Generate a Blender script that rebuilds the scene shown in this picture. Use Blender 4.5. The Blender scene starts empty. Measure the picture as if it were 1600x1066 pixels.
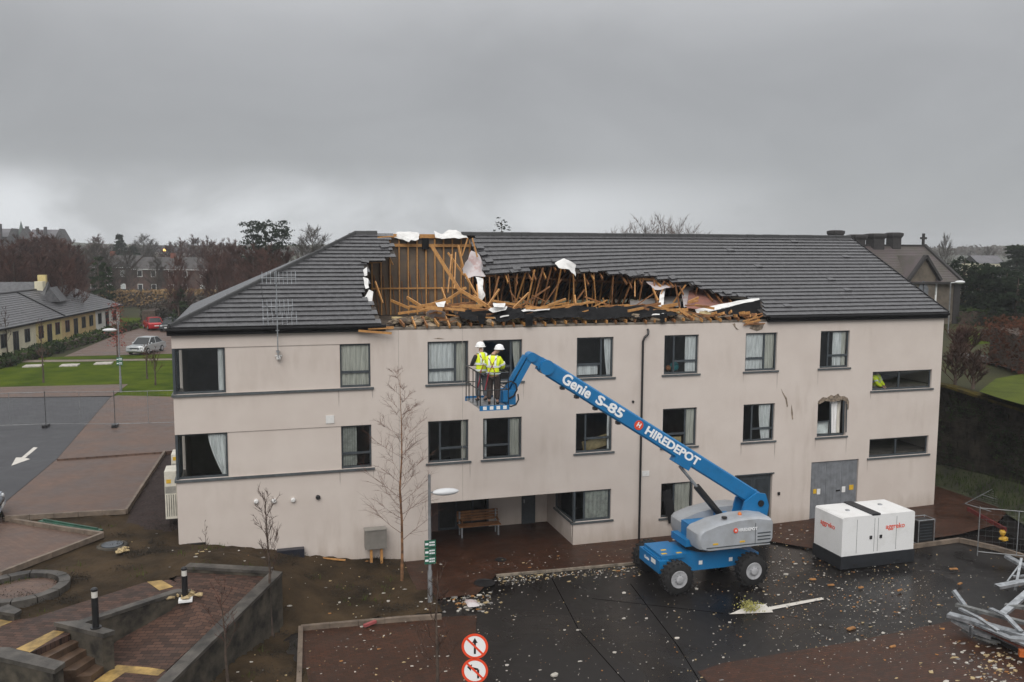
import bpy, math, random
import numpy as np
from mathutils import Vector, Matrix, noise as mnoise
R = math.radians
rnd = random.Random(7)
scn = bpy.context.scene
COL = scn.collection

# ---------------------------------------------------------------- camera
FPX, PITCH, ROLL, YAW = 1369.634, 0.1046, 0.0038, 0.2908
CAM = np.array([2.6094, -31.8362, 11.7819])
def _axes():
    cy, sy, cp, sp = math.cos(YAW), math.sin(YAW), math.cos(PITCH), math.sin(PITCH)
    fw = np.array([sy*cp, cy*cp, -sp]); r = np.array([cy, -sy, 0.0]); u = np.cross(r, fw)
    cr, sr = math.cos(ROLL), math.sin(ROLL)
    return cr*r+sr*u, -sr*r+cr*u, fw
AR, AU, AF = _axes()
cd = bpy.data.cameras.new('camera'); cam = bpy.data.objects.new('camera', cd); COL.objects.link(cam)
cd.sensor_width = 36.0; cd.lens = FPX/1600*36.0; cd.clip_start = 0.1; cd.clip_end = 5000
m = Matrix.Identity(4)
for i in range(3):
    m[i][0] = AR[i]; m[i][1] = AU[i]; m[i][2] = -AF[i]; m[i][3] = CAM[i]
cam.matrix_world = m
scn.camera = cam
# surveying helpers: a photo pixel becomes a point on a known plane of the place
def ray(px, py): return AF*FPX + AR*(px-800) + AU*(533-py)
def P(px, py, z=0.0):
    v = ray(px, py); return CAM + v*((z-CAM[2])/v[2])
def Fy(px, py, y=0.0):
    v = ray(px, py); return CAM + v*((y-CAM[1])/v[1])
def Fd(px, py, d):
    return CAM + ray(px, py)/FPX*d
def proj(q):
    q = np.array(q)-CAM; z = q@AF
    return 800+FPX*(q@AR)/z, 533-FPX*(q@AU)/z
def gz(x): return max(0.0, min(x, 36.0)-20.0)*0.019

# ---------------------------------------------------------------- overcast daylight
SUN_EL, SUN_AZ = R(42), R(205)          # behind the camera, a little to its left
w = bpy.data.worlds.new('World'); scn.world = w; w.use_nodes = True
nt = w.node_tree; N = nt.nodes; L = nt.links; N.clear()
out = N.new('ShaderNodeOutputWorld'); bg = N.new('ShaderNodeBackground')
sky = N.new('ShaderNodeTexSky'); sky.sky_type = 'NISHITA'; sky.sun_disc = False
sky.sun_elevation = SUN_EL; sky.sun_rotation = SUN_AZ
tc = N.new('ShaderNodeTexCoord'); sep = N.new('ShaderNodeSeparateXYZ'); L.new(tc.outputs['Generated'], sep.inputs[0])
def wmath(op, a, b=None, c=None):
    n = N.new('ShaderNodeMath'); n.operation = op
    for i, q in enumerate((a, b, c)):
        if q is None: continue
        if isinstance(q, (int, float)): n.inputs[i].default_value = q
        else: L.new(q, n.inputs[i])
    return n.outputs[0]
el = wmath('MAXIMUM', sep.outputs['Z'], 0.0)
# overcast luminance by elevation: a pale band at the horizon, dull cloud above it, brighter overhead
ramp = N.new('ShaderNodeValToRGB'); L.new(el, ramp.inputs[0])
cr = ramp.color_ramp; cr.interpolation = 'B_SPLINE'
cr.elements[0].position = 0.0; cr.elements[0].color = (.355, .368, .382, 1)
cr.elements[1].position = 1.0; cr.elements[1].color = (1.32, 1.33, 1.36, 1)
for pos, c in ((.06, (.335, .345, .358)), (.13, (.335, .341, .352)), (.26, (.30, .305, .316)), (.5, (1.0, 1.01, 1.03))):
    e = cr.elements.new(pos); e.color = (*c, 1)
# clouds: stretched flat layers of noise over the whole dome
mp = N.new('ShaderNodeMapping'); mp.inputs['Scale'].default_value = (1.5, 1.5, 3.2); L.new(tc.outputs['Generated'], mp.inputs[0])
n1 = N.new('ShaderNodeTexNoise'); n1.inputs['Scale'].default_value = 2.1; n1.inputs['Detail'].default_value = 7; n1.inputs['Roughness'].default_value = .55
n1.inputs['Distortion'].default_value = .35
L.new(mp.outputs[0], n1.inputs['Vector'])
cl = N.new('ShaderNodeMapRange'); cl.inputs['From Min'].default_value = .32; cl.inputs['From Max'].default_value = .70
cl.inputs['To Min'].default_value = .93; cl.inputs['To Max'].default_value = 1.08; L.new(n1.outputs['Fac'], cl.inputs['Value'])
# a thin break in the cloud low in the north-west lets the paler sky through
dv = N.new('ShaderNodeVectorMath'); dv.operation = 'DOT_PRODUCT'
bd = ray(250, 325); bd = bd/np.linalg.norm(bd); dv.inputs[1].default_value = tuple(bd)
nv = N.new('ShaderNodeVectorMath'); nv.operation = 'NORMALIZE'; L.new(tc.outputs['Generated'], nv.inputs[0]); L.new(nv.outputs[0], dv.inputs[0])
br = N.new('ShaderNodeMapRange'); br.interpolation_type = 'SMOOTHSTEP'
br.inputs['From Min'].default_value = .72; br.inputs['From Max'].default_value = 1.0; br.inputs['To Min'].default_value = 0; br.inputs['To Max'].default_value = .56
L.new(dv.outputs['Value'], br.inputs['Value'])
band = N.new('ShaderNodeMapRange'); band.interpolation_type = 'SMOOTHSTEP'
band.inputs['From Min'].default_value = .10; band.inputs['From Max'].default_value = .045; band.inputs['To Min'].default_value = 0; band.inputs['To Max'].default_value = 1
L.new(el, band.inputs['Value'])
n2 = N.new('ShaderNodeMapRange'); n2.inputs['From Min'].default_value = .42; n2.inputs['From Max'].default_value = .58; L.new(n1.outputs['Fac'], n2.inputs['Value'])
brk = wmath('MULTIPLY', wmath('MULTIPLY', br.outputs[0], band.outputs[0]), wmath('ADD', .45, n2.outputs[0]))
fac = wmath('ADD', cl.outputs[0], brk)
mul = N.new('ShaderNodeVectorMath'); mul.operation = 'SCALE'; L.new(ramp.outputs['Color'], mul.inputs[0]); L.new(fac, mul.inputs['Scale'])
sk = N.new('ShaderNodeVectorMath'); sk.operation = 'SCALE'; L.new(sky.outputs['Color'], sk.inputs[0]); sk.inputs['Scale'].default_value = .05
mx = N.new('ShaderNodeMix'); mx.data_type = 'RGBA'; mx.inputs['Factor'].default_value = .94
L.new(sk.outputs[0], mx.inputs['A']); L.new(mul.outputs[0], mx.inputs['B'])
L.new(mx.outputs['Result'], bg.inputs['Color']); bg.inputs['Strength'].default_value = 1.0
L.new(bg.outputs[0], out.inputs['Surface'])
sd = bpy.data.lights.new('sun', 'SUN'); sd.energy = 1.4; sd.angle = R(40); sd.color = (1, .97, .93)
sun = bpy.data.objects.new('sun', sd); COL.objects.link(sun)
sdir = Vector((math.sin(SUN_AZ)*math.cos(SUN_EL), math.cos(SUN_AZ)*math.cos(SUN_EL), math.sin(SUN_EL)))
sun.rotation_euler = sdir.to_track_quat('Z', 'Y').to_euler()
scn.view_settings.view_transform = 'Standard'; scn.view_settings.look = 'None'
scn.view_settings.exposure = 0.28; scn.view_settings.gamma = 1.0; scn.view_settings.use_curve_mapping = False
scn.render.engine = 'CYCLES'
scn.cycles.max_bounces = 6; scn.cycles.transparent_max_bounces = 12; scn.cycles.volume_bounces = 0
scn.cycles.use_denoising = True

# ---------------------------------------------------------------- materials
MATS = {}
def M(name, col, rough=.6, var=.18, scale=4.0, bump=.15, bscale=None, metal=0.0, spec=.5, col2=None, mix=(.35, .65), detail=6, stretch=None):
    """Principled surface whose colour wanders between col and col2 with a noise, and a fine relief."""
    if name in MATS: return MATS[name]
    mt = bpy.data.materials.new(name); mt.use_nodes = True
    t = mt.node_tree; n = t.nodes; l = t.links
    b = n['Principled BSDF']; b.inputs['Roughness'].default_value = rough; b.inputs['Metallic'].default_value = metal
    b.inputs['Specular IOR Level'].default_value = spec
    tcn = n.new('ShaderNodeTexCoord'); vec = tcn.outputs['Object']
    geo = n.new('ShaderNodeNewGeometry'); vec = geo.outputs['Position']
    if stretch:
        mpn = n.new('ShaderNodeMapping'); mpn.inputs['Scale'].default_value = stretch; l.new(vec, mpn.inputs[0]); vec = mpn.outputs[0]
    nz = n.new('ShaderNodeTexNoise'); nz.inputs['Scale'].default_value = scale; nz.inputs['Detail'].default_value = detail; nz.inputs['Roughness'].default_value = .6
    l.new(vec, nz.inputs['Vector'])
    rp = n.new('ShaderNodeValToRGB'); l.new(nz.outputs['Fac'], rp.inputs[0])
    c2 = col2 if col2 else tuple(max(0, c*(1-var*1.6)) for c in col)
    c1 = col if col2 else tuple(min(1, c*(1+var*.6)) for c in col)
    rp.color_ramp.elements[0].position = mix[0]; rp.color_ramp.elements[1].position = mix[1]
    rp.color_ramp.elements[0].color = (*c2, 1); rp.color_ramp.elements[1].color = (*c1, 1)
    l.new(rp.outputs['Color'], b.inputs['Base Color'])
    if bump > 0:
        nb = n.new('ShaderNodeTexNoise'); nb.inputs['Scale'].default_value = bscale or scale*8; nb.inputs['Detail'].default_value = 4; l.new(vec, nb.inputs['Vector'])
        bp = n.new('ShaderNodeBump'); bp.inputs['Strength'].default_value = bump; bp.inputs['Distance'].default_value = .03
        l.new(nb.outputs['Fac'], bp.inputs['Height']); l.new(bp.outputs[0], b.inputs['Normal'])
    MATS[name] = mt
    return mt

def paving(name, c1, c2, mortar, rot=0.0, rough=.35, bw=.22, rh=.11, wet=.5):
    """small block paving, laid to a real size in the world, with damp patches"""
    mt = bpy.data.materials.new(name); mt.use_nodes = True
    t = mt.node_tree; n = t.nodes; l = t.links; b = n['Principled BSDF']; b.inputs['Specular IOR Level'].default_value = .22
    geo = n.new('ShaderNodeNewGeometry'); mpn = n.new('ShaderNodeMapping'); mpn.inputs['Rotation'].default_value = (0, 0, rot)
    l.new(geo.outputs['Position'], mpn.inputs[0])
    bt = n.new('ShaderNodeTexBrick'); l.new(mpn.outputs[0], bt.inputs['Vector'])
    bt.inputs['Scale'].default_value = 1.0; bt.inputs['Brick Width'].default_value = bw; bt.inputs['Row Height'].default_value = rh
    bt.inputs['Mortar Size'].default_value = .008; bt.inputs['Color1'].default_value = (*c1, 1); bt.inputs['Color2'].default_value = (*c2, 1); bt.inputs['Mortar'].default_value = (*mortar, 1)
    nz = n.new('ShaderNodeTexNoise'); nz.inputs['Scale'].default_value = .55; nz.inputs['Detail'].default_value = 7; nz.inputs['Roughness'].default_value = .65; l.new(geo.outputs['Position'], nz.inputs['Vector'])
    rp = n.new('ShaderNodeValToRGB'); l.new(nz.outputs['Fac'], rp.inputs[0])
    rp.color_ramp.elements[0].position = .32; rp.color_ramp.elements[1].position = .68
    rp.color_ramp.elements[0].color = (.62, .62, .62, 1); rp.color_ramp.elements[1].color = (1.12, 1.1, 1.08, 1)
    mxn = n.new('ShaderNodeMix'); mxn.data_type = 'RGBA'; mxn.blend_type = 'MULTIPLY'; mxn.inputs['Factor'].default_value = 1
    l.new(bt.outputs['Color'], mxn.inputs['A']); l.new(rp.outputs['Color'], mxn.inputs['B']); l.new(mxn.outputs['Result'], b.inputs['Base Color'])
    mr = n.new('ShaderNodeMapRange'); mr.inputs['From Min'].default_value = .35; mr.inputs['From Max'].default_value = .65
    mr.inputs['To Min'].default_value = rough; mr.inputs['To Max'].default_value = rough+.3; l.new(nz.outputs['Fac'], mr.inputs['Value']); l.new(mr.outputs[0], b.inputs['Roughness'])
    bp = n.new('ShaderNodeBump'); bp.inputs['Strength'].default_value = .35; bp.inputs['Distance'].default_value = .006; bp.invert = True
    l.new(bt.outputs['Fac'], bp.inputs['Height']); l.new(bp.outputs[0], b.inputs['Normal'])
    MATS[name] = mt
    return mt

def asphalt(name, col, rlo, rhi):
    mt = bpy.data.materials.new(name); mt.use_nodes = True
    t = mt.node_tree; n = t.nodes; l = t.links; b = n['Principled BSDF']; b.inputs['Specular IOR Level'].default_value = .3
    geo = n.new('ShaderNodeNewGeometry')
    nz = n.new('ShaderNodeTexNoise'); nz.inputs['Scale'].default_value = .35; nz.inputs['Detail'].default_value = 6; nz.inputs['Distortion'].default_value = .6; l.new(geo.outputs['Position'], nz.inputs['Vector'])
    nf = n.new('ShaderNodeTexNoise'); nf.inputs['Scale'].default_value = 60; nf.inputs['Detail'].default_value = 3; l.new(geo.outputs['Position'], nf.inputs['Vector'])
    ad = n.new('ShaderNodeMath'); ad.operation = 'MULTIPLY_ADD'; ad.inputs[1].default_value = .35; l.new(nf.outputs['Fac'], ad.inputs[0]); l.new(nz.outputs['Fac'], ad.inputs[2])
    rp = n.new('ShaderNodeValToRGB'); l.new(ad.outputs[0], rp.inputs[0]); rp.color_ramp.elements[0].position = .45; rp.color_ramp.elements[1].position = .9
    rp.color_ramp.elements[0].color = (*[c*.6 for c in col], 1); rp.color_ramp.elements[1].color = (*[c*1.35 for c in col], 1)
    l.new(rp.outputs['Color'], b.inputs['Base Color'])
    mr = n.new('ShaderNodeMapRange'); mr.inputs['From Min'].default_value = .36; mr.inputs['From Max'].default_value = .62
    mr.inputs['To Min'].default_value = rlo; mr.inputs['To Max'].default_value = rhi; l.new(nz.outputs['Fac'], mr.inputs['Value']); l.new(mr.outputs[0], b.inputs['Roughness'])
    bp = n.new('ShaderNodeBump'); bp.inputs['Strength'].default_value = .25; bp.inputs['Distance'].default_value = .01
    l.new(nf.outputs['Fac'], bp.inputs['Height']); l.new(bp.outputs[0], b.inputs['Normal'])
    MATS[name] = mt
    return mt

def render_wall():
    """through-coloured render: fine grain, soft blotches, run-off streaks"""
    mt = bpy.data.materials.new('beige render'); mt.use_nodes = True
    t = mt.node_tree; n = t.nodes; l = t.links; b = n['Principled BSDF']; b.inputs['Roughness'].default_value = .85; b.inputs['Specular IOR Level'].default_value = .25
    geo = n.new('ShaderNodeNewGeometry')
    a = n.new('ShaderNodeTexNoise'); a.inputs['Scale'].default_value = .6; a.inputs['Detail'].default_value = 7; a.inputs['Roughness'].default_value = .62; l.new(geo.outputs['Position'], a.inputs['Vector'])
    mpn = n.new('ShaderNodeMapping'); mpn.inputs['Scale'].default_value = (2.2, 2.2, .5); l.new(geo.outputs['Position'], mpn.inputs[0])
    s = n.new('ShaderNodeTexNoise'); s.inputs['Scale'].default_value = 1.3; s.inputs['Detail'].default_value = 6; l.new(mpn.outputs[0], s.inputs['Vector'])
    r1 = n.new('ShaderNodeValToRGB'); l.new(a.outputs['Fac'], r1.inputs[0]); r1.color_ramp.elements[0].position = .3; r1.color_ramp.elements[1].position = .7
    r1.color_ramp.elements[0].color = (.54, .472, .425, 1); r1.color_ramp.elements[1].color = (.605, .54, .49, 1)
    r2 = n.new('ShaderNodeValToRGB'); l.new(s.outputs['Fac'], r2.inputs[0]); r2.color_ramp.elements[0].position = .28; r2.color_ramp.elements[1].position = .55
    r2.color_ramp.elements[0].color = (.86, .84, .82, 1); r2.color_ramp.elements[1].color = (1, 1, 1, 1)
    mxn = n.new('ShaderNodeMix'); mxn.data_type = 'RGBA'; mxn.blend_type = 'MULTIPLY'; mxn.inputs['Factor'].default_value = 1
    l.new(r1.outputs['Color'], mxn.inputs['A']); l.new(r2.outputs['Color'], mxn.inputs['B'])
    pm = n.new('ShaderNodeTexNoise'); pm.inputs['Scale'].default_value = .33; pm.inputs['Detail'].default_value = 3; l.new(geo.outputs['Position'], pm.inputs['Vector'])
    pr = n.new('ShaderNodeMapRange'); pr.inputs['From Min'].default_value = .48; pr.inputs['From Max'].default_value = .68; l.new(pm.outputs['Fac'], pr.inputs['Value']); l.new(pr.outputs[0], mxn.inputs['Factor'])
    # splash-back dirt low on the wall
    sp = n.new('ShaderNodeSeparateXYZ'); l.new(geo.outputs['Position'], sp.inputs[0])
    lo = n.new('ShaderNodeMath'); lo.operation = 'MULTIPLY_ADD'; lo.inputs[1].default_value = 1.4; l.new(s.outputs['Fac'], lo.inputs[0]); l.new(sp.outputs['Z'], lo.inputs[2])
    r3 = n.new('ShaderNodeMapRange'); r3.inputs['From Min'].default_value = .55; r3.inputs['From Max'].default_value = 1.5; r3.inputs['To Min'].default_value = .55; r3.inputs['To Max'].default_value = 0; l.new(lo.outputs[0], r3.inputs['Value'])
    m2 = n.new('ShaderNodeMix'); m2.data_type = 'RGBA'; l.new(r3.outputs[0], m2.inputs['Factor']); l.new(mxn.outputs['Result'], m2.inputs['A']); m2.inputs['B'].default_value = (.30, .235, .18, 1)
    l.new(m2.outputs['Result'], b.inputs['Base Color'])
    f = n.new('ShaderNodeTexNoise'); f.inputs['Scale'].default_value = 70; l.new(geo.outputs['Position'], f.inputs['Vector'])
    bp = n.new('ShaderNodeBump'); bp.inputs['Strength'].default_value = .2; bp.inputs['Distance'].default_value = .01; l.new(f.outputs['Fac'], bp.inputs['Height']); l.new(bp.outputs[0], b.inputs['Normal'])
    MATS['beige render'] = mt
    return mt

def glass(name, tint=(.93, .95, .95), refl=.0):
    mt = bpy.data.materials.new(name); mt.use_nodes = True
    t = mt.node_tree; n = t.nodes; l = t.links; n.remove(n['Principled BSDF']); o = n['Material Output']
    tr = n.new('ShaderNodeBsdfTransparent'); tr.inputs[0].default_value = (*tint, 1)
    gl = n.new('ShaderNodeBsdfGlossy'); gl.inputs['Roughness'].default_value = .03; gl.inputs['Color'].default_value = (.95, .97, 1, 1)
    lw = n.new('ShaderNodeFresnel'); lw.inputs['IOR'].default_value = 1.28
    ad = n.new('ShaderNodeMath'); ad.operation = 'ADD'; ad.inputs[1].default_value = refl; l.new(lw.outputs[0], ad.inputs[0])
    mxn = n.new('ShaderNodeMixShader'); l.new(ad.outputs[0], mxn.inputs[0]); l.new(tr.outputs[0], mxn.inputs[1]); l.new(gl.outputs[0], mxn.inputs[2]); l.new(mxn.outputs[0], o.inputs['Surface'])
    MATS[name] = mt
    return mt

def flat(name, col, rough=.6): return M(name, col, rough, var=.06, scale=9, bump=.05)

# ---------------------------------------------------------------- mesh builder
class MB:
    def __init__(s): s.v = []; s.f = []; s.mi = []; s.cur = 0
    def add(s, vs, fs):
        o = len(s.v); s.v += [tuple(map(float, q)) for q in vs]
        for f in fs: s.f.append(tuple(o+i for i in f)); s.mi.append(s.cur)
        return s
    def box(s, x0, x1, y0, y1, z0, z1):
        return s.add([(x0,y0,z0),(x1,y0,z0),(x1,y1,z0),(x0,y1,z0),(x0,y0,z1),(x1,y0,z1),(x1,y1,z1),(x0,y1,z1)],
                     [(0,3,2,1),(4,5,6,7),(0,1,5,4),(1,2,6,5),(2,3,7,6),(3,0,4,7)])
    def beam(s, a, b, w, h=None, up=(0,0,1), taper=1.0):
        a = Vector(a); b = Vector(b); h = h or w; d = (b-a).normalized(); up = Vector(up)
        if abs(d.dot(up)) > .97: up = Vector((0,1,0)) if abs(d.y) < .9 else Vector((1,0,0))
        sd = d.cross(up).normalized(); u = sd.cross(d)
        vs = []
        for q, t in ((a, 1), (b, taper)):
            for i, j in ((-1,-1),(1,-1),(1,1),(-1,1)): vs.append(q+sd*(i*w*t/2)+u*(j*h*t/2))
        return s.add(vs, [(3,2,1,0),(4,5,6,7),(0,1,5,4),(1,2,6,5),(2,3,7,6),(3,0,4,7)])
    def tube(s, pts, rad, n=6, cap=True):
        pts = [Vector(q) for q in pts]; rad = rad if isinstance(rad, (list, tuple)) else [rad]*len(pts)
        vs = []; fs = []; prev = None
        for i, q in enumerate(pts):
            d = (pts[min(i+1, len(pts)-1)]-pts[max(i-1, 0)]).normalized()
            ref = prev if prev is not None else (Vector((0,0,1)) if abs(d.z) < .9 else Vector((1,0,0)))
            sd = d.cross(ref); 
            if sd.length < 1e-4: sd = d.orthogonal()
            sd.normalize(); u = sd.cross(d).normalized(); prev = u
            for k in range(n):
                an = 2*math.pi*k/n; vs.append(q+sd*(math.cos(an)*rad[i])+u*(math.sin(an)*rad[i]))
        for i in range(len(pts)-1):
            for k in range(n):
                a = i*n+k; b = i*n+(k+1) % n; fs.append((a, b, b+n, a+n))
        if cap: fs.append(tuple(range(n-1, -1, -1))); fs.append(tuple(range((len(pts)-1)*n, len(pts)*n)))
        return s.add(vs, fs)
    def cyl(s, a, b, r, n=12, r2=None): return s.tube([a, b], [r, r if r2 is None else r2], n)
    def lathe(s, c, prof, n=20, axis='z'):
        vs = []; fs = []
        for r, h in prof:
            for k in range(n):
                an = 2*math.pi*k/n; x, y = r*math.cos(an), r*math.sin(an)
                vs.append({'z': (c[0]+x, c[1]+y, c[2]+h), 'y': (c[0]+x, c[1]+h, c[2]+y), 'x': (c[0]+h, c[1]+x, c[2]+y)}[axis])
        for i in range(len(prof)-1):
            for k in range(n):
                a = i*n+k; b = i*n+(k+1) % n; fs.append((a, b, b+n, a+n))
        fs.append(tuple(range(n))); fs.append(tuple(range((len(prof)-1)*n, len(prof)*n)))
        return s.add(vs, fs)
    def slab(s, poly, th, top=None):
        """polygon of 3D points extruded down by th"""
        n = len(poly); vs = [tuple(q) for q in poly]+[(q[0], q[1], q[2]-th) for q in poly]
        return s.add(vs, [tuple(range(n)), tuple(range(2*n-1, n-1, -1))]+[(i, i+n, (i+1) % n+n, (i+1) % n) for i in range(n)])
    def extrude(s, poly, d):
        d = Vector(d); n = len(poly); vs = [tuple(q) for q in poly]+[tuple(Vector(q)+d) for q in poly]
        return s.add(vs, [tuple(range(n)), tuple(range(2*n-1, n-1, -1))]+[(i, i+n, (i+1) % n+n, (i+1) % n) for i in range(n)])
    def ball(s, c, r, n=8, m=5, jit=0.0, rn=None, sc=(1,1,1)):
        vs = []; fs = []; rn = rn or rnd
        for i in range(m+1):
            th = math.pi*i/m
            for k in range(n):
                an = 2*math.pi*k/n; q = 1+jit*(rn.random()-.5)*2
                vs.append((c[0]+sc[0]*r*q*math.sin(th)*math.cos(an), c[1]+sc[1]*r*q*math.sin(th)*math.sin(an), c[2]+sc[2]*r*q*math.cos(th)))
        for i in range(m):
            for k in range(n):
                a = i*n+k; b = i*n+(k+1) % n; fs.append((a, a+n, b+n, b))
        return s.add(vs, fs)
    def xform(s, fn, start=0):
        s.v[start:] = [tuple(fn(q)) for q in s.v[start:]]
        return s
    def build(s, name, mat, parent=None, smooth=False, recalc=True):
        me = bpy.data.meshes.new(name)
        vs = np.array(s.v, float).reshape(-1, 3)
        if parent is not None: loc = Vector(ORI[parent.name])
        else:
            lo, hi = vs.min(0), vs.max(0); loc = Vector(((lo[0]+hi[0])/2, (lo[1]+hi[1])/2, lo[2]))
        vs = vs-np.array(loc)
        me.from_pydata(vs.tolist(), [], s.f)
        for q in (mat if isinstance(mat, (list, tuple)) else [mat]): me.materials.append(q)
        if any(s.mi): me.polygons.foreach_set('material_index', s.mi)
        if recalc and len(s.f) < 60000:
            import bmesh
            bm = bmesh.new(); bm.from_mesh(me); bmesh.ops.recalc_face_normals(bm, faces=bm.faces); bm.to_mesh(me); bm.free()
        if smooth:
            me.polygons.foreach_set('use_smooth', [True]*len(me.polygons))
            try: me.set_sharp_from_angle(angle=R(38))
            except Exception: pass
        o = bpy.data.objects.new(name, me); COL.objects.link(o)
        if parent is not None: o.parent = parent; ORI[o.name] = tuple(loc)
        else: o.location = loc; ORI[o.name] = tuple(loc)
        return o
ORI = {}
def tag(o, label=None, cat=None, group=None, kind=None):
    if label: o['label'] = label
    if cat: o['category'] = cat
    if group: o['group'] = group
    if kind: o['kind'] = kind
    return o
def thing(name, loc, label, cat, group=None):
    o = bpy.data.objects.new(name, None); o.empty_display_size = .2; COL.objects.link(o); o.location = Vector([float(q) for q in loc]); ORI[o.name] = tuple(float(q) for q in loc)
    return tag(o, label, cat, group)
def struct(o): o['kind'] = 'structure'; return o
def stuff(o): o['kind'] = 'stuff'; return o
KIDS = {}
def copy_tree(root, loc, rotz=0.0, label=None, scale=1.0):
    def cp(o, par):
        c = o.copy(); COL.objects.link(c)
        if par is not None: c.parent = par
        for ch in kids.get(o.name, ()): cp(ch, c)
        return c
    kids = {}
    for o in list(root.children_recursive): kids.setdefault(o.parent.name, []).append(o)
    c = cp(root, None); c.location = Vector([float(q) for q in loc]); c.rotation_euler = (0, 0, rotz)
    c.scale = (scale,)*3 if isinstance(scale, (int, float)) else scale
    if label: c['label'] = label
    return c
def text_part(s, size, mat, parent, org, xdir, ydir, depth=.004, bold=.0, shear=0.0, space=1.0, name='lettering', align='CENTER'):
    cu = bpy.data.curves.new('t', 'FONT'); cu.body = s; cu.size = size; cu.extrude = depth; cu.offset = bold; cu.align_x = align; cu.align_y = 'CENTER'; cu.shear = shear; cu.space_character = space
    cu.resolution_u = 3
    to = bpy.data.objects.new('t', cu); me = bpy.data.meshes.new_from_object(to); bpy.data.objects.remove(to)
    x = Vector(xdir).normalized(); y = Vector(ydir).normalized(); z = x.cross(y)
    mm = Matrix(((x.x, y.x, z.x, org[0]), (x.y, y.y, z.y, org[1]), (x.z, y.z, z.z, org[2]), (0,0,0,1)))
    me.transform(Matrix.Translation(-Vector(ORI[parent.name]) if parent else Vector()) @ mm)
    me.materials.clear(); me.materials.append(mat); me.name = name
    o = bpy.data.objects.new(name, me); COL.objects.link(o)
    if parent: o.parent = parent; ORI[o.name] = ORI[parent.name]
    return o
def inpoly(x, y, poly):
    c = False; n = len(poly); j = n-1
    for i in range(n):
        if (poly[i][1] > y) != (poly[j][1] > y) and x < (poly[j][0]-poly[i][0])*(y-poly[i][1])/(poly[j][1]-poly[i][1])+poly[i][0]: c = not c
        j = i
    return c
def crumple(poly_fn, nu, nv, amp, seed, th=.012):
    """a torn sheet: a grid over poly_fn(u,v)->3D, shaken by noise, with thickness"""
    b = MB(); g = []
    for i in range(nu+1):
        for j in range(nv+1):
            q = Vector(poly_fn(i/nu, j/nv)); nn = mnoise.noise_vector(q*1.6+Vector((seed*7.3, seed*3.1, 0)))
            n3 = mnoise.noise_vector(q*5+Vector((0, seed*5.7, 0)))
            g.append(q+nn*amp+n3*amp*.35)
    k = len(g); fs = []
    for i in range(nu):
        for j in range(nv):
            a = i*(nv+1)+j; fs.append((a, a+1, a+nv+2, a+nv+1))
    off = Vector((0, th, th*.4)); vs = g+[q+off for q in g]
    fs2 = [tuple(reversed([i+k for i in f])) for f in fs]
    edge = []
    ring = [i*(nv+1) for i in range(nu+1)]+[nu*(nv+1)+j for j in range(1, nv+1)]+[i*(nv+1)+nv for i in range(nu-1, -1, -1)]+[j for j in range(nv-1, 0, -1)]
    for a, c in zip(ring, ring[1:]+ring[:1]): edge.append((a, c, c+k, a+k))
    return b.add(vs, fs+fs2+edge)
# ---------------------------------------------------------------- shared materials
m_render = render_wall()
m_frame = M('dark grey window metal', (.05, .06, .068), .45, .15, 6, .03)
m_sill = M('slate grey sill', (.085, .095, .10), .5, .2, 5, .08)
m_glass = glass('window glass')
m_grass = M('wet winter grass', (.075, .10, .010), .95, spec=.02, scale=.5, bump=.5, bscale=40, col2=(.036, .058, .007), detail=9)
m_roughgrass = M('rough winter ground', (.05, .05, .02), .9, spec=.1, scale=.25, bump=.5, bscale=12, col2=(.035, .035, .02))
m_soil = M('wet soil', (.060, .040, .022), .8, spec=.1, scale=.75, bump=.9, bscale=9, col2=(.024, .017, .010), detail=11, mix=(.36, .64))
m_conc = M('grey concrete', (.060, .050, .036), .85, .5, 2.2, .25, 30)
m_coping = M('wet concrete coping', (.072, .064, .055), .6, .45, 1.8, .2, 25)
m_kerb = M('kerb stone', (.17, .13, .098), .65, .25, 3, .2, 30)
m_paint_w = M('worn white road paint', (.55, .52, .47), .6, scale=5, bump=.2, col2=(.20, .18, .17), mix=(.30, .42))
m_yel = M('buff tactile paving', (.36, .235, .075), .6, .35, 2.5, .2, 30)
m_brick_l = paving('red brown block paving', (.155, .100, .076), (.118, .076, .060), (.07, .048, .038), rot=R(12), rough=.33)
m_brick_d = paving('wet dark red paving', (.072, .029, .016), (.044, .021, .013), (.020, .012, .008), rot=R(0), rough=.30)
m_brick_r = paving('ramp block paving', (.105, .058, .042), (.045, .028, .022), (.016, .012, .010), rot=R(23), rough=.5, bw=.26, rh=.13)
m_asph = asphalt('wet plaza asphalt', (.010, .0085, .008), .10, .48)
m_asph_l = asphalt('wet road asphalt', (.036, .036, .040), .35, .6)
m_gravel = M('dark gravel', (.055, .038, .034), .8, .5, 14, 1.0, 22, spec=.15, col2=(.02, .016, .016))
m_metal = M('galvanised steel', (.40, .42, .44), .42, .25, 6, .05, metal=.7)
m_black = M('black plastic', (.012, .012, .013), .4, .1, 6, .03)
m_white = M('white paint', (.78, .78, .77), .4, .06, 2, .02)

def sheet(name, pts, z, mat, th=0.0, kind='structure'):
    b = MB()
    pts = [(q[0], q[1], (q[2] if z is None else z)) for q in pts]
    if th: b.slab(pts, th)
    else: b.add(pts, [tuple(range(len(pts)))])
    o = b.build(name, mat, recalc=bool(th))
    if not th and o.data.polygons[0].normal.z < 0: o.data.flip_normals()
    o['kind'] = kind
    return o
def px(pts, z): return [P(a, b, z) for a, b in pts]

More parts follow.
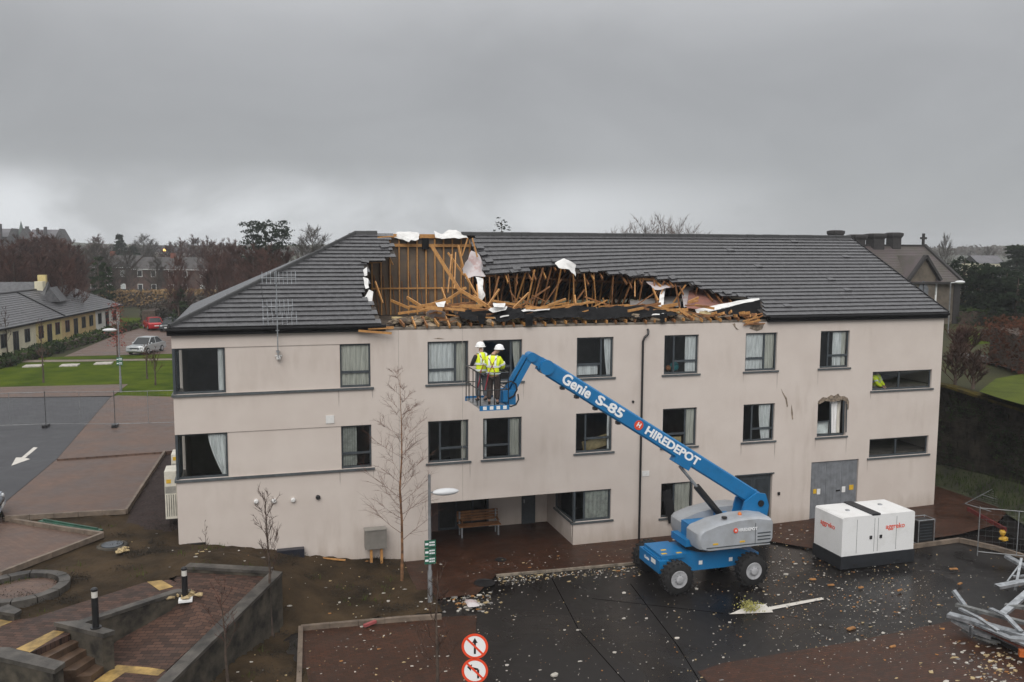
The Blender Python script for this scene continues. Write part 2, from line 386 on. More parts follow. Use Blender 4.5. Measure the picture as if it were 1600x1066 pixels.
# ---------------------------------------------------------------- far ground, one sheet to the hazy distance
xs = [-690, -420, -250, -150, -90, -60, -40, -25, -14, -9, -5, -2.02, -1.9, 0, 5, 10, 15, 20, 25, 30, 34, 37, 42, 50, 70, 100, 160, 260, 420, 690]
ys = [-38, -30, -22, -16, -10, -5, -1, 2.0, 2.9, 6, 10, 12.9, 13.1, 16, 20, 26, 34, 45, 60, 80, 110, 150, 200, 260, 340, 450, 600, 740, 885]
def h0(x, y):
    if (x > -1.95 and y < 13) or y < 2.5: return -.6
    z = 1.85
    if y > 240: z += (y-240)/640*4.0
    return z
b = MB(); nx, ny = len(xs), len(ys)
b.add([(x, y, h0(x, y)) for y in ys for x in xs], [(j*nx+i, j*nx+i+1, (j+1)*nx+i+1, (j+1)*nx+i) for j in range(ny-1) for i in range(nx-1)])
struct(b.build('ground', m_roughgrass, recalc=False))
# low wooded hills closing the view
def hill(name, d, pts, mat, depth=90, base=0):
    b = MB(); top = []; n = len(pts)
    fine = []
    for (x0, y0), (x1, y1) in zip(pts, pts[1:]):
        k = max(1, int(abs(x1-x0)/14))
        for i in range(k): fine.append((x0+(x1-x0)*i/k, y0+(y1-y0)*i/k+rnd.uniform(-.8, .8)))
    fine.append(pts[-1]); n = len(fine)
    vs = []
    for a, c in fine:
        t = Fd(a, c, d); dirn = np.array([t[0]-CAM[0], t[1]-CAM[1], 0]); dirn /= np.linalg.norm(dirn)
        vs += [(*(t-dirn*60)[:2], base), tuple(t), (*(t+dirn*depth)[:2], t[2]*.8), (*(t+dirn*(depth+60))[:2], base)]
    b.add(vs, [(i*4+k, i*4+k+1, i*4+k+5, i*4+k+4) for i in range(n-1) for k in range(3)])
    return struct(b.build(name, mat, smooth=True))
m_hill = M('distant hillside', (.075, .08, .05), .95, .4, .03, .3, .2, col2=(.04, .042, .03))
hill('hills', 560, [(-260, 380), (60, 380), (118, 379), (165, 381), (260, 384), (420, 383), (640, 381), (900, 384), (1200, 383), (1490, 388), (1560, 385), (1640, 381), (1900, 378)], m_hill)

# ---------------------------------------------------------------- upper level on the left: road, bays, lawn
ZU = 2.0
sheet('road', [P(173, 620, ZU), P(89, 717, ZU), P(0, 791, ZU), (-7.0, -1.5, ZU), (-34, -1.5, ZU), (-34, 34, ZU), P(0, 622, ZU)], ZU, m_asph_l)
sheet('lawn', [(-34, 31.2, 0), P(0, 606, 1.95), P(186, 603, 1.95), P(178, 620, 1.95), (4, 27.5, 0), (4, 49.5, 0), P(131, 564, 1.95), (-34, 53.5, 0)], 1.95, m_grass)
sheet('brick_path', [(-34, 29.5, 0), P(0, 621, 2), P(176, 618.5, 2), P(200, 600, 2), P(0, 604.5, 2), (-34, 32.3, 0)], 1.985, m_brick_l)
sheet('path', [P(-60, 567, 2), P(131, 564.5, 2), (4, 48.8, 0), (4, 49.7, 0), P(131, 561.5, 2), P(-60, 563, 2)], 1.975, m_kerb)
sheet('grass_verge', [P(60, 562, 2), P(131, 561, 2), (4, 50, 0), (4, 54.5, 0), P(100, 557, 2), P(60, 558, 2)], 1.97, m_grass)
sheet('car_park', [P(100, 557, 2), (4, 54.5, 0), (6, 82, 0), P(205, 513.5, 2)], 1.99, m_brick_l)
sheet('far_lawn', [P(205, 513, 2), (6, 82.3, 0), (8, 100, 0), P(150, 497, 2)], 1.96, m_grass)
# brick parking bays beside the gable, the farther one a kerb higher
bayB = px([(173.5, 620), (184, 618), (270, 620), (290, 703), (281, 703), (257.4, 705.8), (89, 717.6)], ZU+.10)
sheet('upper_parking_bay', bayB, ZU+.10, m_brick_l, .25)
bayA = px([(8, 808.5), (197, 797.7), (257.4, 705.8), (89, 717.6), (0, 792)], ZU+.02)
sheet('parking_bay', bayA, ZU+.02, m_brick_l, .25)
bayC = px([(-40, 790), (6, 810), (161, 834), (0, 895.5), (-60, 915)], 1.90)
sheet('lower_parking_bay', bayC, 1.90, m_brick_l, .25)
def kerb(name, pts, w=.12, h=.12, seg=.9, mat=None, side=1):
    """a run of kerb stones, each stone its own piece"""
    root = thing(name, pts[0], None, None); root['kind'] = 'structure'
    for a, c in zip(pts, pts[1:]):
        a = Vector([float(q) for q in a]); c = Vector([float(q) for q in c]); n = max(1, round((c-a).length/seg)); d = (c-a)/n
        for i in range(n):
            p0 = a+d*i+d.normalized()*.006; p1 = a+d*(i+1)-d.normalized()*.006
            MB().beam(p0+Vector((0,0,-h/2+.02)), p1+Vector((0,0,-h/2+.02+rnd.uniform(-.004, .006))), w, h+.06).build('kerb_stone', mat or m_kerb, root)
    return root
kerb('kerb', px([(6, 810), (80, 822), (161, 834), (80, 865), (0, 895.5)], 1.99))
kerb('kerb', px([(8, 808.5), (197, 797.7), (257.4, 705.8)], ZU+.08), w=.10)
# gravel strip along the gable
0 and sheet('gravel_strip', px([(199, 798.5), (258, 706.5), (292, 703.5)], 1.93)+[(-.02, 12.9, 0), (-.02, 1.2, 0), (-1.5, 1.4, 0)], 1.93, m_gravel)
# direction arrow painted on the left road
arrow = px([(17.5, 728), (25, 715), (33.5, 715), (52.5, 699), (59, 699.5), (39.5, 715.5), (47, 717.5)], ZU+.004)
sheet('painted_arrow', arrow, ZU+.006, m_paint_w)
# lid covers on the lawn
for i, (a, c) in enumerate(((52, 569.5), (109, 568.5), (162, 565.5))):
    q = P(a, c+3, 1.95); bb = MB(); bb.box(q[0]-.68, q[0]+.68, q[1]-.7, q[1]+.7, 1.95, 2.03); o = bb.build('lawn_hatch', M('weathered pale lid', (.42, .39, .35), .7, .25, 3))
    tag(o, ('pale flat hatch lying on the lawn, nearest the left edge', 'pale flat hatch on the lawn, between two other hatches', 'pale flat hatch on the lawn nearest the silver car')[i], 'hatch', 'pale hatches on the lawn')

# ---------------------------------------------------------------- plaza
def gzp(x, y, dz=0.0): return (x, y, gz(x)+dz)
def strip_sheet(name, poly, mat, dz):
    """plaza sheet following the slight rise to the right (cut at x = 20 so it bends there)"""
    def clip(pl, keep):
        o = []
        for a, c in zip(pl, pl[1:]+pl[:1]):
            ka, kc = keep(a), keep(c)
            if ka: o.append(a)
            if ka != kc:
                t = (20-a[0])/(c[0]-a[0]); o.append((20.0, a[1]+(c[1]-a[1])*t))
        return o
    pl = [(float(q[0]), float(q[1])) for q in poly]; b = MB()
    for kp in (lambda q: q[0] <= 20, lambda q: q[0] > 20):
        c = clip(pl, kp)
        if len(c) > 2: b.add([gzp(x, y, dz) for x, y in c], [tuple(range(len(c)))])
    o = b.build(name, mat, recalc=False)
    if o.data.polygons[0].normal.z < 0: o.data.flip_normals()
    o['kind'] = 'structure'
    return o
KX = [P(775, 900), P(1000, 880), P(1195, 847), P(1268, 861), P(1283, 868)]
strip_sheet('plaza_road', [(3.0, -30), (60, -30), (60, 3), (36, 3), (3.0, .5)], m_asph, -.012)
edge = [(8.0, -3.9)]+[(q[0], q[1]) for q in (P(700, 935), P(745, 930), P(775, 900), P(1000, 880), P(1195, 847), P(1270, 861), P(1290, 872), P(1430, 852), P(1500, 843))]
strip_sheet('footpath', edge+[(32.5, -3.2), (35.6, -1.2), (36.5, 3.2), (8.5, 3.25), (7.6, .1), (7.4, -2.6)], m_brick_d, .03)
strip_sheet('brick_forecourt', [(q[0], q[1]) for q in (P(470, 981), P(640, 966), P(745, 962), P(742, 1000), P(735, 1075))]+[(8.0, -20), (3.0, -20)], m_brick_d, .004)
strip_sheet('brick_apron', [(q[0], q[1]) for q in (P(1090, 1050), P(1130, 1036), P(1320, 1005), P(1480, 975), P(1640, 945))]+[(34, -20), (14, -20)], m_brick_d, .004)
kerb('kerb', [tuple(P(470, 980, .1)), tuple(P(560, 972, .1)), tuple(P(642, 965, .1)), tuple(P(690, 962, .1))], .14, .12)
kerb('kerb', [tuple(P(470, 980, .1)), tuple(P(467, 1075, .1))], .14, .12)
kerb('kerb', [tuple(P(775, 900, .018)), tuple(P(1000, 880, .018)), tuple(P(1195, 847, .05))], .10, .06, mat=M('pale kerb', (.24, .20, .155), .6, .35, 3, .2, 30))
kerb('kerb', [tuple(P(1290, 872, .08)), tuple(P(1430, 852, .16)), tuple(P(1500, 842.5, .2))], .13, .10)
a2 = [P(x, y, 0) for x, y in ((1139, 960), (1172, 945.5), (1196, 944), (1200, 949), (1284, 934.5), (1288, 937.5), (1206, 953), (1208, 957))]
o = MB().add([gzp(q[0], q[1], .004) for q in a2], [tuple(range(len(a2)))]).build('painted_arrow', m_paint_w, recalc=False)
if o.data.polygons[0].normal.z < 0: o.data.flip_normals()
struct(o)
for p0, p1 in (((862, 903), (905, 985)), ((905, 985), (985, 1075)), ((985, 912), (1060, 1010)), ((1060, 1010), (1100, 1075)), ((925, 935), (1130, 958))):
    q0, q1 = Vector(P(*p0, 0)), Vector(P(*p1, 0)); d = (q1-q0).normalized(); s_ = Vector((-d.y, d.x, 0))*.016
    o = MB().add([gzp(v.x, v.y, -.006) for v in (q0-s_, q1-s_, q1+s_, q0+s_)], [(0, 1, 2, 3)]).build('tar_joint', M('old tar', (.0065, .006, .006), .95, .1, 5, 0, spec=.0), recalc=False)
    if o.data.polygons[0].normal.z < 0: o.data.flip_normals()
    struct(o)
for (a, c, r) in ((782, 875, .22), (757, 911, .38)):
    q = P(a, c, .03); struct(MB().lathe((q[0], q[1], .035), [(r, 0), (r, .012), (r*.86, .016), (r*.84, .008), (0.01, .008)], 20).build('drain_cover', m_black))

# ---------------------------------------------------------------- soil bank, left foreground
cx = lambda x, y: (x/3.2, 790+y/3.2)     # pixel of an enlarged view of the lower left corner
ctrl = []
for a, c, z in ((205, 801, 1.93), (100, 805, 1.93), (20, 809, 1.93), (257, 712, 1.95), (283, 850, 1.46), (440, 862, .86), (500, 868, .58), (580, 872, .3), (655, 873, .10), (668, 900, .04),
                (690, 955, .03), (640, 962, .06), (560, 969, .07), (474, 978, .08), (466, 1066, .06), (437, 977, .2), (400, 1040, .18), (350, 1066, .2), (161, 836, 1.84), (80, 868, 1.83), (0, 898, 1.83),
                (262, 905, 1.70), (225, 907, 1.70), (160, 929, 1.70), (55, 961, 1.70), (288, 883, 1.80), (360, 886, 1.72), (405, 888, 1.45), (250, 870, 1.72), (190, 880, 1.75), (30, 920, 1.78), (520, 920, .28), (600, 920, .12)):
    q = P(a, c, z); ctrl.append((q[0], q[1], z))
ctrl += [(3.7, -4.0, .6), (4.4, -4.4, .25), (-9, 3.5, 1.9), (-12, -2, 1.8), (-12, -12, 1.2), (9.5, -2, .02), (9.5, .3, .05), (-1, 4, 1.85), (-1, 7, 1.93), (-1, 10, 1.95), (-.3, 12.5, 1.95), (-.2, 2.5, 1.72), (2, .2, 1.2), (2.5, -13, .1), (4.5, -13, .05), (1.6, -10.5, .2), (.9, -11.5, .2)]
A = np.array(ctrl); n = len(A)
def tps(d): return np.where(d > 1e-9, d*d*np.log(d+1e-12), 0)
D = np.linalg.norm(A[:, None, :2]-A[None, :, :2], axis=2)
K = np.zeros((n+3, n+3)); K[:n, :n] = tps(D)+np.eye(n)*.08; K[:n, n] = 1; K[:n, n+1:] = A[:, :2]; K[n, :n] = 1; K[n+1:, :n] = A[:, :2].T
SOIL_W = np.linalg.solve(K, np.append(A[:, 2], [0, 0, 0])); SOIL_A = A
def soil_z(x, y):
    d = np.hypot(SOIL_A[:, 0]-x, SOIL_A[:, 1]-y); k = len(SOIL_A)
    return float(tps(d)@SOIL_W[:k]+SOIL_W[k]+SOIL_W[k+1]*x+SOIL_W[k+2]*y)
ZP = 1.75
c_far = P(440.5, 893, 1.9); c_near = P(262, 1070, 1.05)
complex_poly = [tuple(P(*cx(-40, 590), ZP)[:2]), tuple(P(*cx(170, 560), ZP)[:2]), tuple(P(*cx(510, 452), ZP)[:2]), tuple(P(*cx(720, 385), ZP)[:2]), tuple(P(*cx(850, 370), ZP)[:2]), tuple(P(*cx(930, 300), 1.9)[:2]), tuple(c_far[:2]), tuple(c_near[:2]), (.2, -14), (-12, -14), (-12, -5)]
step = .16; xs = np.arange(-11.5, 9.3, step); ys = np.arange(-13.5, 12.9, step)
vs = []; fs = []; idx = {}
def soil_ok(x, y):
    if x > -.05 and y > .02: return False
    if y > 3.2 and x < -1.95: return False
    if inpoly(x, y, complex_poly): return False
    if x > 7.0 and (y > -2.9 and x > 7.9): return False
    if y < -4.9 and x > 3.8: return False
    if x > 8.3: return False
    if inpoly(x, y, [(q[0], q[1]) for q in bayA]) or inpoly(x, y, [(q[0], q[1]) for q in bayC]): return False
    return True
def sv(i, j):
    if (i, j) not in idx:
        x, y = float(xs[i]), float(ys[j]); q = Vector((x, y, 0))
        z = soil_z(x, y)+.05*mnoise.noise(q*1.1)+.05*mnoise.noise(q*3.1)+.035*mnoise.noise(q*6.7)
        idx[(i, j)] = len(vs); vs.append((x, y, z))
    return idx[(i, j)]
for i in range(len(xs)-1):
    for j in range(len(ys)-1):
        if soil_ok(xs[i]+step/2, ys[j]+step/2): fs.append((sv(i, j), sv(i+1, j), sv(i+1, j+1), sv(i, j+1)))
sb = MB()
for f in fs:
    c_ = [sum(vs[i][k] for i in f)/4 for k in (0, 1)]
    sb.cur = 0; sb.mi.append(1 if (c_[0] > -1.85 and c_[1] > 1.4+.8*mnoise.noise(Vector((c_[0], c_[1], 4)))) else 0)
sb.v = vs; sb.f = fs
struct(sb.build('soil_bank', [m_soil, m_gravel], smooth=True, recalc=False))

# ---------------------------------------------------------------- steps, ramp and their walls
def Q(x, y, z): return P(*cx(x, y), z)
m_step = M('wet step stone', (.10, .062, .04), .4, .3, 3, .2, 25)
path = [Q(-60, 590, ZP), Q(170, 560, ZP), Q(300, 518, ZP), Q(510, 452, ZP), Q(720, 385, ZP), Q(850, 370, ZP), Q(955, 418, ZP), Q(880, 425, ZP), Q(390, 575, ZP), Q(345, 645, ZP), Q(155, 735, ZP), Q(40, 712, ZP), Q(-60, 700, ZP)]
sheet('upper_path', path, ZP, m_brick_r, .5)
sheet('tactile_paving', [Q(735, 381, 0), Q(808, 372, 0), Q(868, 408, 0), Q(800, 424, 0)], None, m_yel, 0) if False else None
def tact(pts, z): sheet('tactile_paving', [Q(a, c, z) for a, c in pts], z, m_yel, .03)
tact([(735, 381), (808, 373), (866, 406), (798, 424)], ZP+.006)
tact([(80, 717), (268, 624), (322, 631), (150, 733)], ZP+.006)
tact([(-60, 575), (5, 570), (60, 580), (0, 605), (-60, 620)], ZP+.006)
ZB = .90
TL, TR, BL, BR = Q(150, 735, ZP), Q(352, 640, ZP), Q(455, 885, ZB), Q(562, 803, ZB)
steps = thing('stairs', (TL+TR)/2*np.array([1, 1, 0]), None, None); steps['kind'] = 'structure'
NS = 5
for i in range(1, NS):
    t0, t1 = (i-1)/(NS-1)*1.0, i/(NS-1)*1.0
    z = ZP-(ZP-ZB)*i/NS
    a = TL+(BL-TL)*(i-1)/(NS-1); c = TR+(BR-TR)*(i-1)/(NS-1); d = TR+(BR-TR)*i/(NS-1); e = TL+(BL-TL)*i/(NS-1)
    MB().slab([(q[0], q[1], z) for q in (a, c, d, e)], .5).build('step', m_step, steps)
land = [Q(440, 890, ZB), Q(455, 885, ZB), Q(562, 800, ZB), Q(600, 650, ZB+.05), Q(835, 822, ZB), Q(780, 900, ZB), Q(700, 1000, ZB), Q(380, 1000, ZB)]
sheet('lower_landing', [Q(455, 885, ZB), Q(562, 800, ZB), Q(835, 822, ZB), Q(800, 890, ZB), Q(700, 1000, ZB), Q(330, 1000, ZB)], ZB, m_brick_r, .4)
tact([(470, 880), (600, 787), (826, 822), (790, 850), (625, 834), (520, 905), (440, 905)], ZB+.006)
# ramp surface: rises from the lower landing to the turning landing
ra = [(565, 800, ZB+.004), (835, 822, ZB+.004), (1030, 640, 1.20), (1345, 345, 1.70), (950, 430, 1.70), (800, 500, 1.32), (570, 690, .95)]
pts = [Q(a, c, z) for a, c, z in ra]
b = MB(); b.add([tuple(q) for q in pts]+[(q[0], q[1], q[2]-.8) for q in pts], [(0, 1, 6), (1, 2, 5, 6), (2, 3, 4, 5)]+[(i, i+7, (i+1) % 7+7, (i+1) % 7) for i in range(7)])
struct(b.build('ramp', m_brick_r))
sheet('turning_landing', [Q(950, 430, 1.7), Q(1345, 345, 1.7), Q(1345, 322, 1.7), Q(925, 310, 1.7), Q(868, 372, 1.7)], 1.704, m_brick_r, .5)
def wall(label, pts, th, side, zb, mat=None, cop=.09, over=.03):
    """retaining wall with a coping, following a line of top points"""
    root = thing('retaining_wall', (pts[0][0], pts[0][1], zb), label, 'wall')
    for i, (a, c) in enumerate(zip(pts, pts[1:])):
        a = Vector([float(q) for q in a]); c = Vector([float(q) for q in c]); d = (c-a); d.z = 0; d.normalize(); nrm = Vector((-d.y, d.x, 0))*side
        def pr(o0, o1, zt, zbm, ext=0.0):
            q = [a+nrm*o0-d*ext, c+nrm*o0+d*ext, c+nrm*o1+d*ext, a+nrm*o1-d*ext]
            lo = [Vector((v.x, v.y, (v.z-zbm) if zbm is not None else zb)) for v in q]; hi = [Vector((v.x, v.y, v.z-zt)) for v in q]
            return lo+hi
        F6 = [(0,3,2,1),(4,5,6,7),(0,1,5,4),(1,2,6,5),(2,3,7,6),(3,0,4,7)]
        MB().add(pr(0, th, cop, None), F6).build('wall_body', mat or m_conc, root)
        n = max(1, round((c-a).length/.95))
        for k in range(n):
            a0, c0 = a, c
            a1 = a0+(c0-a0)*(k/n)+(d*.005); c1 = a0+(c0-a0)*((k+1)/n)-(d*.005)
            sa, sc = a, c; a, c = a1, c1
            v = pr(-over, th+over, 0, cop+.001); a, c = sa, sc
            MB().add(v, F6).build('coping_stone', m_coping, root)
    return root
mid = (c_far+c_near)/2
wall('long grey retaining wall sloping down along the ramp, right of the steps', [c_far, c_near], .33, -1, -.1)
wall('short grey retaining wall across the top of the ramp, in front of the building', [Q(925, 303, 1.9), Q(1350, 326, 1.9)], .28, 1, .4)
wall('low dividing wall between the upper path and the ramp', [Q(560, 520, ZP+.06), Q(955, 420, ZP+.06)] if False else [Q(395, 575, ZP+.06), Q(880, 418, ZP+.06), Q(955, 419, ZP+.04)], .2, -1, .6)
pr = [Q(268, 583, 1.95), Q(388, 574, 1.95), Q(575, 624, 1.95), Q(515, 643, 1.95)]
root = thing('wall_pier', (pr[0][0], pr[0][1], .6), 'grey concrete pier at the head of the steps carrying a bollard light', 'wall')
cen = sum(pr)/4
MB().slab(pr, .11).build('coping_stone', m_coping, root)
MB().slab([cen+(q-cen)*.93-np.array([0, 0, .111]) for q in pr], 1.4).build('wall_body', m_conc, root)
lw = [Q(-60, 708, 1.9), Q(45, 708, 1.9), Q(326, 783, 1.75), Q(272, 822, 1.75), Q(-60, 745, 1.9)]
root = thing('wall_pier', (lw[0][0], lw[0][1], .3), 'grey concrete wall on the left side of the steps, at the photo edge', 'wall')
cen = sum(lw)/5
MB().slab(lw, .11).build('coping_stone', m_coping, root)
MB().slab([cen+(q-cen)*.95-np.array([0, 0, .111]) for q in lw], 1.6).build('wall_body', m_conc, root)
# bollard lights
def bollard(q, h, label):
    root = thing('bollard_light', q, label, 'bollard', 'bollard lights by the steps'); x, y, z = [float(v) for v in q]
    MB().lathe((x, y, z), [(.14, 0), (.14, .03), (.085, .035), (.085, h-.26)], 16).build('post', m_black, root, True)
    MB().lathe((x, y, z+h-.259), [(.075, 0), (.078, .17)], 16).build('lens', M('frosted lens', (.62, .60, .55), .3, .1), root, True)
    MB().lathe((x, y, z+h-.088), [(.088, 0), (.088, .05), (.05, .085)], 16).build('cap', m_black, root, True)
bollard(Q(480, 611, 1.95), 1.08, 'black bollard light with pale lens standing on the pier at the steps')
bollard(Q(926, 470, 1.62), .98, 'black bollard light with pale lens at the top of the ramp')
q = Q(926, 474, 1.62)
o = MB().box(q[0]-.18, q[0]+.2, q[1]-.14, q[1]+.16, 1.60, 1.66).build('foam_slab', m_white); tag(o, 'small white foam slab at the foot of the ramp bollard', 'foam')
# round concrete planter ring, manhole and green board on the soil
c8 = lambda x, y: (x/4.847, 780+y/4.847)
def Q8(x, y, z): return P(*c8(x, y), z)
q = Q8(165, 665, 1.9)
root = thing('tree_ring', (q[0], q[1], 1.5), 'round grey concrete ring with broken brick inside, on the soil at the left edge', 'planter')
for k in range(12):
    a0, a1 = 2*math.pi*k/12+.012, 2*math.pi*(k+1)/12-.012; vs = []
    for an in (a0, (a0+a1)/2, a1):
        for r in (.98, 1.28): vs.append((q[0]+r*math.cos(an), q[1]+r*math.sin(an)))
    pl = [vs[0], vs[1], vs[3], vs[5], vs[4], vs[2]]
    MB().slab([(x, y, 1.95+rnd.uniform(-.01, .01)) for x, y in pl], .35).build('ring_block', m_coping, root)
MB().lathe((q[0], q[1], 1.5), [(.97, 0), (.97, .30), (.5, .36), (.01, .34)], 20).build('brick_fill', m_brick_l, root)
q = Q8(850, 345, 1.8)
root = thing('manhole', (q[0], q[1], 1.4), 'raised concrete manhole with a round dark lid on the soil bank', 'manhole')
MB().lathe((q[0], q[1], 1.35), [(.52, 0), (.50, .42), (.48, .45), (.36, .45), (.36, .40)], 22).build('manhole_ring', m_conc, root, True)
MB().lathe((q[0], q[1], 1.79), [(.34, -.02), (.34, .03), (.30, .035), (.01, .03)], 22).build('lid', M('wet iron lid', (.05, .06, .07), .3, .2), root, True)
o = MB().beam(Q8(305, 165, 2.0), Q8(765, 240, 1.95), .22, .05).beam(Q8(330, 155, 2.05), Q8(740, 225, 2.0), .06, .06).build('green_board', M('green painted board', (.025, .085, .055), .5, .3, 3)); tag(o, 'long dark green board lying on the soil beside the lower parking bay', 'board')
lb = [Q8(-20, 825, 1.95), Q8(60, 795, 1.95), Q8(165, 838, 1.95), Q8(110, 870, 1.95), Q8(-20, 850, 1.95)]
root = thing('bench_block', (lb[1][0], lb[1][1], 1.6), 'small grey concrete block below the round ring at the left edge', 'block')
MB().slab(lb, .08).build('coping_stone', m_coping, root)
cen = sum(lb)/5; MB().slab([cen+(q-cen)*.9-np.array([0, 0, .081]) for q in lb], .35).build('wall_body', m_conc, root)
# ---------------------------------------------------------------- the storm-damaged building
BX, BW = 32.25, 13.4            # length, depth
EZ, RZ, RY = 9.05, 12.42, 6.7   # eave and ridge height, ridge line
RXL = 7.05                      # left end of the ridge (hip); the right end is a gable
bld = thing('residential_block', (16, 6.7, 0), 'long three storey beige rendered building with its dark tiled roof torn open', 'building')
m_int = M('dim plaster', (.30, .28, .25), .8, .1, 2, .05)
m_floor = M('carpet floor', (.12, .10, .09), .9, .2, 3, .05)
m_fascia = M('black fascia', (.008, .008, .009), .6, spec=.15, var=.2, scale=4, bump=.04) if True else M('x', (.016, .017, .018), .4, .2, 4, .04)
WIN = []   # openings: xa, xb, za, zb
T1, S1v = 8.35, 6.75
xsW = [(8.87, 10.43), (11.0, 12.55), (14.78, 16.33), (18.54, 20.08), (22.25, 23.75), (25.87, 27.33)]
holes = []
for dz in (0, -3.0):
    holes += [(0, 1.72, S1v+dz, T1+dz), (5.66, 6.76, S1v+dz, T1+dz)]+[(a, c, S1v+dz, T1+dz) for a, c in xsW]
holes += [(28.6, 31.76, 5.66, 6.5), (28.6, 31.76, 2.66, 3.5), (18.54, 20.0, .80, 2.25), (22.0, 23.75, .05, 2.31), (25.66, 28.08, .10, 2.66), (8.87, 14.71, -.6, 2.21), (14.71, 16.33, .95, 2.21)]
strip = [(1.72, 5.66, S1v, T1), (1.72, 5.66, S1v-3, T1-3)]
ex = sorted({0, BX, *[h[0] for h in holes], *[h[1] for h in holes]}); ez = sorted({-1.0, 8.80, *[h[2] for h in holes], *[h[3] for h in holes]})
b = MB(); TH = .22
def solid(x, z): return 0 < x < BX and -1 < z < 8.8 and not any(h[0] < x < h[1] and h[2] < z < h[3] for h in holes)
for i in range(len(ex)-1):
    for k in range(len(ez)-1):
        xm, zm = (ex[i]+ex[i+1])/2, (ez[k]+ez[k+1])/2
        if not solid(xm, zm): continue
        x0, x1, z0, z1 = ex[i], ex[i+1], ez[k], ez[k+1]
        rec = .03 if any(s[0] < xm < s[1] and s[2] < zm < s[3] for s in strip) else 0
        b.add([(x0, rec, z0), (x1, rec, z0), (x1, rec, z1), (x0, rec, z1)], [(0, 1, 2, 3)])
        b.add([(x0, TH, z0), (x1, TH, z0), (x1, TH, z1), (x0, TH, z1)], [(3, 2, 1, 0)])
        for (dx, dz, q) in ((-1, 0, [(x0, 0, z0), (x0, TH, z0), (x0, TH, z1), (x0, 0, z1)]), (1, 0, [(x1, 0, z0), (x1, TH, z0), (x1, TH, z1), (x1, 0, z1)]),
                            (0, -1, [(x0, 0, z0), (x1, 0, z0), (x1, TH, z0), (x0, TH, z0)]), (0, 1, [(x0, 0, z1), (x1, 0, z1), (x1, TH, z1), (x0, TH, z1)])):
            xn = xm+dx*((x1-x0)/2+.001); zn = zm+dz*((z1-z0)/2+.001)
            nrec = .03 if any(s[0] < xn < s[1] and s[2] < zn < s[3] for s in strip) else 0
            if not solid(xn, zn): b.add(q, [(0, 1, 2, 3)])
            elif rec != nrec and rec:      # small step where the panel is set back
                q2 = [(v[0], (0 if v[1] == 0 else rec), v[2]) for v in q]; b.add(q2, [(0, 1, 2, 3)])
b.build('front_wall', m_render, bld, recalc=False)
# gable and rear walls, floors, partitions
b = MB()
for (y0, y1, z0, z1) in ((0.002, 1.5, -1, 3.75), (0.002, 1.5, 5.35, 6.75), (0.002, 1.5, 8.35, 8.8), (1.5, BW, -1, 8.8)): b.box(.002, .2, y0+.22, y1, z0, z1)
b.build('gable_wall', m_render, bld)
pg = [(BX, .221, -1), (BX, BW, -1), (BX, BW, 8.8), (BX, RY, RZ-.25), (BX, .221, 8.8)]
MB().extrude(pg, (-.2, 0, 0)).build('gable_wall', m_render, bld)
MB().box(.2, BX-.2, BW-.2, BW, -1, 8.8).build('rear_wall', m_render, bld)
b = MB()
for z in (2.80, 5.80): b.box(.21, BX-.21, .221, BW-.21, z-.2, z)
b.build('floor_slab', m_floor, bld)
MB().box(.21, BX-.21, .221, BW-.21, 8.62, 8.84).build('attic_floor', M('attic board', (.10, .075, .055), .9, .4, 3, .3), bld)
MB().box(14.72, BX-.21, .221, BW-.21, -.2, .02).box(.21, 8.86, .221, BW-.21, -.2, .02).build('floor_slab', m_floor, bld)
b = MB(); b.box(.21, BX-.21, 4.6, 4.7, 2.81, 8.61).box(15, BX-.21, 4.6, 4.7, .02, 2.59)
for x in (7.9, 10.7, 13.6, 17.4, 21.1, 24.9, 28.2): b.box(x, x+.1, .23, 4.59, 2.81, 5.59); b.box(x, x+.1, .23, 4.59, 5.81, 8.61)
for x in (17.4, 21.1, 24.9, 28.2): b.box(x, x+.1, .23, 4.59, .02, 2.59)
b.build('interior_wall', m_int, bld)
# movement joints in the render
for x in (7.78, 10.19): MB().box(x, x+.012, -.004, .01, 2.25, 8.8).build('movement_joint', M('joint bead', (.36, .32, .28), .7, .1), bld)

m_cur_w = M('white net curtain', (.82, .81, .80), .9, .2, 3, .1, stretch=(6, 6, .4))
m_cur_c = M('cream curtain', (.62, .59, .52), .9, .2, 3, .1, stretch=(6, 6, .4))
m_blind = M('pale vertical blind', (.42, .42, .38), .8, .2, 5, .05)
m_board = M('pale timber board', (.52, .40, .22), .6, .2, 5, .1)
FY0, FY1 = .085, .135
def curtain(parent, x0, x1, z0, z1, mat, y=.16, tie=0.0, amp=.022):
    """hanging cloth with folds; tie narrows the foot to one side"""
    b = MB(); nu, nv = max(6, int((x1-x0)/.035)), 8; g = []
    for j in range(nv+1):
        v = j/nv
        for i in range(nu+1):
            u = i/nu; xa = x0+(x1-x0)*(tie*v**1.5 if tie > 0 else 0); xb = x1+((x1-x0)*tie*v**1.5 if tie < 0 else 0)
            g.append((xa+(xb-xa)*u, y+amp*math.sin(u*nu*1.25+.6*math.sin(v*3))+.008*math.sin(u*17+v*5), z1+(z0-z1)*v))
    b.add(g, [(j*(nu+1)+i, j*(nu+1)+i+1, (j+1)*(nu+1)+i+1, (j+1)*(nu+1)+i) for j in range(nv) for i in range(nu)])
    return b.build('curtain', mat, parent, smooth=True, recalc=False)
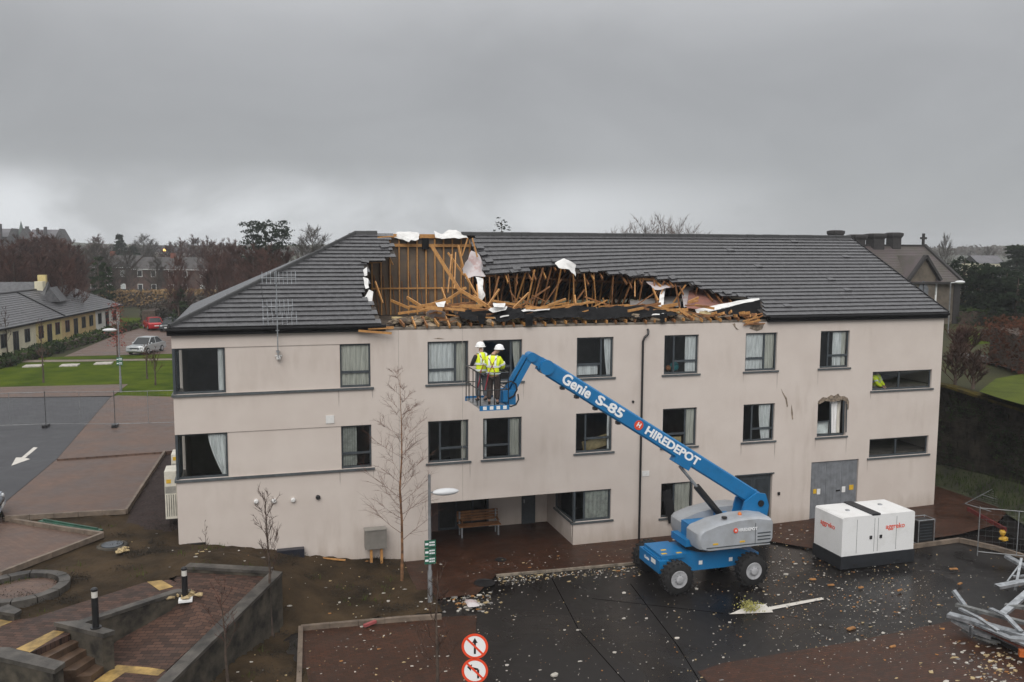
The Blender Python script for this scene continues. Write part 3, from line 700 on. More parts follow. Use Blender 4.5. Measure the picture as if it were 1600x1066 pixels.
def window(h, mull=None, trans=None, tside='l', sill=True, curt=(), sill_ext=.10, left=True, name='window'):
    xa, xb, za, zb = h; xa += .004; xb -= .004; za += .004; zb -= .004; w = .06; b = MB()
    b.box(xa, xb, FY0, FY1, zb-w, zb); b.box(xa, xb, FY0, FY1, za, za+w*1.3)
    if left: b.box(xa, xa+w, FY0, FY1, za+w*1.3+.001, zb-w-.001)
    b.box(xb-w, xb, FY0, FY1, za+w*1.3+.001, zb-w-.001)
    xm = None
    if mull is not None:
        xm = xa+(xb-xa)*mull; b.box(xm-w*.6, xm+w*.6, FY0-.004, FY1-.003, za+w*1.3+.001, zb-w-.001)
    if trans is not None:
        zt = za+(zb-za)*trans; t0, t1 = (xa+w+.001, (xm-w*.6 if xm else xb-w)-.001) if tside == 'l' else ((xm+w*.6 if xm else xa+w)+.001, xb-w-.001)
        b.box(t0, t1, FY0-.006, FY1-.005, zt-w*.7, zt+w*.7)
    f = b.build(name, m_frame, bld)
    MB().box(xa+w*.5, xb-w*.5, .108, .116, za+w*.5, zb-w*.5).build('pane', m_glass, f)
    if sill: MB().box(xa-sill_ext, xb+sill_ext, -.06, FY0-.002, za-.075, za-.006).build('window_sill', m_sill, f)
    for c in curt: curtain(f, *c)
    return f
U = dict(za=S1v, zb=T1)
def cu(h, u0, u1, mat, tie=0.0, v0=0.03, v1=.97):
    xa, xb, za, zb = h; return (xa+(xb-xa)*u0, xa+(xb-xa)*u1, za+(zb-za)*v0, za+(zb-za)*v1, mat, .165, tie)
H = lambda i, r: (xsW[i][0], xsW[i][1], S1v-3*r, T1-3*r)
window(H(0, 0), .68, .33, 'l', curt=[cu(H(0, 0), .05, .66, m_cur_w), cu(H(0, 0), .70, .95, m_cur_c)])
window(H(1, 0), .72, .36, 'l', curt=[cu(H(1, 0), .78, .96, m_cur_c, .5)])
f = window(H(2, 0), .68, .33, 'l', curt=[cu(H(2, 0), .78, .96, m_cur_w, .45)])
MB().box(14.86, 15.72, .16, .17, 6.86, 7.22).build('pane_reflection', m_cur_w, f)  # pale sheet behind the lower left pane, painting in a reflection; no real blind
f = window(H(3, 0), .30, .33, 'r', curt=[cu(H(3, 0), .66, .96, m_cur_w)])
MB().ball((19.25, .5, 7.0), .2, 8, 6).build('lamp_shade', M('teal cloth', (.02, .22, .24), .7), f)
MB().ball((18.98, .5, 6.95), .12, 8, 6).build('ornament', M('orange cloth', (.35, .12, .03), .7), f)
window(H(4, 0), .62, .33, 'l', curt=[cu(H(4, 0), .04, .60, m_cur_w), cu(H(4, 0), .66, .96, m_cur_c)])
window(H(5, 0), .30, .33, 'r', curt=[cu(H(5, 0), .50, .80, m_cur_w), cu(H(5, 0), .80, .96, m_cur_c)])
window(H(0, 1), .30, .33, 'r', curt=[cu(H(0, 1), .84, .96, m_cur_c)])
window(H(1, 1), .68, .33, 'l', curt=[cu(H(1, 1), .03, .12, m_cur_w, .0), cu(H(1, 1), .72, .96, m_cur_c)])
f = window(H(2, 1), .28, .35, 'r', curt=[cu(H(2, 1), .9, .97, m_cur_w)])
MB().beam((15.2, .32, 3.90), (16.25, .32, 4.18), .5, .05, up=(0, 1, .3)).build('fallen_board', m_board, f)
f = window(H(3, 1), .68, .33, 'l', curt=[cu(H(3, 1), .74, .96, m_cur_c)])
MB().box(18.66, 19.5, .22, .26, 3.85, 4.12).build('fallen_board', m_board, f)
window(H(4, 1), .30, .33, 'r', curt=[cu(H(4, 1), .55, .92, m_cur_w, .25)])
for r in (0, 1):
    h = (5.66, 6.76, S1v-3*r, T1-3*r); f = window(h, None, .35, 'l', sill=False, curt=[cu(h, .05, .95, m_cur_c)] if r == 0 else [])
    if r == 1:
        for k in range(6): MB().beam((5.78+k*.085, .20, h[2]+.08), (5.78+k*.085, .20, h[3]-.08), .07, .006, up=(0, 1, .2)).build('blind_slat', m_blind, f)
    # continuous sill under the corner window, the set-back panel and this window
    MB().box(-.06, 6.86, -.07, FY0-.002, h[2]-.085, h[2]-.006).build('string_sill', m_sill, bld)
    h = (0, 1.72, S1v-3*r, T1-3*r)
    f = window(h, None, None, sill=False, left=False, curt=[cu(h, .86, .97, m_cur_w)] if r == 0 else [cu(h, .62, .98, m_cur_w, .75)])
    MB().box(.004, .09, .006, FY1+.02, h[2]+.005, h[3]-.005).build('corner_post', m_frame, f)
    b = MB(); b.box(.06, .12, FY1+.025, 1.49, h[3]-.06, h[3]); b.box(.06, .12, FY1+.025, 1.49, h[2], h[2]+.08); b.box(.06, .12, 1.43, 1.49, h[2]+.081, h[3]-.061); b.box(.06, .12, .78, .84, h[2]+.081, h[3]-.061)
    b.build('side_frame', m_frame, f)
    MB().box(.085, .093, FY1+.03, 1.45, h[2]+.04, h[3]-.03).build('pane', m_glass, f)
    MB().box(-.07, .056, .09, 1.55, h[2]-.085, h[2]-.006).build('window_sill', m_sill, f)
for z in (5.66, 2.66): window((28.6, 31.76, z, z+.84), .46, None, curt=())
h = (18.54, 20.0, .80, 2.25)
f = window(h, .42, None, 'r', curt=[cu(h, .45, .95, m_cur_c)])
b = MB(); b.beam((18.75, -.08, 2.0), (19.02, -.12, .62), .34, .05, up=(0, 1, 0)); b.beam((18.62, -.05, 1.9), (18.8, -.1, .9), .12, .06)
b.build('broken_casement', m_black, f)
h = (14.71, 16.33, .95, 2.21)
f = window(h, .30, None, curt=[cu(h, .34, .95, m_blind)], left=False)
# return of the ground floor wall beside the entrance recess, with its side window
b = MB(); b.box(14.712, 14.93, .222, 2.2, -.6, .95); b.box(14.712, 14.93, .222, 3.2, 2.215, 2.6); b.box(14.712, 14.93, 2.2, 3.2, -.6, 2.21); b.build('recess_wall', m_render, bld)
MB().box(14.715, 14.80, .004, .17, .955, 2.205).build('corner_post', m_frame, f)
b = MB(); b.box(14.73, 14.79, .18, 2.19, 2.14, 2.205); b.box(14.73, 14.79, .18, 2.19, .955, 1.03); b.box(14.73, 14.79, 2.1, 2.19, 1.031, 2.139); b.build('side_frame', m_frame, f)
MB().box(14.755, 14.763, .18, 2.15, .99, 2.17).build('pane', m_glass, f)
MB().box(14.65, 14.728, -.055, 2.25, .875, .948).build('window_sill', m_sill, f)
# the recess: soffit, back wall with glazed doors, left cheek
m_redpanel = M('mauve panel', (.20, .13, .12), .7, .1, 3)
MB().box(8.65, 14.9, .225, 3.4, 2.215, 2.45).build('soffit', M('soffit board', (.42, .38, .34), .7, .1), bld)
MB().box(8.6, 8.865, .225, 3.4, -.6, 2.214).build('recess_wall', m_render, bld)
MB().box(12.1, 14.71, 3.2, 3.4, -.6, 2.214).build('recess_wall', m_render, bld)
MB().box(8.866, 9.9, 3.2, 3.4, -.6, 2.214).build('recess_wall', m_redpanel, bld)
b = MB()
for x in (9.905, 10.65, 11.36, 12.03): b.box(x, x+.065, 3.22, 3.3, .03, 2.2)
b.box(9.905, 12.095, 3.225, 3.295, 2.12, 2.21); b.box(9.905, 12.095, 3.225, 3.295, .03, .12)
f = b.build('entrance_door', m_frame, bld); MB().box(9.93, 12.07, 3.255, 3.263, .05, 2.18).build('pane', m_glass, f)
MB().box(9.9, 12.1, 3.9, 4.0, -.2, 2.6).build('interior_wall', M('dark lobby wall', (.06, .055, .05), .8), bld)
f = MB().box(13.55, 14.15, 3.14, 3.195, .03, 2.05).build('side_door', m_frame, bld); MB().box(13.62, 13.66, 3.09, 3.138, .95, 1.1).build('handle', m_metal, f)
# doors of the right half
f = MB().box(22.03, 22.86, .10, .15, .06, 2.27).build('door', m_frame, bld)
MB().box(22.12, 22.78, .09, .099, 1.15, 2.1).build('door_panel', M('dark door panel', (.035, .042, .048), .3), f); MB().box(22.78, 22.82, .05, .098, 1.0, 1.16).build('handle', m_metal, f)
f = MB().box(22.88, 23.72, .10, .15, .06, 2.27).build('door', m_frame, bld)
MB().box(22.97, 23.62, .09, .099, 1.15, 2.1).build('door_panel', MATS['dark door panel'], f); MB().box(22.97, 23.62, .09, .099, .25, 1.0).build('door_panel', MATS['dark door panel'], f)
MB().box(21.94, 23.81, -.05, .08, 2.312, 2.36).build('door_hood', m_frame, bld)
m_gdoor = M('grey steel door', (.19, .20, .215), .5, .15, 3, .03)
m_sign_w = flat('sign white', (.75, .75, .73)); m_sign_y = flat('sign yellow', (.65, .40, .03))
for (x0, x1) in ((25.68, 26.46), (26.475, 27.26), (27.275, 28.06)):
    f = MB().box(x0, x1, .06, .12, .12, 2.64).build('steel_door', m_gdoor, bld)
    for k in range(5):
        xx = x0+.06+(x1-x0-.1)*k/4.3; MB().box(xx, xx+.015, .052, .059, .2, 2.55).build('door_rib', m_gdoor, f)
    if x0 < 26: MB().box(25.84, 26.0, .045, .05, 1.25, 1.45).build('warning_sign', m_sign_y, f); MB().box(26.03, 26.2, .045, .05, 1.2, 1.45).build('notice', m_sign_w, f)
    if x0 > 27: MB().box(27.68, 27.9, .045, .05, 1.28, 1.5).build('warning_sign', m_sign_y, f); MB().box(27.3, 27.48, .045, .05, 1.2, 1.46).build('notice', m_sign_w, f)
    if 26 < x0 < 27: MB().box(27.0, 27.2, .03, .05, 1.28, 1.33).build('handle', m_black, f)
# small fittings on the wall
m_fit = flat('fitting white', (.68, .67, .65))
MB().box(5.12, 5.42, -.03, -.003, 5.48, 5.77).build('wall_vent', m_fit, bld)
MB().box(17.66, 17.98, -.02, -.003, 2.62, 2.84).build('wall_vent', m_fit, bld)
for x, z in ((2.63, 2.80), (3.24, 2.77), (3.91, 2.75), (4.79, 2.78)):
    f = MB().lathe((x, -.12, z), [(.05, 0), (.085, .04), (.085, .118)], 12, 'y').build('wall_light', m_black if x > 4 else m_fit, bld, True); 
f = MB().ball((3.52, -.09, 7.92), .085, 10, 6).box(3.40, 3.64, -.05, -.003, 7.98, 8.02).build('security_camera', m_fit, bld, True)
MB().box(24.02, 24.12, -.06, -.003, 1.36, 1.48).build('door_entry_unit', m_black, bld); MB().lathe((17.2, -.05, 5.72), [(.05, 0), (.05, .047)], 10, 'y').build('wall_light', m_black, bld)
b = MB(); b.tube([(17.78, -.02, 8.62), (17.78, -.09, 8.55), (17.76, -.10, 8.42), (17.62, -.09, 8.30), (17.56, -.08, 8.15), (17.55, -.08, .02)], .045, 8)
b.build('downpipe', m_black, bld, True)
# bits of render knocked off, bare patches
m_bare = M('broken blockwork', (.26, .205, .155), .95, .4, 9, .6, 30)
def chip(name, pts, mat, d=.02):
    return MB().extrude([(x, -.004, z) for x, z in pts], (0, -d, 0)).build(name, mat, bld)
h = (25.87, 27.33)
arch = [(25.84, 5.25), (25.95, 5.40), (26.1, 5.50), (26.3, 5.46), (26.5, 5.58), (26.66, 5.52), (26.85, 5.62), (26.95, 5.5), (27.15, 5.5), (27.33, 5.42), (27.42, 5.25), (27.40, 4.9), (27.35, 4.9), (27.30, 5.22), (27.1, 5.33), (26.6, 5.28), (26.2, 5.33), (25.92, 5.2)]
chip('render_damage', arch, m_bare, .025)
for pts in ([(24.02, 5.95), (24.1, 5.8), (24.3, 5.55), (24.38, 5.2), (24.33, 5.15), (24.24, 5.5), (24.08, 5.78)], [(24.55, 5.25), (24.62, 4.95), (24.66, 4.6), (24.61, 4.6), (24.55, 4.9)], [(22.4, 8.55), (22.75, 8.42), (23.0, 8.50), (23.1, 8.74), (22.7, 8.76), (22.5, 8.7)], [(21.6, 8.75), (21.78, 8.52), (21.9, 8.5), (21.75, 8.62), (21.72, 8.78)], [(9.1, 8.46), (9.5, 8.44), (9.3, 8.49)]):
    chip('render_damage', pts, m_bare, .008)
# faint run-off below the ends of the sills, each a thin stain with its own shape
m_stain = M('sill run-off stain', (.43, .375, .335), .9, .12, 4, .0)
srn = random.Random(21)
for h_ in holes:
    if h_[2] < .9 or h_[0] < .5: continue
    for xx in (h_[0]-.07, h_[1]+.05):
        if srn.random() < .55:
            ln = srn.uniform(.25, .8); w0 = srn.uniform(.015, .035); z0 = h_[2]-.08
            MB().add([(xx-w0, -.0035, z0), (xx+w0, -.0035, z0), (xx+w0*.6+.01, -.0035, z0-ln*.6), (xx+.005, -.0035, z0-ln), (xx-w0*.5, -.0035, z0-ln*.55)], [(4, 3, 2, 1, 0)]).build('run_off_stain', m_stain, bld, recalc=False)
# the burst window under the arch
hb = (25.87, 27.33, 3.75, 5.35)
b = MB(); b.box(25.88, 25.93, .09, .14, 3.76, 5.2); b.box(25.88, 27.3, .09, .14, 3.76, 3.84)
b.beam((26.62, .1, 3.86), (26.52, .06, 5.2), .07, .05); b.beam((25.95, .1, 4.40), (26.58, .09, 4.42), .06, .05); b.beam((27.28, .1, 3.86), (27.15, -.02, 5.30), .07, .05); b.beam((27.33, -.03, 3.9), (27.30, -.03, 5.15), .04, .03)
f = b.build('burst_window', m_frame, bld)
MB().box(25.78, 27.42, -.06, .083, 3.675, 3.744).build('window_sill', m_sill, f)
MB().beam((26.25, .2, 3.86), (26.27, .2, 4.40), .62, .02, up=(0, 1, .1)).build('hanging_panel', M('pale panel', (.50, .55, .54), .5), f)
curtain(f, 26.62, 27.0, 3.85, 5.25, m_cur_w, .2); curtain(f, 27.0, 27.2, 3.85, 5.25, m_cur_c, .21)

# ---------------------------------------------------------------- roof
m_tile = M('dark grey roof tile', (.050, .049, .053), .27, .3, 5, .25, 45, spec=.6)
m_ridge = M('black ridge tile', (.013, .013, .014), .5, .2, 6, .1)
m_felt = M('roof underlay', (.060, .050, .042), .9, .4, 2, .2)
m_wood = M('roof timber', (.52, .27, .085), .6, scale=3, bump=.1, col2=(.36, .165, .05), stretch=(3, 3, 3))
m_wood_d = M('dark and shaded timber', (.30, .132, .045), .7, scale=3, bump=.1, col2=(.14, .06, .022))  # darker copy of the roof timber; deep in the loft it paints in shade
m_torn = M('white torn membrane', (.70, .695, .68), .7, scale=4, bump=.3, col2=(.50, .49, .47), mix=(.3, .55))
m_torn_g = M('grey printed membrane', (.50, .46, .46), .6, scale=2.5, bump=.1, col2=(.42, .30, .29), mix=(.38, .5))
m_black_felt = M('black bitumen felt', (.010, .010, .011), .8, .3, 5, .3, spec=.12)
LS = math.hypot(RY+.15, RZ-EZ); cS, sS = (RY+.15)/LS, (RZ-EZ)/LS     # slope length, cos, sin
HOLE = [(608, 366), (738, 366), (741, 385), (752, 405), (757, 432), (800, 427), (870, 414), (905, 425), (950, 428), (1000, 433), (1040, 438), (1085, 447), (1130, 463), (1185, 469), (1192, 492), (1192, 900),
        (590, 900), (590, 495), (584, 480), (570, 470), (566, 455), (574, 440), (573, 420), (578, 410), (612, 404), (613, 378)]
XS0 = 11.6
def sag(X, s):
    if X < XS0-1.5: return 0
    t = max(0.0, 1-max(0.0, X-XS0)/9.5); return 1.15*t**1.4*(1-s/LS)
def front(X, s, up=0.0):
    """point on the front slope: s metres up from the eave, lifted off the plane by up; sags beside the hole"""
    z = EZ+s*sS+up*cS-sag(X, s); return (X, -.15+s*cS-up*sS, z)
def xl(s): return -.1+(RXL+.1)*s/LS           # hip edge on the left
XR = BX+.06
def gone(X, s):
    a, c = proj(front(X, s)); return inpoly(a, c, HOLE)
roof = MB().slab([(RXL, RY, RZ), (XR, RY, RZ), (XR, BW+.15, EZ), (-.1, BW+.15, EZ)], .06).build('roof', m_felt, bld)
NC = 23; GA = LS/NC
def add_tile(b, x0, x1, s0, s1, lift=.0, drop=0.0):
    th = .052
    lo0, lo1, hi0, hi1 = front(x0, s0, th+lift), front(x1, s0, th+lift), front(x0, s1, .012+lift), front(x1, s1, .012+lift)
    bl0, bl1 = front(x0, s0, .022+lift), front(x1, s0, .022+lift)
    b.add([lo0, lo1, hi1, hi0, bl0, bl1, front(x1, s1, 0), front(x0, s1, 0)], [(0, 1, 2, 3), (4, 5, 1, 0), (5, 6, 2, 1), (7, 4, 0, 3)])
trnd = random.Random(3)
for r in range(NC):
    s0 = r*GA; s1 = s0+GA+.03; b = MB(); off = (r % 2)*.165
    x = xl(s0)-.05+off
    n0 = 0
    while x < XR:
        x1 = min(x+.328, XR)
        cxm = (x+x1)/2
        xa = max(x, xl(s0)+.02)
        if x1-xa > .03 and gone(cxm, s0+GA*.4):
            if b.f: b.build('tile_course', m_tile, roof, recalc=False); b = MB()
        elif x1-xa > .03: add_tile(b, xa, x1, s0, s1, trnd.uniform(0, .0025)+(.015 if trnd.random() < .006 else 0))
        x += .332
    if b.f: b.build('tile_course', m_tile, roof, recalc=False)
# underlay with the same hole, so that the loft is dark where the tiles remain
b = MB(); gx = .33
for r in range(NC):
    s0, s1 = r*GA, (r+1)*GA
    k = int((XR-xl(s0))/gx)
    for i in range(k+1):
        x0 = xl(s0)+i*gx; x1 = min(x0+gx, XR)
        if x1 <= x0 or gone((x0+x1)/2, s0+GA*.5): continue
        b.add([front(x0, s0, -.02), front(x1, s0, -.02), front(x1, s1, -.02), front(x0, s1, -.02)], [(0, 1, 2, 3)])
stuff(b.build('underlay', m_felt, roof, recalc=False))
# rear and hip slopes
b = MB(); b.slab([(-.1, -.14, EZ), (RXL, RY, RZ), (-.1, BW+.15, EZ)], .05); b.build('hip_slope', m_tile, roof)
def ridge_run(a, c, n, w=.24, h=.10):
    a = Vector(a); c = Vector(c)
    for i in range(n):
        p0 = a+(c-a)*(i/n); p1 = a+(c-a)*((i+1)/n)-(c-a).normalized()*.012; d = (c-a).normalized(); sd = d.cross(Vector((0, 0, 1))).normalized(); j = Vector((0, 0, rnd.uniform(0, .012)))
        vs = []
        for q in (p0, p1):
            for k, hh in ((-1, -.06), (-.55, h*.7), (0, h), (.55, h*.7), (1, -.06)): vs.append(q+sd*(k*w/2)+Vector((0, 0, hh))+j)
        MB().add(vs, [(k, k+1, k+6, k+5) for k in range(4)]+[(4, 3, 2, 1, 0), (5, 6, 7, 8, 9)]).build('ridge_tile', m_ridge, roof)
ridge_run((-.05, -.1, EZ+.05), (RXL, RY, RZ+.02), 24)
ridge_run((RXL, RY, RZ+.02), (8.0, RY, RZ+.02), 2); ridge_run((11.75, RY, RZ+.02), (XR, RY, RZ+.02), 44)
MB().beam((7.6, RY+.02, RZ-.09), (12.0, RY+.02, RZ-.09), .05, .18).build('ridge_board', m_wood, bld)
# verge on the right gable
MB().beam((XR+.02, -.15, EZ-.02), (XR+.02, RY, RZ-.02), .05, .16, up=(0, 0, 1)).build('bargeboard', m_fascia, roof)
# eaves: fascia, soffit and gutter on the surviving lengths
for x0, x1 in ((-.12, 7.3), (23.2, XR)):
    MB().box(x0, x1, -.16, -.06, 8.802, 9.03).build('fascia', m_fascia, roof)
    MB().tube([(x0, -.22, 8.99), (x1, -.22, 8.985)], .065, 8).build('gutter', m_fascia, roof, True)
MB().box(-.14, -.02, -.05, BW, 8.80, 9.03).build('fascia', m_fascia, roof)
# bare wall head and broken eaves timbers in the gap
MB().box(7.3, 23.2, .02, .20, 8.802, 8.90).build('wall_plate', M('grey wall head', (.20, .17, .14), .9, .3, 4, .3), bld)
# ---- trusses of the far slope, seen through the gap
trn = random.Random(11)
# boarded stud wall under the ridge at the left end of the gap
MB().box(7.4, 12.25, RY+.10, RY+.13, 8.86, RZ-.2).build('loft_boarding', M('brown loft boarding', (.17, .125, .085), .9, scale=1.4, bump=.2, col2=(.10, .085, .075)), bld)
for k in range(12):
    xx = 7.72+.40*k; tp2 = RZ-.22-(.0 if xx > 8.3 else .1)
    MB().box(xx, xx+.052, RY-.02, RY+.098, 8.86, tp2).build('stud', m_wood, bld)
    if k < 11: MB().beam((xx+.12+trn.uniform(-.04, .04), RY+.06, 10.6+trn.uniform(-.3, .3)), (xx+.22+trn.uniform(-.1, .12), RY+.05, 8.9), .03, .05).build('truss_web', m_wood_d, bld)
MB().box(7.7, 12.2, RY-.035, RY-.022, 11.86, 11.99).build('rail', m_wood, bld); MB().box(7.7, 12.0, RY-.035, RY-.022, 10.0, 10.07).build('rail', m_wood, bld)
x = 7.55
while x < 23.0:
    top = (x, RY+.05, RZ-.14); bot = (x, BW-.1, EZ-.02)
    lean = 0.0
    if x > 12.4: lean = min(.55, (x-12.4)*.25)*trn.uniform(.7, 1.2)
    if x > 12.2: MB().beam((x+lean*.6, top[1], top[2]), bot, .045, .14, up=(0, 0, 1)).build('rafter', m_wood_d, bld)
    if x > 12.2: MB().beam((x+lean, RY+1.9+trn.uniform(-.3, .3), 11.25), (x-lean*.4, RY+3.1, 8.9), .045, .09).build('truss_web', m_wood_d, bld)
    if x > 11.8: MB().beam((x+lean*1.1+trn.uniform(-.1, .1), RY-.3, 11.6+trn.uniform(-.3, .3)-sag(x, 5)*.6), (x-.35*lean+trn.uniform(-.15, .15), RY-1.2+trn.uniform(-.5, .5), 8.9), .045, .09).build('truss_web', m_wood if trn.random() < .3 else m_wood_d, bld)
    x += .42
MB().beam((12.4, RY+4.5, 10.1), (22, RY+4.5, 10.1), .05, .08).build('purlin', m_wood_d, bld)
MB().beam((12.5, RY-.5, 10.6), (22, RY-.9, 10.1), .05, .10).build('purlin', m_wood_d, bld)
MB().box(9.95, 10.25, RY-.12, RY-.07, 11.75, 12.25).build('loose_slate', m_black_felt, bld)
# rafter stubs along the edge of the sagging piece
x = 11.9
while x < 22.5:
    s = 1.0
    while s < 7 and gone(x, s): s += .1
    if s < 7:
        a, c = front(x, s-.25, -.12), front(x, min(s+1.6, LS-.2), -.12)
        if trn.random() < .75: j = trn.uniform(-.25, .25); MB().beam((a[0]+j, a[1]+trn.uniform(-.2, .1), a[2]-trn.uniform(0, .35)), c, .035, .10).build('rafter_stub', trn.choice([m_wood, m_wood_d, m_wood_d, m_wood_d]), bld)
        if trn.random() < .8:
            a2 = front(x, s-.02, -.06); MB().beam(a2, (x+trn.uniform(-.7, .4), a2[1]+trn.uniform(-.4, 1.1), 8.95), .035, .07).build('truss_web', trn.choice([m_wood, m_wood_d, m_wood_d, m_wood_d]), bld)
    x += .42
# left-hand broken battens
for (a, c, a2, c2) in ((577, 411, 597, 410), (607, 400, 614, 414), (590, 371, 620, 369), (738, 372, 746, 402), (731, 372, 722, 400)):
    s_ = lambda q: Fy(q[0], q[1], 3.0)
    d0, d1 = (Fd(a, c, 37.0), Fd(a2, c2, 37.0)); MB().beam(d0, d1, .05, .05).build('broken_batten', m_wood, bld)
m_rub0 = M('grey weathered splinter', (.26, .21, .16), .9, .3, 5)
# fallen timbers, given by their two ends on upright planes a known way into the loft
falls = [(675, 385, 2.8, 718, 453, 2.2, .13), (718, 453, 2.2, 760, 478, 1.2, .13), (636, 465, 3.0, 660, 480, 1.8, .12), (697, 470, 2.6, 728, 450, 3.0, .11), (700, 458, 3.2, 706, 398, 4.0, .10), (710, 452, 3, 712, 395, 4.2, .08),
         (716, 384, 4.6, 724, 420, 4.2, .10), (612, 470, 3.5, 640, 482, 2.5, .1), (586, 440, 4, 598, 474, 3.5, .08), (622, 490, 1.0, 668, 484, 1.4, .09), (668, 484, 1.4, 730, 483, 1.2, .09), (735, 488, .9, 775, 490, .8, .10),
         (762, 478, 1.5, 780, 452, 2.0, .07), (802, 482, 1.2, 826, 458, 2.4, .08), (770, 470, 2.5, 815, 478, 1.8, .09), (820, 478, 1.2, 862, 484, 1.0, .08), (845, 484, 1.0, 900, 476, 1.4, .08), (898, 462, 2, 900, 478, 1.6, .1),
         (992, 437, 3.4, 992, 464, 3.0, .10), (993, 436, 3.4, 1052, 438, 3.4, .09), (1020, 451, 2.6, 1028, 470, 2.2, .07), (975, 478, 1.2, 1050, 484, .8, .10), (1020, 486, .6, 1075, 484, .5, .13), (1060, 482, .5, 1085, 500, .2, .12),
         (700, 395, 4.4, 725, 430, 3.8, .07), (726, 428, 3.6, 745, 462, 2.6, .09), (690, 450, 3.4, 700, 478, 2.4, .08), (640, 478, 2, 690, 490, 1, .08), (560, 517, -.25, 612, 521, -.3, .08), (575, 513, -.2, 615, 512, -.25, .09), (740, 462, 2.4, 772, 486, 1.2, .09), (745, 445, 3, 748, 480, 2, .07)]
for (a, c, y0, a2, c2, y1, wd) in falls:
    MB().beam(Fy(a, c, y0), Fy(a2, c2, y1), .05, wd).build('fallen_timber', m_wood, bld)
for k in range(130):     # collapsed truss members lying at all angles in the right half of the gap
    X = 12.3+9.2*trn.random(); y = trn.uniform(1.0, 4.8); z0 = 8.95+trn.random()*.5; an = trn.choice([trn.uniform(.2, 1.2), trn.uniform(1.9, 2.9), trn.uniform(-.15, .15)]); ln = trn.uniform(.7, 2.2)
    q = Vector((X, y, z0)); e = q+Vector((math.cos(an)*ln, trn.uniform(-.5, .5), abs(math.sin(an))*ln*.75))
    X2, s2 = e.x, (e.y+.15)/cS
    if e.z < front(X2, max(0, s2), -.25)[2] and gone(min(max(X2, 8), 23), max(.2, s2)): MB().beam(q, e, .03, trn.uniform(.035, .07)).build('fallen_timber', trn.choice([m_wood, m_wood_d, m_wood_d]) if q.y > 2.2 else trn.choice([m_wood, m_wood, m_wood_d]), bld)  # deeper members get the darker colour more often, as painted shade
for k in range(14):
    X = trn.uniform(8.2, 20.5); q = Vector((X, trn.uniform(.4, 2.5), 9.0)); sz = trn.uniform(.2, .5)
    crumple(lambda u, v: (q.x+u*sz*1.6, q.y-v*.2, q.z+v*sz*.8+.1*math.sin(u*4)), 6, 5, .12, 200+k).build('torn_felt', trn.choice([m_torn_g, m_black_felt, m_torn]), bld, smooth=True)
for k in range(46):
    a = trn.uniform(650, 1090); c = 486+trn.uniform(-8, 14)-(a-600)*.012; y0 = trn.uniform(.15, 1.6); an = trn.uniform(-.5, .5); ln = trn.uniform(.3, 1.5)
    q = Fy(a, c, y0); q[2] = max(q[2], 8.92)
    MB().beam(q, (q[0]+ln*math.cos(an), q[1]+ln*.5*math.sin(an*3), max(8.9, q[2]+ln*.5*math.sin(an))), .05, trn.uniform(.05, .12)).build('fallen_timber', trn.choice([m_wood, m_wood, m_wood_d]), bld)
for k in range(15):     # splintered ends hanging over the wall head
    q = Vector((trn.uniform(8, 22.8), trn.uniform(.0, .35), 8.98+trn.uniform(0, .28))); an = trn.choice([trn.uniform(-.25, .25), trn.uniform(2.9, 3.4), trn.uniform(.4, 1.0)]); ln = trn.uniform(.3, 1.3)
    MB().beam(q, q+Vector((math.cos(an)*ln, trn.uniform(-.12, .2), math.sin(an)*ln*.35)), .03, trn.uniform(.04, .09), taper=trn.uniform(.25, 1)).build('splintered_batten', trn.choice([m_wood, m_wood, m_wood_d, m_rub0]), bld)
# rafter tails at the wall head
x = 8.0
while x < 23.1:
    MB().beam((x, -.12+trn.uniform(-.05, .1), 8.93+trn.uniform(-.03, .05)), (x+trn.uniform(-.05, .05), .7, 9.1+trn.uniform(-.08, .1)), .05, .12).build('rafter_tail', trn.choice([m_wood, m_wood_d]), bld); x += .42
# plaster, insulation and broken tile heaped on the loft floor
m_rub = M('loft rubble', (.32, .25, .17), .9, scale=2.2, bump=.6, bscale=20, col2=(.08, .06, .045), mix=(.4, .6))
b = MB()
for k in range(260):
    x = trn.uniform(7.9, 21.5); y = abs(trn.gauss(0, 1.4))+.25; r = trn.uniform(.06, .26)
    if y < 5.5: b.ball((x, y, 8.86+trn.uniform(0, .3)*max(0, 1-y/3)), r, 6, 4, .45, trn, (1.4, 1.1, .6))
stuff(b.build('loft_rubble', m_rub, bld))
b = MB()
for k in range(60):
    x = trn.uniform(8, 21.5); y = abs(trn.gauss(0, 1.0))+.2; r = trn.uniform(.06, .2); b.ball((x, y, 8.95+trn.uniform(0, .25)), r, 6, 4, .5, trn, (1.5, 1, .6))
stuff(b.build('torn_insulation', M('yellow insulation', (.48, .38, .20), .95, .3, 3, .4), bld))
# black felt still draped along the wall head
def drape(pts0, pts1, y0, y1, mat, seed, amp=.08, nu=24, nv=4, name='torn_felt'):
    def fn(u, v):
        def lerp(ps):
            t = u*(len(ps)-1); i = min(int(t), len(ps)-2); f = t-i; return (ps[i][0]*(1-f)+ps[i+1][0]*f, ps[i][1]*(1-f)+ps[i+1][1]*f)
        a = lerp(pts0); c = lerp(pts1); return tuple(Vector(Fy(*a, y0))*(1-v)+Vector(Fy(*c, y1))*v)
    return crumple(fn, nu, nv, amp, seed).build(name, mat, bld, smooth=True)
drape([(715, 485), (800, 482), (880, 481), (960, 479), (1050, 482)], [(712, 495), (770, 502), (840, 495), (930, 498), (1060, 494)], .7, -.05, m_black_felt, 1, .16, 70)
drape([(745, 490), (760, 490)], [(748, 508), (756, 508)], -.05, -.12, m_black_felt, 2, .05, 4); drape([(818, 492), (834, 492)], [(822, 510), (832, 509)], -.05, -.12, m_black_felt, 3, .05, 4)
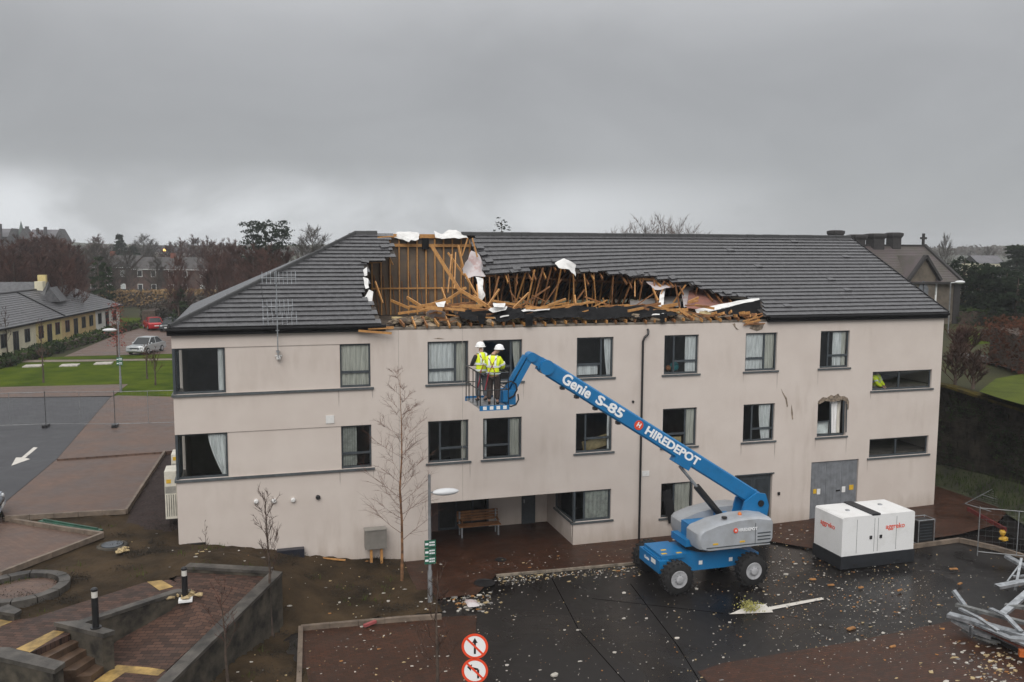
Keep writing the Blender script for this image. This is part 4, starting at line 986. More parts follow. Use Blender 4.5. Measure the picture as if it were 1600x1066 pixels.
drape([(1030, 490), (1042, 490)], [(1032, 504), (1040, 503)], -.05, -.12, m_black_felt, 3.4, .05, 4)
TM = 'torn_membrane'
drape([(616, 372), (622, 362), (640, 362), (654, 365)], [(640, 377), (642, 373), (650, 375), (655, 372)], RY+.05, RY-.5, m_torn, 4, .10, 16, 5, TM)
drape([(678, 362), (690, 366), (702, 361), (712, 360), (729, 366)], [(681, 370), (692, 372), (704, 371), (715, 371), (731, 372)], RY+.05, RY-.4, m_torn, 5, .10, 20, 4, TM)
drape([(590, 372), (607, 370)], [(592, 381), (607, 380)], RY-.3, RY-.9, m_torn_g, 6, .03, 6, 3, TM)
drape([(736, 392), (748, 395), (752, 402), (756, 424)], [(722, 420), (728, 438), (742, 432), (757, 434)], 4.5, 3.8, m_torn_g, 7, .10, 16, 8, TM)
drape([(744, 432), (754, 436)], [(750, 478), (757, 462)], 3.8, 2.4, m_torn, 8, .08, 6, 10, TM)
drape([(568, 422), (574, 418)], [(570, 432), (574, 431)], 3.1, 2.9, m_torn, 9, .03, 4, 4, TM); drape([(567, 434), (575, 436)], [(572, 452), (577, 450)], 2.6, 2.0, m_torn, 10, .04, 4, 5, TM)
drape([(576, 452), (583, 455)], [(564, 475), (581, 478)], 2.0, 1.3, m_torn, 11, .04, 6, 6, TM)
drape([(868, 410), (882, 404), (900, 414)], [(874, 418), (888, 421), (898, 432)], 3.7, 3.4, m_torn, 12, .09, 12, 6, TM)
drape([(1010, 440), (1072, 444)], [(1024, 453), (1066, 447)], 3.3, 2.6, m_torn_g, 13, .08, 12, 4, TM)
drape([(1034, 448), (1040, 448)], [(1028, 480), (1036, 479)], 3.0, 1.6, m_torn, 14, .05, 4, 10, TM)
for (pp, seed) in (([(782, 488), (796, 487), (781, 497), (795, 494)], 15), ([(925, 490), (960, 484), (930, 496), (980, 494)], 16), ([(975, 487), (1000, 490), (985, 496), (1002, 497)], 17), ([(1004, 490), (1035, 487), (1010, 495), (1038, 491)], 18), ([(760, 483), (792, 479), (770, 488), (790, 485)], 19), ([(812, 484), (860, 481), (818, 487), (858, 485)], 20), ([(680, 472), (696, 470), (684, 480), (694, 480)], 21), ([(770, 474), (790, 473), (772, 480), (788, 480)], 22)):
    drape(pp[:2], pp[2:], .7, .2, m_torn, seed, .05, 12, 4, TM)
# overturned slab of roofing at the right end of the gap
m_pink = M('red brown underlay face', (.27, .115, .085), .85, scale=2.2, bump=.3, col2=(.17, .085, .07))
def flapq(pp, mat, seed, nm, y0, y1, amp=.05, nu=14, nv=6): return drape(pp[0], pp[1], y0, y1, mat, seed, amp, nu, nv, nm)
flapq(([(1076, 455), (1100, 452), (1130, 464), (1180, 468)], [(1074, 482), (1095, 484), (1130, 477), (1182, 470)]), m_pink, 23, 'roof_flap', 2.9, 1.0, .05, 20, 6)
flapq(([(1086, 484), (1120, 477), (1160, 469), (1186, 466)], [(1090, 491), (1122, 484), (1160, 474), (1187, 470)]), m_torn, 24, 'roof_flap', .9, .6, .02, 20, 3)
flapq(([(1108, 489), (1130, 482), (1160, 474), (1188, 468)], [(1115, 494), (1140, 494), (1165, 491), (1188, 490)]), m_black_felt, 25, 'roof_flap', .6, .3, .03, 16, 5)
flapq(([(1064, 450), (1085, 448)], [(1068, 480), (1078, 476)]), m_torn_g, 26, 'roof_flap', 3.2, 2.2, .08, 8, 6)
flapq(([(985, 470), (1064, 462)], [(985, 480), (1064, 480)]), M('grey ceiling board', (.26, .24, .23), .8), 27, 'ceiling_board', 3.6, 2.4, .04, 12, 4)
for k in range(9):
    q = Fy(1112+k*8.5+trn.uniform(-2, 2), 493+trn.uniform(-4, 3), .1); MB().beam(q, (q[0]+trn.uniform(-.2, .2), q[1]-.25, q[2]+trn.uniform(-.1, .22)), .05, .11).build('rafter_tail', m_wood, bld)
for k in range(8):
    q = Fy(1162+trn.uniform(-3, 12), 497+trn.uniform(-3, 12), -.08); an = trn.uniform(.1, .9); MB().beam(q, (q[0]+.7*math.cos(an), q[1]-.1, q[2]+.35*math.sin(an)), .03, .05).build('broken_batten', trn.choice([m_wood, m_wood_d]), bld)
# loose tiles hanging along the broken edge
k = 0
for t in range(400):
    X = trn.uniform(7, 23); s = trn.uniform(.5, 7.2)
    if not gone(X, s) and (gone(X, s-.35) or gone(X-.35, s) or gone(X+.35, s)) and k < 40:
        k += 1; q = Vector(front(X, s, .07)); an = trn.uniform(-.5, .5); d = Vector((math.cos(an), math.sin(an)*cS*.6, math.sin(an)*sS)); MB().beam(q-d*.17, q+d*.17, .30, .03, up=(0, -sS, cS)).build('loose_tile', m_tile, roof)

# ---------------------------------------------------------------- things fixed on or leaning at the building
m_cream = M('cream enamel', (.66, .63, .54), .45, .12, 3, .03)
for i, (y, z) in enumerate(((1.35, 2.0), (4.3, 2.15))):
    root = thing('condenser_unit', (-.35, y, z), ('cream air conditioning unit on the left gable with yellow sticker, nearer one', 'cream air conditioning unit on the left gable, farther one')[i], 'air conditioner', 'air conditioners on the gable')
    h = 1.75 if i == 0 else 1.55
    MB().box(-.52, -.12, y, y+.95, z, z+h).build('casing', m_cream, root)
    MB().box(-.50, -.14, y-.012, y-.002, z+.95, z+1.2).build('grille', M('grille grey', (.30, .29, .26), .6), root)
    MB().box(-.46, -.30, y-.014, y-.003, z+1.32, z+1.46).build('sticker', m_sign_y, root)
    for k in range(5): MB().tube([(-.46+k*.075, y-.02, z+.1), (-.46+k*.075, y-.02, z+.9)], .008, 5).build('guard_bar', m_black, root)
    for xx in (-.5, -.16): MB().box(xx, xx+.04, y+.1, y+.85, z-.25 if False else z-.08, z-.001).build('bracket', m_black, root)
    MB().box(-.13, -.002, y+.3, y+.6, z+.3, z+.5).build('bracket', m_black, root)
root = thing('meter_cabinet', (6.8, -.35, .2), 'grey metal cabinet on two short posts in front of the wall beside the birch', 'cabinet')
MB().box(6.42, 7.2, -.5, -.18, .80, 1.5).build('casing', M('cabinet grey', (.20, .185, .165), .5, .1), root)
MB().box(6.40, 7.22, -.53, -.15, 1.501, 1.54).build('lid', M('cabinet lid', (.25, .235, .21), .5, .1), root)
for x in (6.6, 6.98): MB().box(x, x+.09, -.40, -.30, .1, .799).build('leg', m_wood, root)
o = MB().box(3.3, 4.25, -.34, -.06, .62, 1.0).build('planter_trough', M('dark blue plastic', (.018, .02, .03), .4)); tag(o, 'dark trough standing on the soil against the wall base', 'trough')
o = MB().box(.25, .9, -.10, -.012, 1.15, 1.47).build('air_brick_cover', m_black); tag(o, 'low black vent opening at the wall base by the left corner', 'vent')
# TV aerials on a mast at the eave
root = thing('tv_aerial', (3.5, -.28, 7.9), 'tall mast with two television aerials fixed at the left eave', 'aerial')
mt = Fy(431, 432, -.28)
MB().tube([(3.5, -.28, 7.95), (3.5, -.28, 11.0)], .021, 6).build('mast', m_metal, root)
MB().box(3.44, 3.56, -.262, -.005, 8.15, 8.19).box(3.44, 3.56, -.262, -.165, 8.9, 8.94).build('wall_bracket', m_metal, root)
for (z, dx, n, le) in ((10.75, .9, 9, .42), (9.75, .8, 8, .5), (9.35, .9, 8, .45)):
    MB().tube([(3.0, -.28, z), (3.0+dx*1.3, -.3, z+.02)], .012, 5).build('boom', m_metal, root)
    b = MB()
    for k in range(n): xx = 3.03+dx*1.25*k/(n-1); b.tube([(xx, -.28-le*.3, z-le*.5), (xx, -.28+le*.3, z+le*.5)], .008, 4)
    stuff(b.build('aerial_element', m_metal, root))
MB().tube([(3.5, -.28, 9.4), (3.05, -.3, 9.9), (3.0, -.28, 10.5)], .01, 5).tube([(3.5, -.28, 9.1), (4.1, -.3, 9.25)], .012, 5).build('cable', m_black, root)
# bench in the entrance recess
root = thing('wooden_bench', (11.4, 2.3, .03), 'brown slatted wooden bench in the shade of the entrance recess', 'bench')
for k in range(4): MB().box(10.55, 12.3, 2.0+k*.12, 2.1+k*.12, .47, .50).build('seat_slat', m_wood_d, root)
for k in range(4): MB().box(10.55, 12.3, 2.50+k*.02, 2.53+k*.02, .58+k*.11, .67+k*.11).build('back_slat', m_wood_d, root)
for x in (10.62, 12.16):
    for y in (2.02, 2.46): MB().box(x, x+.06, y, y+.05, .03, .469 if y < 2.2 else 1.0).build('leg', m_metal, root)
    MB().box(x, x+.06, 1.98, 2.5, .66, .70).build('armrest', m_wood_d, root)
# ---------------------------------------------------------------- skinned figures
def skin(name, pts, edges, rad, mat, parent, sub=2, root=0):
    me = bpy.data.meshes.new(name); off = Vector(ORI[parent.name]) if parent else Vector()
    me.from_pydata([tuple(Vector(q)-off) for q in pts], edges, [])
    o = bpy.data.objects.new(name, me); COL.objects.link(o)
    sk = o.modifiers.new('s', 'SKIN'); sk.use_smooth_shade = True
    for i, q in enumerate(rad):
        q = q if isinstance(q, tuple) else (q, q); me.skin_vertices[0].data[i].radius = q
    me.skin_vertices[0].data[root].use_root = True
    sm = o.modifiers.new('u', 'SUBSURF'); sm.levels = sub; sm.render_levels = sub
    bpy.context.view_layer.update()
    new = bpy.data.meshes.new_from_object(o.evaluated_get(bpy.context.evaluated_depsgraph_get()))
    o.modifiers.clear(); o.data = new; new.name = name; new.materials.clear(); new.materials.append(mat)
    new.polygons.foreach_set('use_smooth', [True]*len(new.polygons))
    if parent: o.parent = parent; ORI[o.name] = ORI[parent.name]
    return o
m_skin = M('skin', (.42, .24, .17), .5, .1, 8, .03)
m_hivis = M('yellow high visibility cloth', (.80, .93, .02), .6, .10, 6, .35)
m_silver = M('silver reflective tape', (.72, .76, .76), .35, .08, 8, .02)
m_dcloth = M('dark brown trousers', (.045, .032, .028), .8, .3, 5, .15)
m_gcloth = M('grey trousers', (.12, .13, .145), .8, .25, 5, .15)
m_dsleeve = M('dark sleeve', (.022, .022, .024), .8, .25, 5, .15)
m_boot = M('black boot', (.012, .011, .010), .5)
m_helm = M('white helmet', (.82, .82, .81), .3, .03, 3, .0)
m_harn = M('red harness strap', (.32, .035, .05), .6)
def person(label, base, face, trouser, sleeve, arms, scale=1.0, lean=0.0, head=(0, 0), legs=True, group='workers in high visibility clothing'):
    """base: feet on the floor; face: heading (0 = +y). arms: list of (elbow, wrist) for left, right in body axes (right, forward, up)"""
    root = thing('person', base, label, 'person', group); s = scale
    f = Vector((math.sin(face), math.cos(face), 0)); r = Vector((f.y, -f.x, 0)); B = Vector([float(q) for q in base])
    def W_(x, y, z): return B+(r*x+f*(y+lean*max(0, z-.9))+Vector((0, 0, z)))*s
    pts = [W_(0, 0, .95), W_(0, .0, 1.12), W_(0, .0, 1.34), W_(0, .0, 1.48), W_(0, .03, 1.56), W_(head[0]*.3, .05+head[1], 1.66)]
    rad = [(.15, .11), (.135, .10), (.17, .11), (.08, .075), (.055, .06), (.085, .10)]
    ed = [(0, 1), (1, 2), (2, 3), (3, 4), (4, 5)]
    def add(q, rr, par): pts.append(q); rad.append(rr); ed.append((par, len(pts)-1)); return len(pts)-1
    J = {}
    for sg, (el, wr) in zip((-1, 1), arms):
        a = add(W_(sg*.17, 0, 1.42), .065, 2); a = add(W_(*el), .046, a); J[sg] = (len(pts)-2, a); w_ = add(W_(*wr), .032, a); d = (Vector(wr)-Vector(el)).normalized()
        h = add(W_(*(Vector(wr)+d*.06)), .034, w_); sd = d.cross(Vector((0, 0, 1)))
        sd = sd.normalized() if sd.length > .1 else Vector((1, 0, 0))
        for k, (o_, ln) in enumerate(((-.03, .07), (-.011, .085), (.009, .08), (.029, .062))):
            q = Vector(wr)+d*.09+sd*o_; g = add(W_(*q), .010, h); add(W_(*(q+d*ln*.8+Vector((0, 0, -.03)))), .008, g)
        add(W_(*(Vector(wr)+d*.06+sd*-.055*sg)), .011, w_)
    for sg in (-1, 1):
        a = add(W_(sg*.095, 0, .88), .095, 0); a = add(W_(sg*.12, .03, .50), .062, a); a = add(W_(sg*.13, -.01, .10), .042, a); add(W_(sg*.135, .13, .04), .04, a)
    skin('body', pts, ed, rad, m_skin, root)
    # face: nose, ears, eyes on the head
    hc = W_(head[0]*.3, .05+head[1], 1.66); b = MB()
    b.ball(hc+f*.115*s+Vector((0, 0, -.015)), .016*s, 6, 4)
    for sg in (-1, 1): b.ball(hc+r*.088*s*sg, .022*s, 6, 4, sc=(.6, 1, 1.3)); b.ball(hc+f*.098*s+r*.035*s*sg+Vector((0, 0, .015)), .010*s, 6, 4)
    b.build('face', m_skin, root, True)
    # trousers
    tp = [W_(0, 0, 1.0)]; tr = [(.195, .15)]; te = []
    for sg in (-1, 1):
        k = len(tp); tp += [W_(sg*.10, 0, .86), W_(sg*.12, .03, .50), W_(sg*.13, -.005, .14)]; tr += [.125, .098, .085]; te += [(0, k), (k, k+1), (k+1, k+2)]
    skin('trousers', tp, te, tr, trouser, root)
    for sg in (-1, 1): skin('boot', [W_(sg*.13, -.03, .10), W_(sg*.13, -.02, .045), W_(sg*.14, .16, .04)], [(0, 1), (1, 2)], [.062, .055, .042], m_boot, root, 1)
    # jacket
    jp = [W_(0, 0, .84), W_(0, 0, 1.10), W_(0, 0, 1.33), W_(0, .0, 1.46), W_(0, .01, 1.52)]; jr = [(.215, .165), (.205, .16), (.235, .175), (.15, .13), (.095, .095)]; je = [(0, 1), (1, 2), (2, 3), (3, 4)]
    if sleeve is m_hivis:
        for sg, (el, wr) in zip((-1, 1), arms):
            k = len(jp); jp += [W_(sg*.19, 0, 1.41), W_(*el), W_(*(Vector(wr)*.9+Vector(el)*.1))]; jr += [.105, .09, .07]; je += [(2, k), (k, k+1), (k+1, k+2)]
        jk = skin('jacket', jp, je, jr, m_hivis, root)
    else:
        jk = skin('jacket', jp, je, jr, m_hivis, root)
        for sg, (el, wr) in zip((-1, 1), arms):
            skin('sleeve', [W_(sg*.15, 0, 1.42), W_(sg*.20, 0, 1.39), W_(*el), W_(*(Vector(wr)*.9+Vector(el)*.1))], [(0, 1), (1, 2), (2, 3)], [.07, .085, .068, .052], sleeve, root)
    # reflective bands: two hoops and two shoulder strips
    for z, a, c in ((.95, .230, .178), (1.15, .222, .174)):
        b = MB(); n = 20; vs = []
        for zz in (z, z+.06):
            for k in range(n):
                an = 2*math.pi*k/n; vs.append(W_(a*math.cos(an), c*math.sin(an), zz))
        b.add(vs, [(k, (k+1) % n, (k+1) % n+n, k+n) for k in range(n)]).build('reflective_band', m_silver, root, True)
    for sg in (-1, 1):
        b = MB(); q = [(.09, -.185, 1.2), (.10, -.19, 1.35), (.10, -.12, 1.495), (.10, .04, 1.51), (.09, .18, 1.38), (.09, .185, 1.2)]
        vs = []
        for (x, y, z) in q: vs += [W_(sg*(x-.03), y, z), W_(sg*(x+.03), y, z)]
        b.add(vs, [(2*i, 2*i+1, 2*i+3, 2*i+2) for i in range(5)]).build('reflective_band', m_silver, root, True)
        if sleeve is m_hivis:
            el = Vector(arms[0 if sg < 0 else 1][0]); sh = Vector((sg*.19, 0, 1.41)); q = sh+(el-sh)*.62; d = (el-sh).normalized()
            MB().cyl(W_(*(q-d*.03)), W_(*(q+d*.03)), .105*s, 14).build('reflective_band', m_silver, root, True)
    # helmet
    hb = W_(head[0]*.3, .05+head[1], 1.66)+Vector((0, 0, .03*s)); b = MB()
    b.lathe(hb, [(.150*s, 0), (.145*s, .02*s), (.135*s, .06*s), (.105*s, .115*s), (.05*s, .142*s), (.005, .15*s)], 18)
    b.lathe(hb, [(.165*s, -.012), (.167*s, 0), (.14*s, .012)], 18)
    b.slab([hb+r*x*s+f*y*s+Vector((0, 0, .008)) for x, y in ((-.11, .11), (-.08, .20), (.08, .20), (.11, .11))], .012)
    b.build('helmet', m_helm, root, True)
    # harness straps
    b = MB(); b.tube([W_(-.12, -.17, 1.44), W_(0, -.19, 1.22), W_(.10, -.18, 1.0)], .012, 5); b.tube([W_(.12, -.17, 1.44), W_(0, -.19, 1.22), W_(-.10, -.18, 1.0)], .012, 5); b.tube([W_(-.10, -.17, 1.0), W_(-.16, -.20, .7), W_(-.22, -.16, .45)], .022, 5)
    b.build('harness', m_harn, root, True)
    return root

# ---------------------------------------------------------------- boom lift
m_blue = M('blue machine paint', (.008, .15, .36), .38, scale=2.2, bump=.06, col2=(.011, .125, .29), mix=(.3, .5))
m_cowl = M('light grey cowl', (.36, .38, .41), .4, scale=1.8, bump=.05, col2=(.29, .30, .31))
m_tyre = M('black tyre', (.012, .011, .011), .75, .3, 8, .3)
m_rim = M('grey rim', (.36, .36, .37), .5, .15, 5, .05)
m_letter = flat('white lettering', (.82, .83, .84), .5)
m_red = flat('orange red mark', (.68, .07, .03), .5)
m_orange = flat('amber lens', (.65, .17, .03), .4)
LY = -4.40
lift = thing('boom_lift', (17.9, LY, 0), 'blue telescopic boom lift with grey engine covers, its boom raised to the top windows', 'boom lift')
def wheel(x, y, outer):
    b = MB(); prof = [(.30, -.20), (.47, -.20), (.54, -.15), (.56, -.08), (.56, .08), (.54, .15), (.47, .20), (.30, .20)]
    b.lathe((x, y, .56), prof, 32, 'y')
    for k in range(20):     # tread lugs
        a = 2*math.pi*k/20
        for sd in (-1, 1):
            a2 = a+(.08 if sd > 0 else 0); c0 = Vector((x+.555*math.cos(a2), y+sd*.10, .56+.555*math.sin(a2))); b.beam(c0+Vector((0, -sd*.09, 0)), c0+Vector((.05*-math.sin(a2), sd*.10, .05*math.cos(a2))), .075, .05, up=(math.cos(a2), 0, math.sin(a2)))
    t = b.build('wheel', m_tyre, lift, True)
    MB().lathe((x, y, .56), [(.31, -.13*1), (.31, .13)], 24, 'y').build('rim_band', m_rim, t, True)
    MB().lathe((x, y+outer*.20, .56), [(.31, .002*outer), (.30, .022*outer), (.27, .022*outer), (.23, .004*outer), (.14, .006*outer), (.13, .07*outer), (.09, .09*outer)], 24, 'y').build('rim', m_rim, t, True)
    b = MB()
    for k in range(9):
        a = 2*math.pi*k/9; b.cyl((x+.16*math.cos(a), y+outer*.20, .56+.16*math.sin(a)), (x+.16*math.cos(a), y+outer*.235, .56+.16*math.sin(a)), .016, 6)
    stuff(b.build('wheel_nut', m_metal, t))
for x in (16.42, 19.32):
    for y, o_ in ((-5.55, -1), (-3.28, 1)): wheel(x, y, o_)
# chassis: tapered front deck, low belly, axles
b = MB()
side = [(15.98, .62), (16.05, .50), (17.0, .52), (18.6, .52), (19.65, .60), (19.7, .98), (19.1, 1.16), (17.1, 1.18), (15.98, 1.10)]
b.extrude([(x, LY-.62, z) for x, z in side], (0, 1.24, 0)); ch = b.build('chassis', m_blue, lift)
MB().box(15.93, 16.30, LY-.82, LY+.82, .62, 1.06).build('axle_box', m_blue, lift); MB().box(19.5, 19.85, LY-.78, LY+.78, .60, 1.0).build('axle_box', m_blue, lift)
for x in (16.42, 19.32): MB().beam((x, -5.30, .56), (x, -3.5, .56), .22, .24).build('axle', m_black, lift)
MB().box(16.06, 17.0, LY-.70, LY+.70, 1.06, 1.20).build('deck_plate', m_blue, lift)
for x, y, z in ((16.15, -4.95, 1.205), (16.3, -4.6, 1.205), (16.7, -5.0, 1.205)): MB().box(x, x+.2, y, y+.1, z-.003, z+.004).build('warning_sticker', m_sign_y, lift)
MB().box(15.924, 15.929, -4.9, -4.55, .84, 1.0).build('number_plate', m_sign_w, lift)
for x in (17.55, 18.75): MB().box(x, x+.14, LY-.628, LY-.621, .72, .86).build('notice', m_sign_w, lift)
MB().cyl((17.95, LY, 1.17), (17.95, LY, 1.40), .72, 24).build('slew_ring', m_black, lift)
# turntable and covers
MB().box(17.05, 20.1, LY-.55, LY+.55, 1.38, 1.62).build('turntable', m_blue, lift)
def cowl(y0, y1, mat, name, x0=17.2, x1=20.18):
    """engine cover: rounded, its lower edge swept up at the tail"""
    sec = [(x0, 1.62), (x0+.06, 1.45), (x0+.35, 1.36), (x1-.9, 1.36), (x1-.06, 1.50), (x1, 1.62), (x1, 2.20), (x1-.08, 2.34), (x1-.6, 2.44), (x0+1.6, 2.44), (x0+.7, 2.30), (x0+.12, 2.12), (x0, 2.0)]
    out_ = y0 if abs(y0-LY) > abs(y1-LY) else y1; inn = y1 if out_ == y0 else y0
    cxx = (x0+x1)/2; czz = 1.9; b = MB(); n = len(sec); vs = []
    for yy, sc in ((inn, 1.0), (inn+(out_-inn)*.72, 1.0), (inn+(out_-inn)*.93, .965), (out_, .90)):
        vs += [(cxx+(x-cxx)*(sc if sc < 1 else 1)**.6, yy, czz+(z-czz)*sc) for x, z in sec]
    fs = [(r_*n+i, r_*n+(i+1) % n, (r_+1)*n+(i+1) % n, (r_+1)*n+i) for r_ in range(3) for i in range(n)]+[tuple(range(n)), tuple(range(3*n, 4*n))]
    return b.add(vs, fs).build(name, mat, lift, True)
c1 = cowl(-5.62, -4.72, m_cowl, 'engine_cover'); c2 = cowl(-3.2, -4.10, m_cowl, 'engine_cover', 17.3, 20.2)
MB().box(17.3, 20.1, -4.70, -4.12, 1.63, 2.1).build('boom_well', m_blue, lift)
MB().box(18.9, 20.0, -5.652, -5.60, 1.44, 1.465).build('cover_rib', m_cowl, c1)
for z in (1.62, 1.74, 1.86): MB().box(19.5, 20.02, -5.635, -5.60, z, z+.035).build('louvre', m_frame, c1)
MB().box(17.5, 20.0, -5.64, -5.605, 1.50, 1.525).build('cover_rib', m_frame, c1)
MB().box(19.40, 19.415, -5.632, -5.60, 1.46, 2.25).build('cover_joint', m_frame, c1)
for x in (17.75, 18.8): MB().box(x, x+.2, -5.63, -5.61, 1.60, 1.66).build('warning_sticker', m_sign_y, c1)
MB().cyl((18.35, -5.3, 2.42), (18.35, -5.3, 2.47), .10, 12).build('filler_cap', m_black, c1)
MB().lathe((19.05, -5.15, 2.43), [(.07, 0), (.07, .05), (.04, .10), (.005, .11)], 12).build('beacon', m_orange, c1, True)
MB().cyl((18.62, -5.645, 2.05), (18.62, -5.625, 2.05), .09, 16).build('emblem', m_red, c1)
text_part('H', .10, m_letter, c1, (18.62, -5.648, 2.05), (1, 0, 0), (0, 0, 1), .002, .003)
text_part('HIREDEPOT', .15, m_letter, c1, (19.08, -5.636, 2.05), (1, 0, 0), (0, 0, 1), .004, .004)
text_part('Genie', .16, m_letter, lift, (15.926, -4.2, .85), (0, -1, 0), (0, 0, 1), .003, .004)
# turret, boom
A0 = Vector((20.1, LY, 2.75)); B0 = Vector((11.55, LY, 8.15)); bd_ = (B0-A0).normalized(); bu = Vector((-bd_.z, 0, bd_.x)); bu = bu if bu.z > 0 else -bu
tri = [(19.1, 1.62), (20.35, 1.62), (20.5, 2.55), (20.35, 2.98), (20.0, 3.05), (19.5, 2.75), (19.35, 2.2)]
for y in (LY-.34, LY+.26): MB().extrude([(x, y, z) for x, z in tri], (0, .08, 0)).build('turret_plate', m_blue, lift)
MB().cyl(A0+Vector((.05, -.38, -.1)), A0+Vector((.05, .38, -.1)), .12, 14).build('pivot_pin', m_black, lift)
def boomsec(a, c, h, wd, name, mat, t=1.0):
    d = (c-a).normalized(); b = MB(); vs = []
    for q, k in ((a, 1.0), (c, t)):
        hh, ww = h*k/2, wd*k/2; e = .05
        for y, z in ((-ww, -hh+e), (-ww+e, -hh), (ww-e, -hh), (ww, -hh+e), (ww, hh-e), (ww-e, hh), (-ww+e, hh), (-ww, hh-e)): vs.append(q+Vector((0, y, 0))+bu*z)
    b.add(vs, [(i, (i+1) % 8, (i+1) % 8+8, i+8) for i in range(8)]+[tuple(range(8)), tuple(range(8, 16))])
    return b.build(name, mat, lift)
Lb = (B0-A0).length
boom = boomsec(A0, A0+bd_*(Lb*.93), .56, .30, 'boom', m_blue, .93)
boomsec(A0+bd_*(Lb*.90), A0+bd_*(Lb*.975), .46, .25, 'boom_extension', m_blue, .98)
kn = Vector(Fy(852, 571, LY))
MB().cyl(kn+Vector((0, -.225, -.05)), kn+Vector((0, .225, -.05)), .25, 22).build('knuckle', m_blue, lift, True)
MB().beam(kn-bd_*.75-bu*.02, kn, .30, .36, up=bu).build('boom_nose', m_blue, lift)
for t in (.62, .72, .80, .86): MB().box(*(lambda q: (q.x-.06, q.x+.06, LY-.1, LY+.1, q.z-.05, q.z+.05))(A0+bd_*(Lb*t)-bu*.30)).build('boom_lug', m_black, lift)
fy = LY-.16
def onboom(pxx, pyy): q = Fy(pxx, pyy, fy); t = Vector((q[0], LY, q[2]))-A0; s_ = t.dot(bd_); return A0+bd_*s_
def boomtext(s, p0, p1, size, bold, shear=0.0, space=1.0):
    a, c = onboom(*p0), onboom(*p1); mid_ = (a+c)/2; t = text_part(s, size, m_letter, boom, (mid_.x, LY-.153, mid_.z), -bd_, bu, .006, bold, shear, space)
    w_ = t.dimensions.x if False else None
    xs_ = [v.co.dot(-bd_) for v in t.data.vertices]; cur = max(xs_)-min(xs_); want = (c-a).length; k = want/cur
    cen_ = Vector((mid_.x, LY-.153, mid_.z))-Vector(ORI[boom.name])
    for v in t.data.vertices: d = (v.co-cen_).dot(-bd_); v.co += (-bd_)*(d*(k-1))
boomtext('Genie', (878, 593), (917, 627), .50, .015)
boomtext('S-85', (929, 630), (968, 659), .44, .014)
boomtext('HIREDEPOT', (1004, 681), (1085, 735), .40, .014)
q = onboom(994, 672); MB().cyl((q.x, LY-.158, q.z), (q.x, LY-.13, q.z), .17, 24).build('emblem', m_red, boom)
text_part('H', .22, m_letter, boom, (q.x, LY-.161, q.z), -bd_, bu, .003, .008)
# lift cylinder under the boom
c0 = Vector((18.75, LY, 2.2)); c1_ = A0+bd_*(Lb*.33)-bu*.45
MB().cyl(c0, c0+(c1_-c0)*.60, .12, 14).build('cylinder_barrel', m_black, lift, True); MB().cyl(c0+(c1_-c0)*.60, c1_, .055, 12).build('cylinder_rod', m_metal, lift, True)
MB().beam(A0+bd_*(Lb*.30)-bu*.28, A0+bd_*(Lb*.37)-bu*.28, .36, .30, up=bu).build('cylinder_bracket', m_blue, lift); MB().box(c0.x-.2, c0.x+.3, LY-.2, LY+.2, 1.9, 2.3).build('cylinder_bracket', m_blue, lift)
# jib and basket
jt = Vector(Fy(829, 556, LY)); MB().beam(kn, jt+Vector((.02, 0, -.05)), .24, .34, up=(0, 0, 1)).build('jib_link', m_blue, lift); MB().cyl(jt+Vector((0, -.2, -.03)), jt+Vector((0, .2, -.03)), .16, 16).build('jib_pin', m_blue, lift); jb = Vector(Fy(796, 616, LY))
for o_, y in ((.0, -.12), (.0, .12)):
    MB().beam(jt+Vector((0, y, 0)), jb+Vector((0, y, 0)), .08, .18).build('jib_arm', m_blue, lift)
off = Vector((-.20, 0, .02))
MB().beam(jt+off, jb+off+Vector((0, 0, .05)), .16, .12).build('jib_arm', m_blue, lift)
MB().cyl(jt+Vector((-.12, 0, -.3)), jb+Vector((-.12, 0, .3)), .05, 10).build('jib_cylinder', m_black, lift)
MB().box(jb.x-.35, jb.x+.16, LY-.2, LY+.2, jb.z-.32, jb.z+.14).build('rotator', m_blue, lift)
bx0, bx1, by0, by1 = 9.50, 10.42, -5.35, -3.45; bz = 6.78
bk = MB().box(bx0, bx1, by0, by1, bz-.06, bz).build('basket', m_metal, lift)
MB().box(bx0-.03, bx1+.03, by0-.03, by0-.001, bz-.10, bz+.06).build('toe_board', m_blue, bk); MB().box(bx0-.03, bx1+.03, by1+.001, by1+.03, bz-.10, bz+.06).build('toe_board', m_blue, bk)
for k in range(4): MB().box(bx0+.08+k*.22, bx0+.20+k*.22, by0-.034, by0-.031, bz-.07, bz+.04).build('hazard_stripe', m_sign_w, bk)
posts = [(bx0, by0), (bx1, by0), (bx0, by1), (bx1, by1), ((bx0+bx1)/2, by0), ((bx0+bx1)/2, by1), (bx0, LY), (bx1, LY), (bx0, LY-.55), (bx0, LY+.55)]
for x, y in posts: MB().tube([(x, y, bz), (x, y, bz+1.1)], .017, 6).build('rail_post', m_black, bk)
for z in (.55, 1.1):
    for a, c in (((bx0, by0), (bx1, by0)), ((bx0, by1), (bx1, by1)), ((bx0, by0), (bx0, by1)), ((bx1, by0), (bx1, by1))):
        MB().tube([(*a, bz+z), (*c, bz+z)], .018, 6).build('rail', m_black if z < 1 or a[0] == c[0] else m_frame, bk)
MB().box(10.16, 10.42, -4.25, -3.65, bz+.80, bz+1.14).build('control_box', m_blue, bk)
MB().box(10.425, 10.62, -4.75, -4.05, bz+.05, bz+.40).build('support_frame', m_blue, bk)
MB().tube([(10.63, LY-.2, bz+.1), (10.82, LY-.25, bz+.22), (10.92, LY-.27, bz+.42), (10.88, LY-.27, bz+.60), (10.72, LY-.25, bz+.70), (10.44, LY-.2, bz+.62)], .028, 7).build('hose', m_black, lift, True)
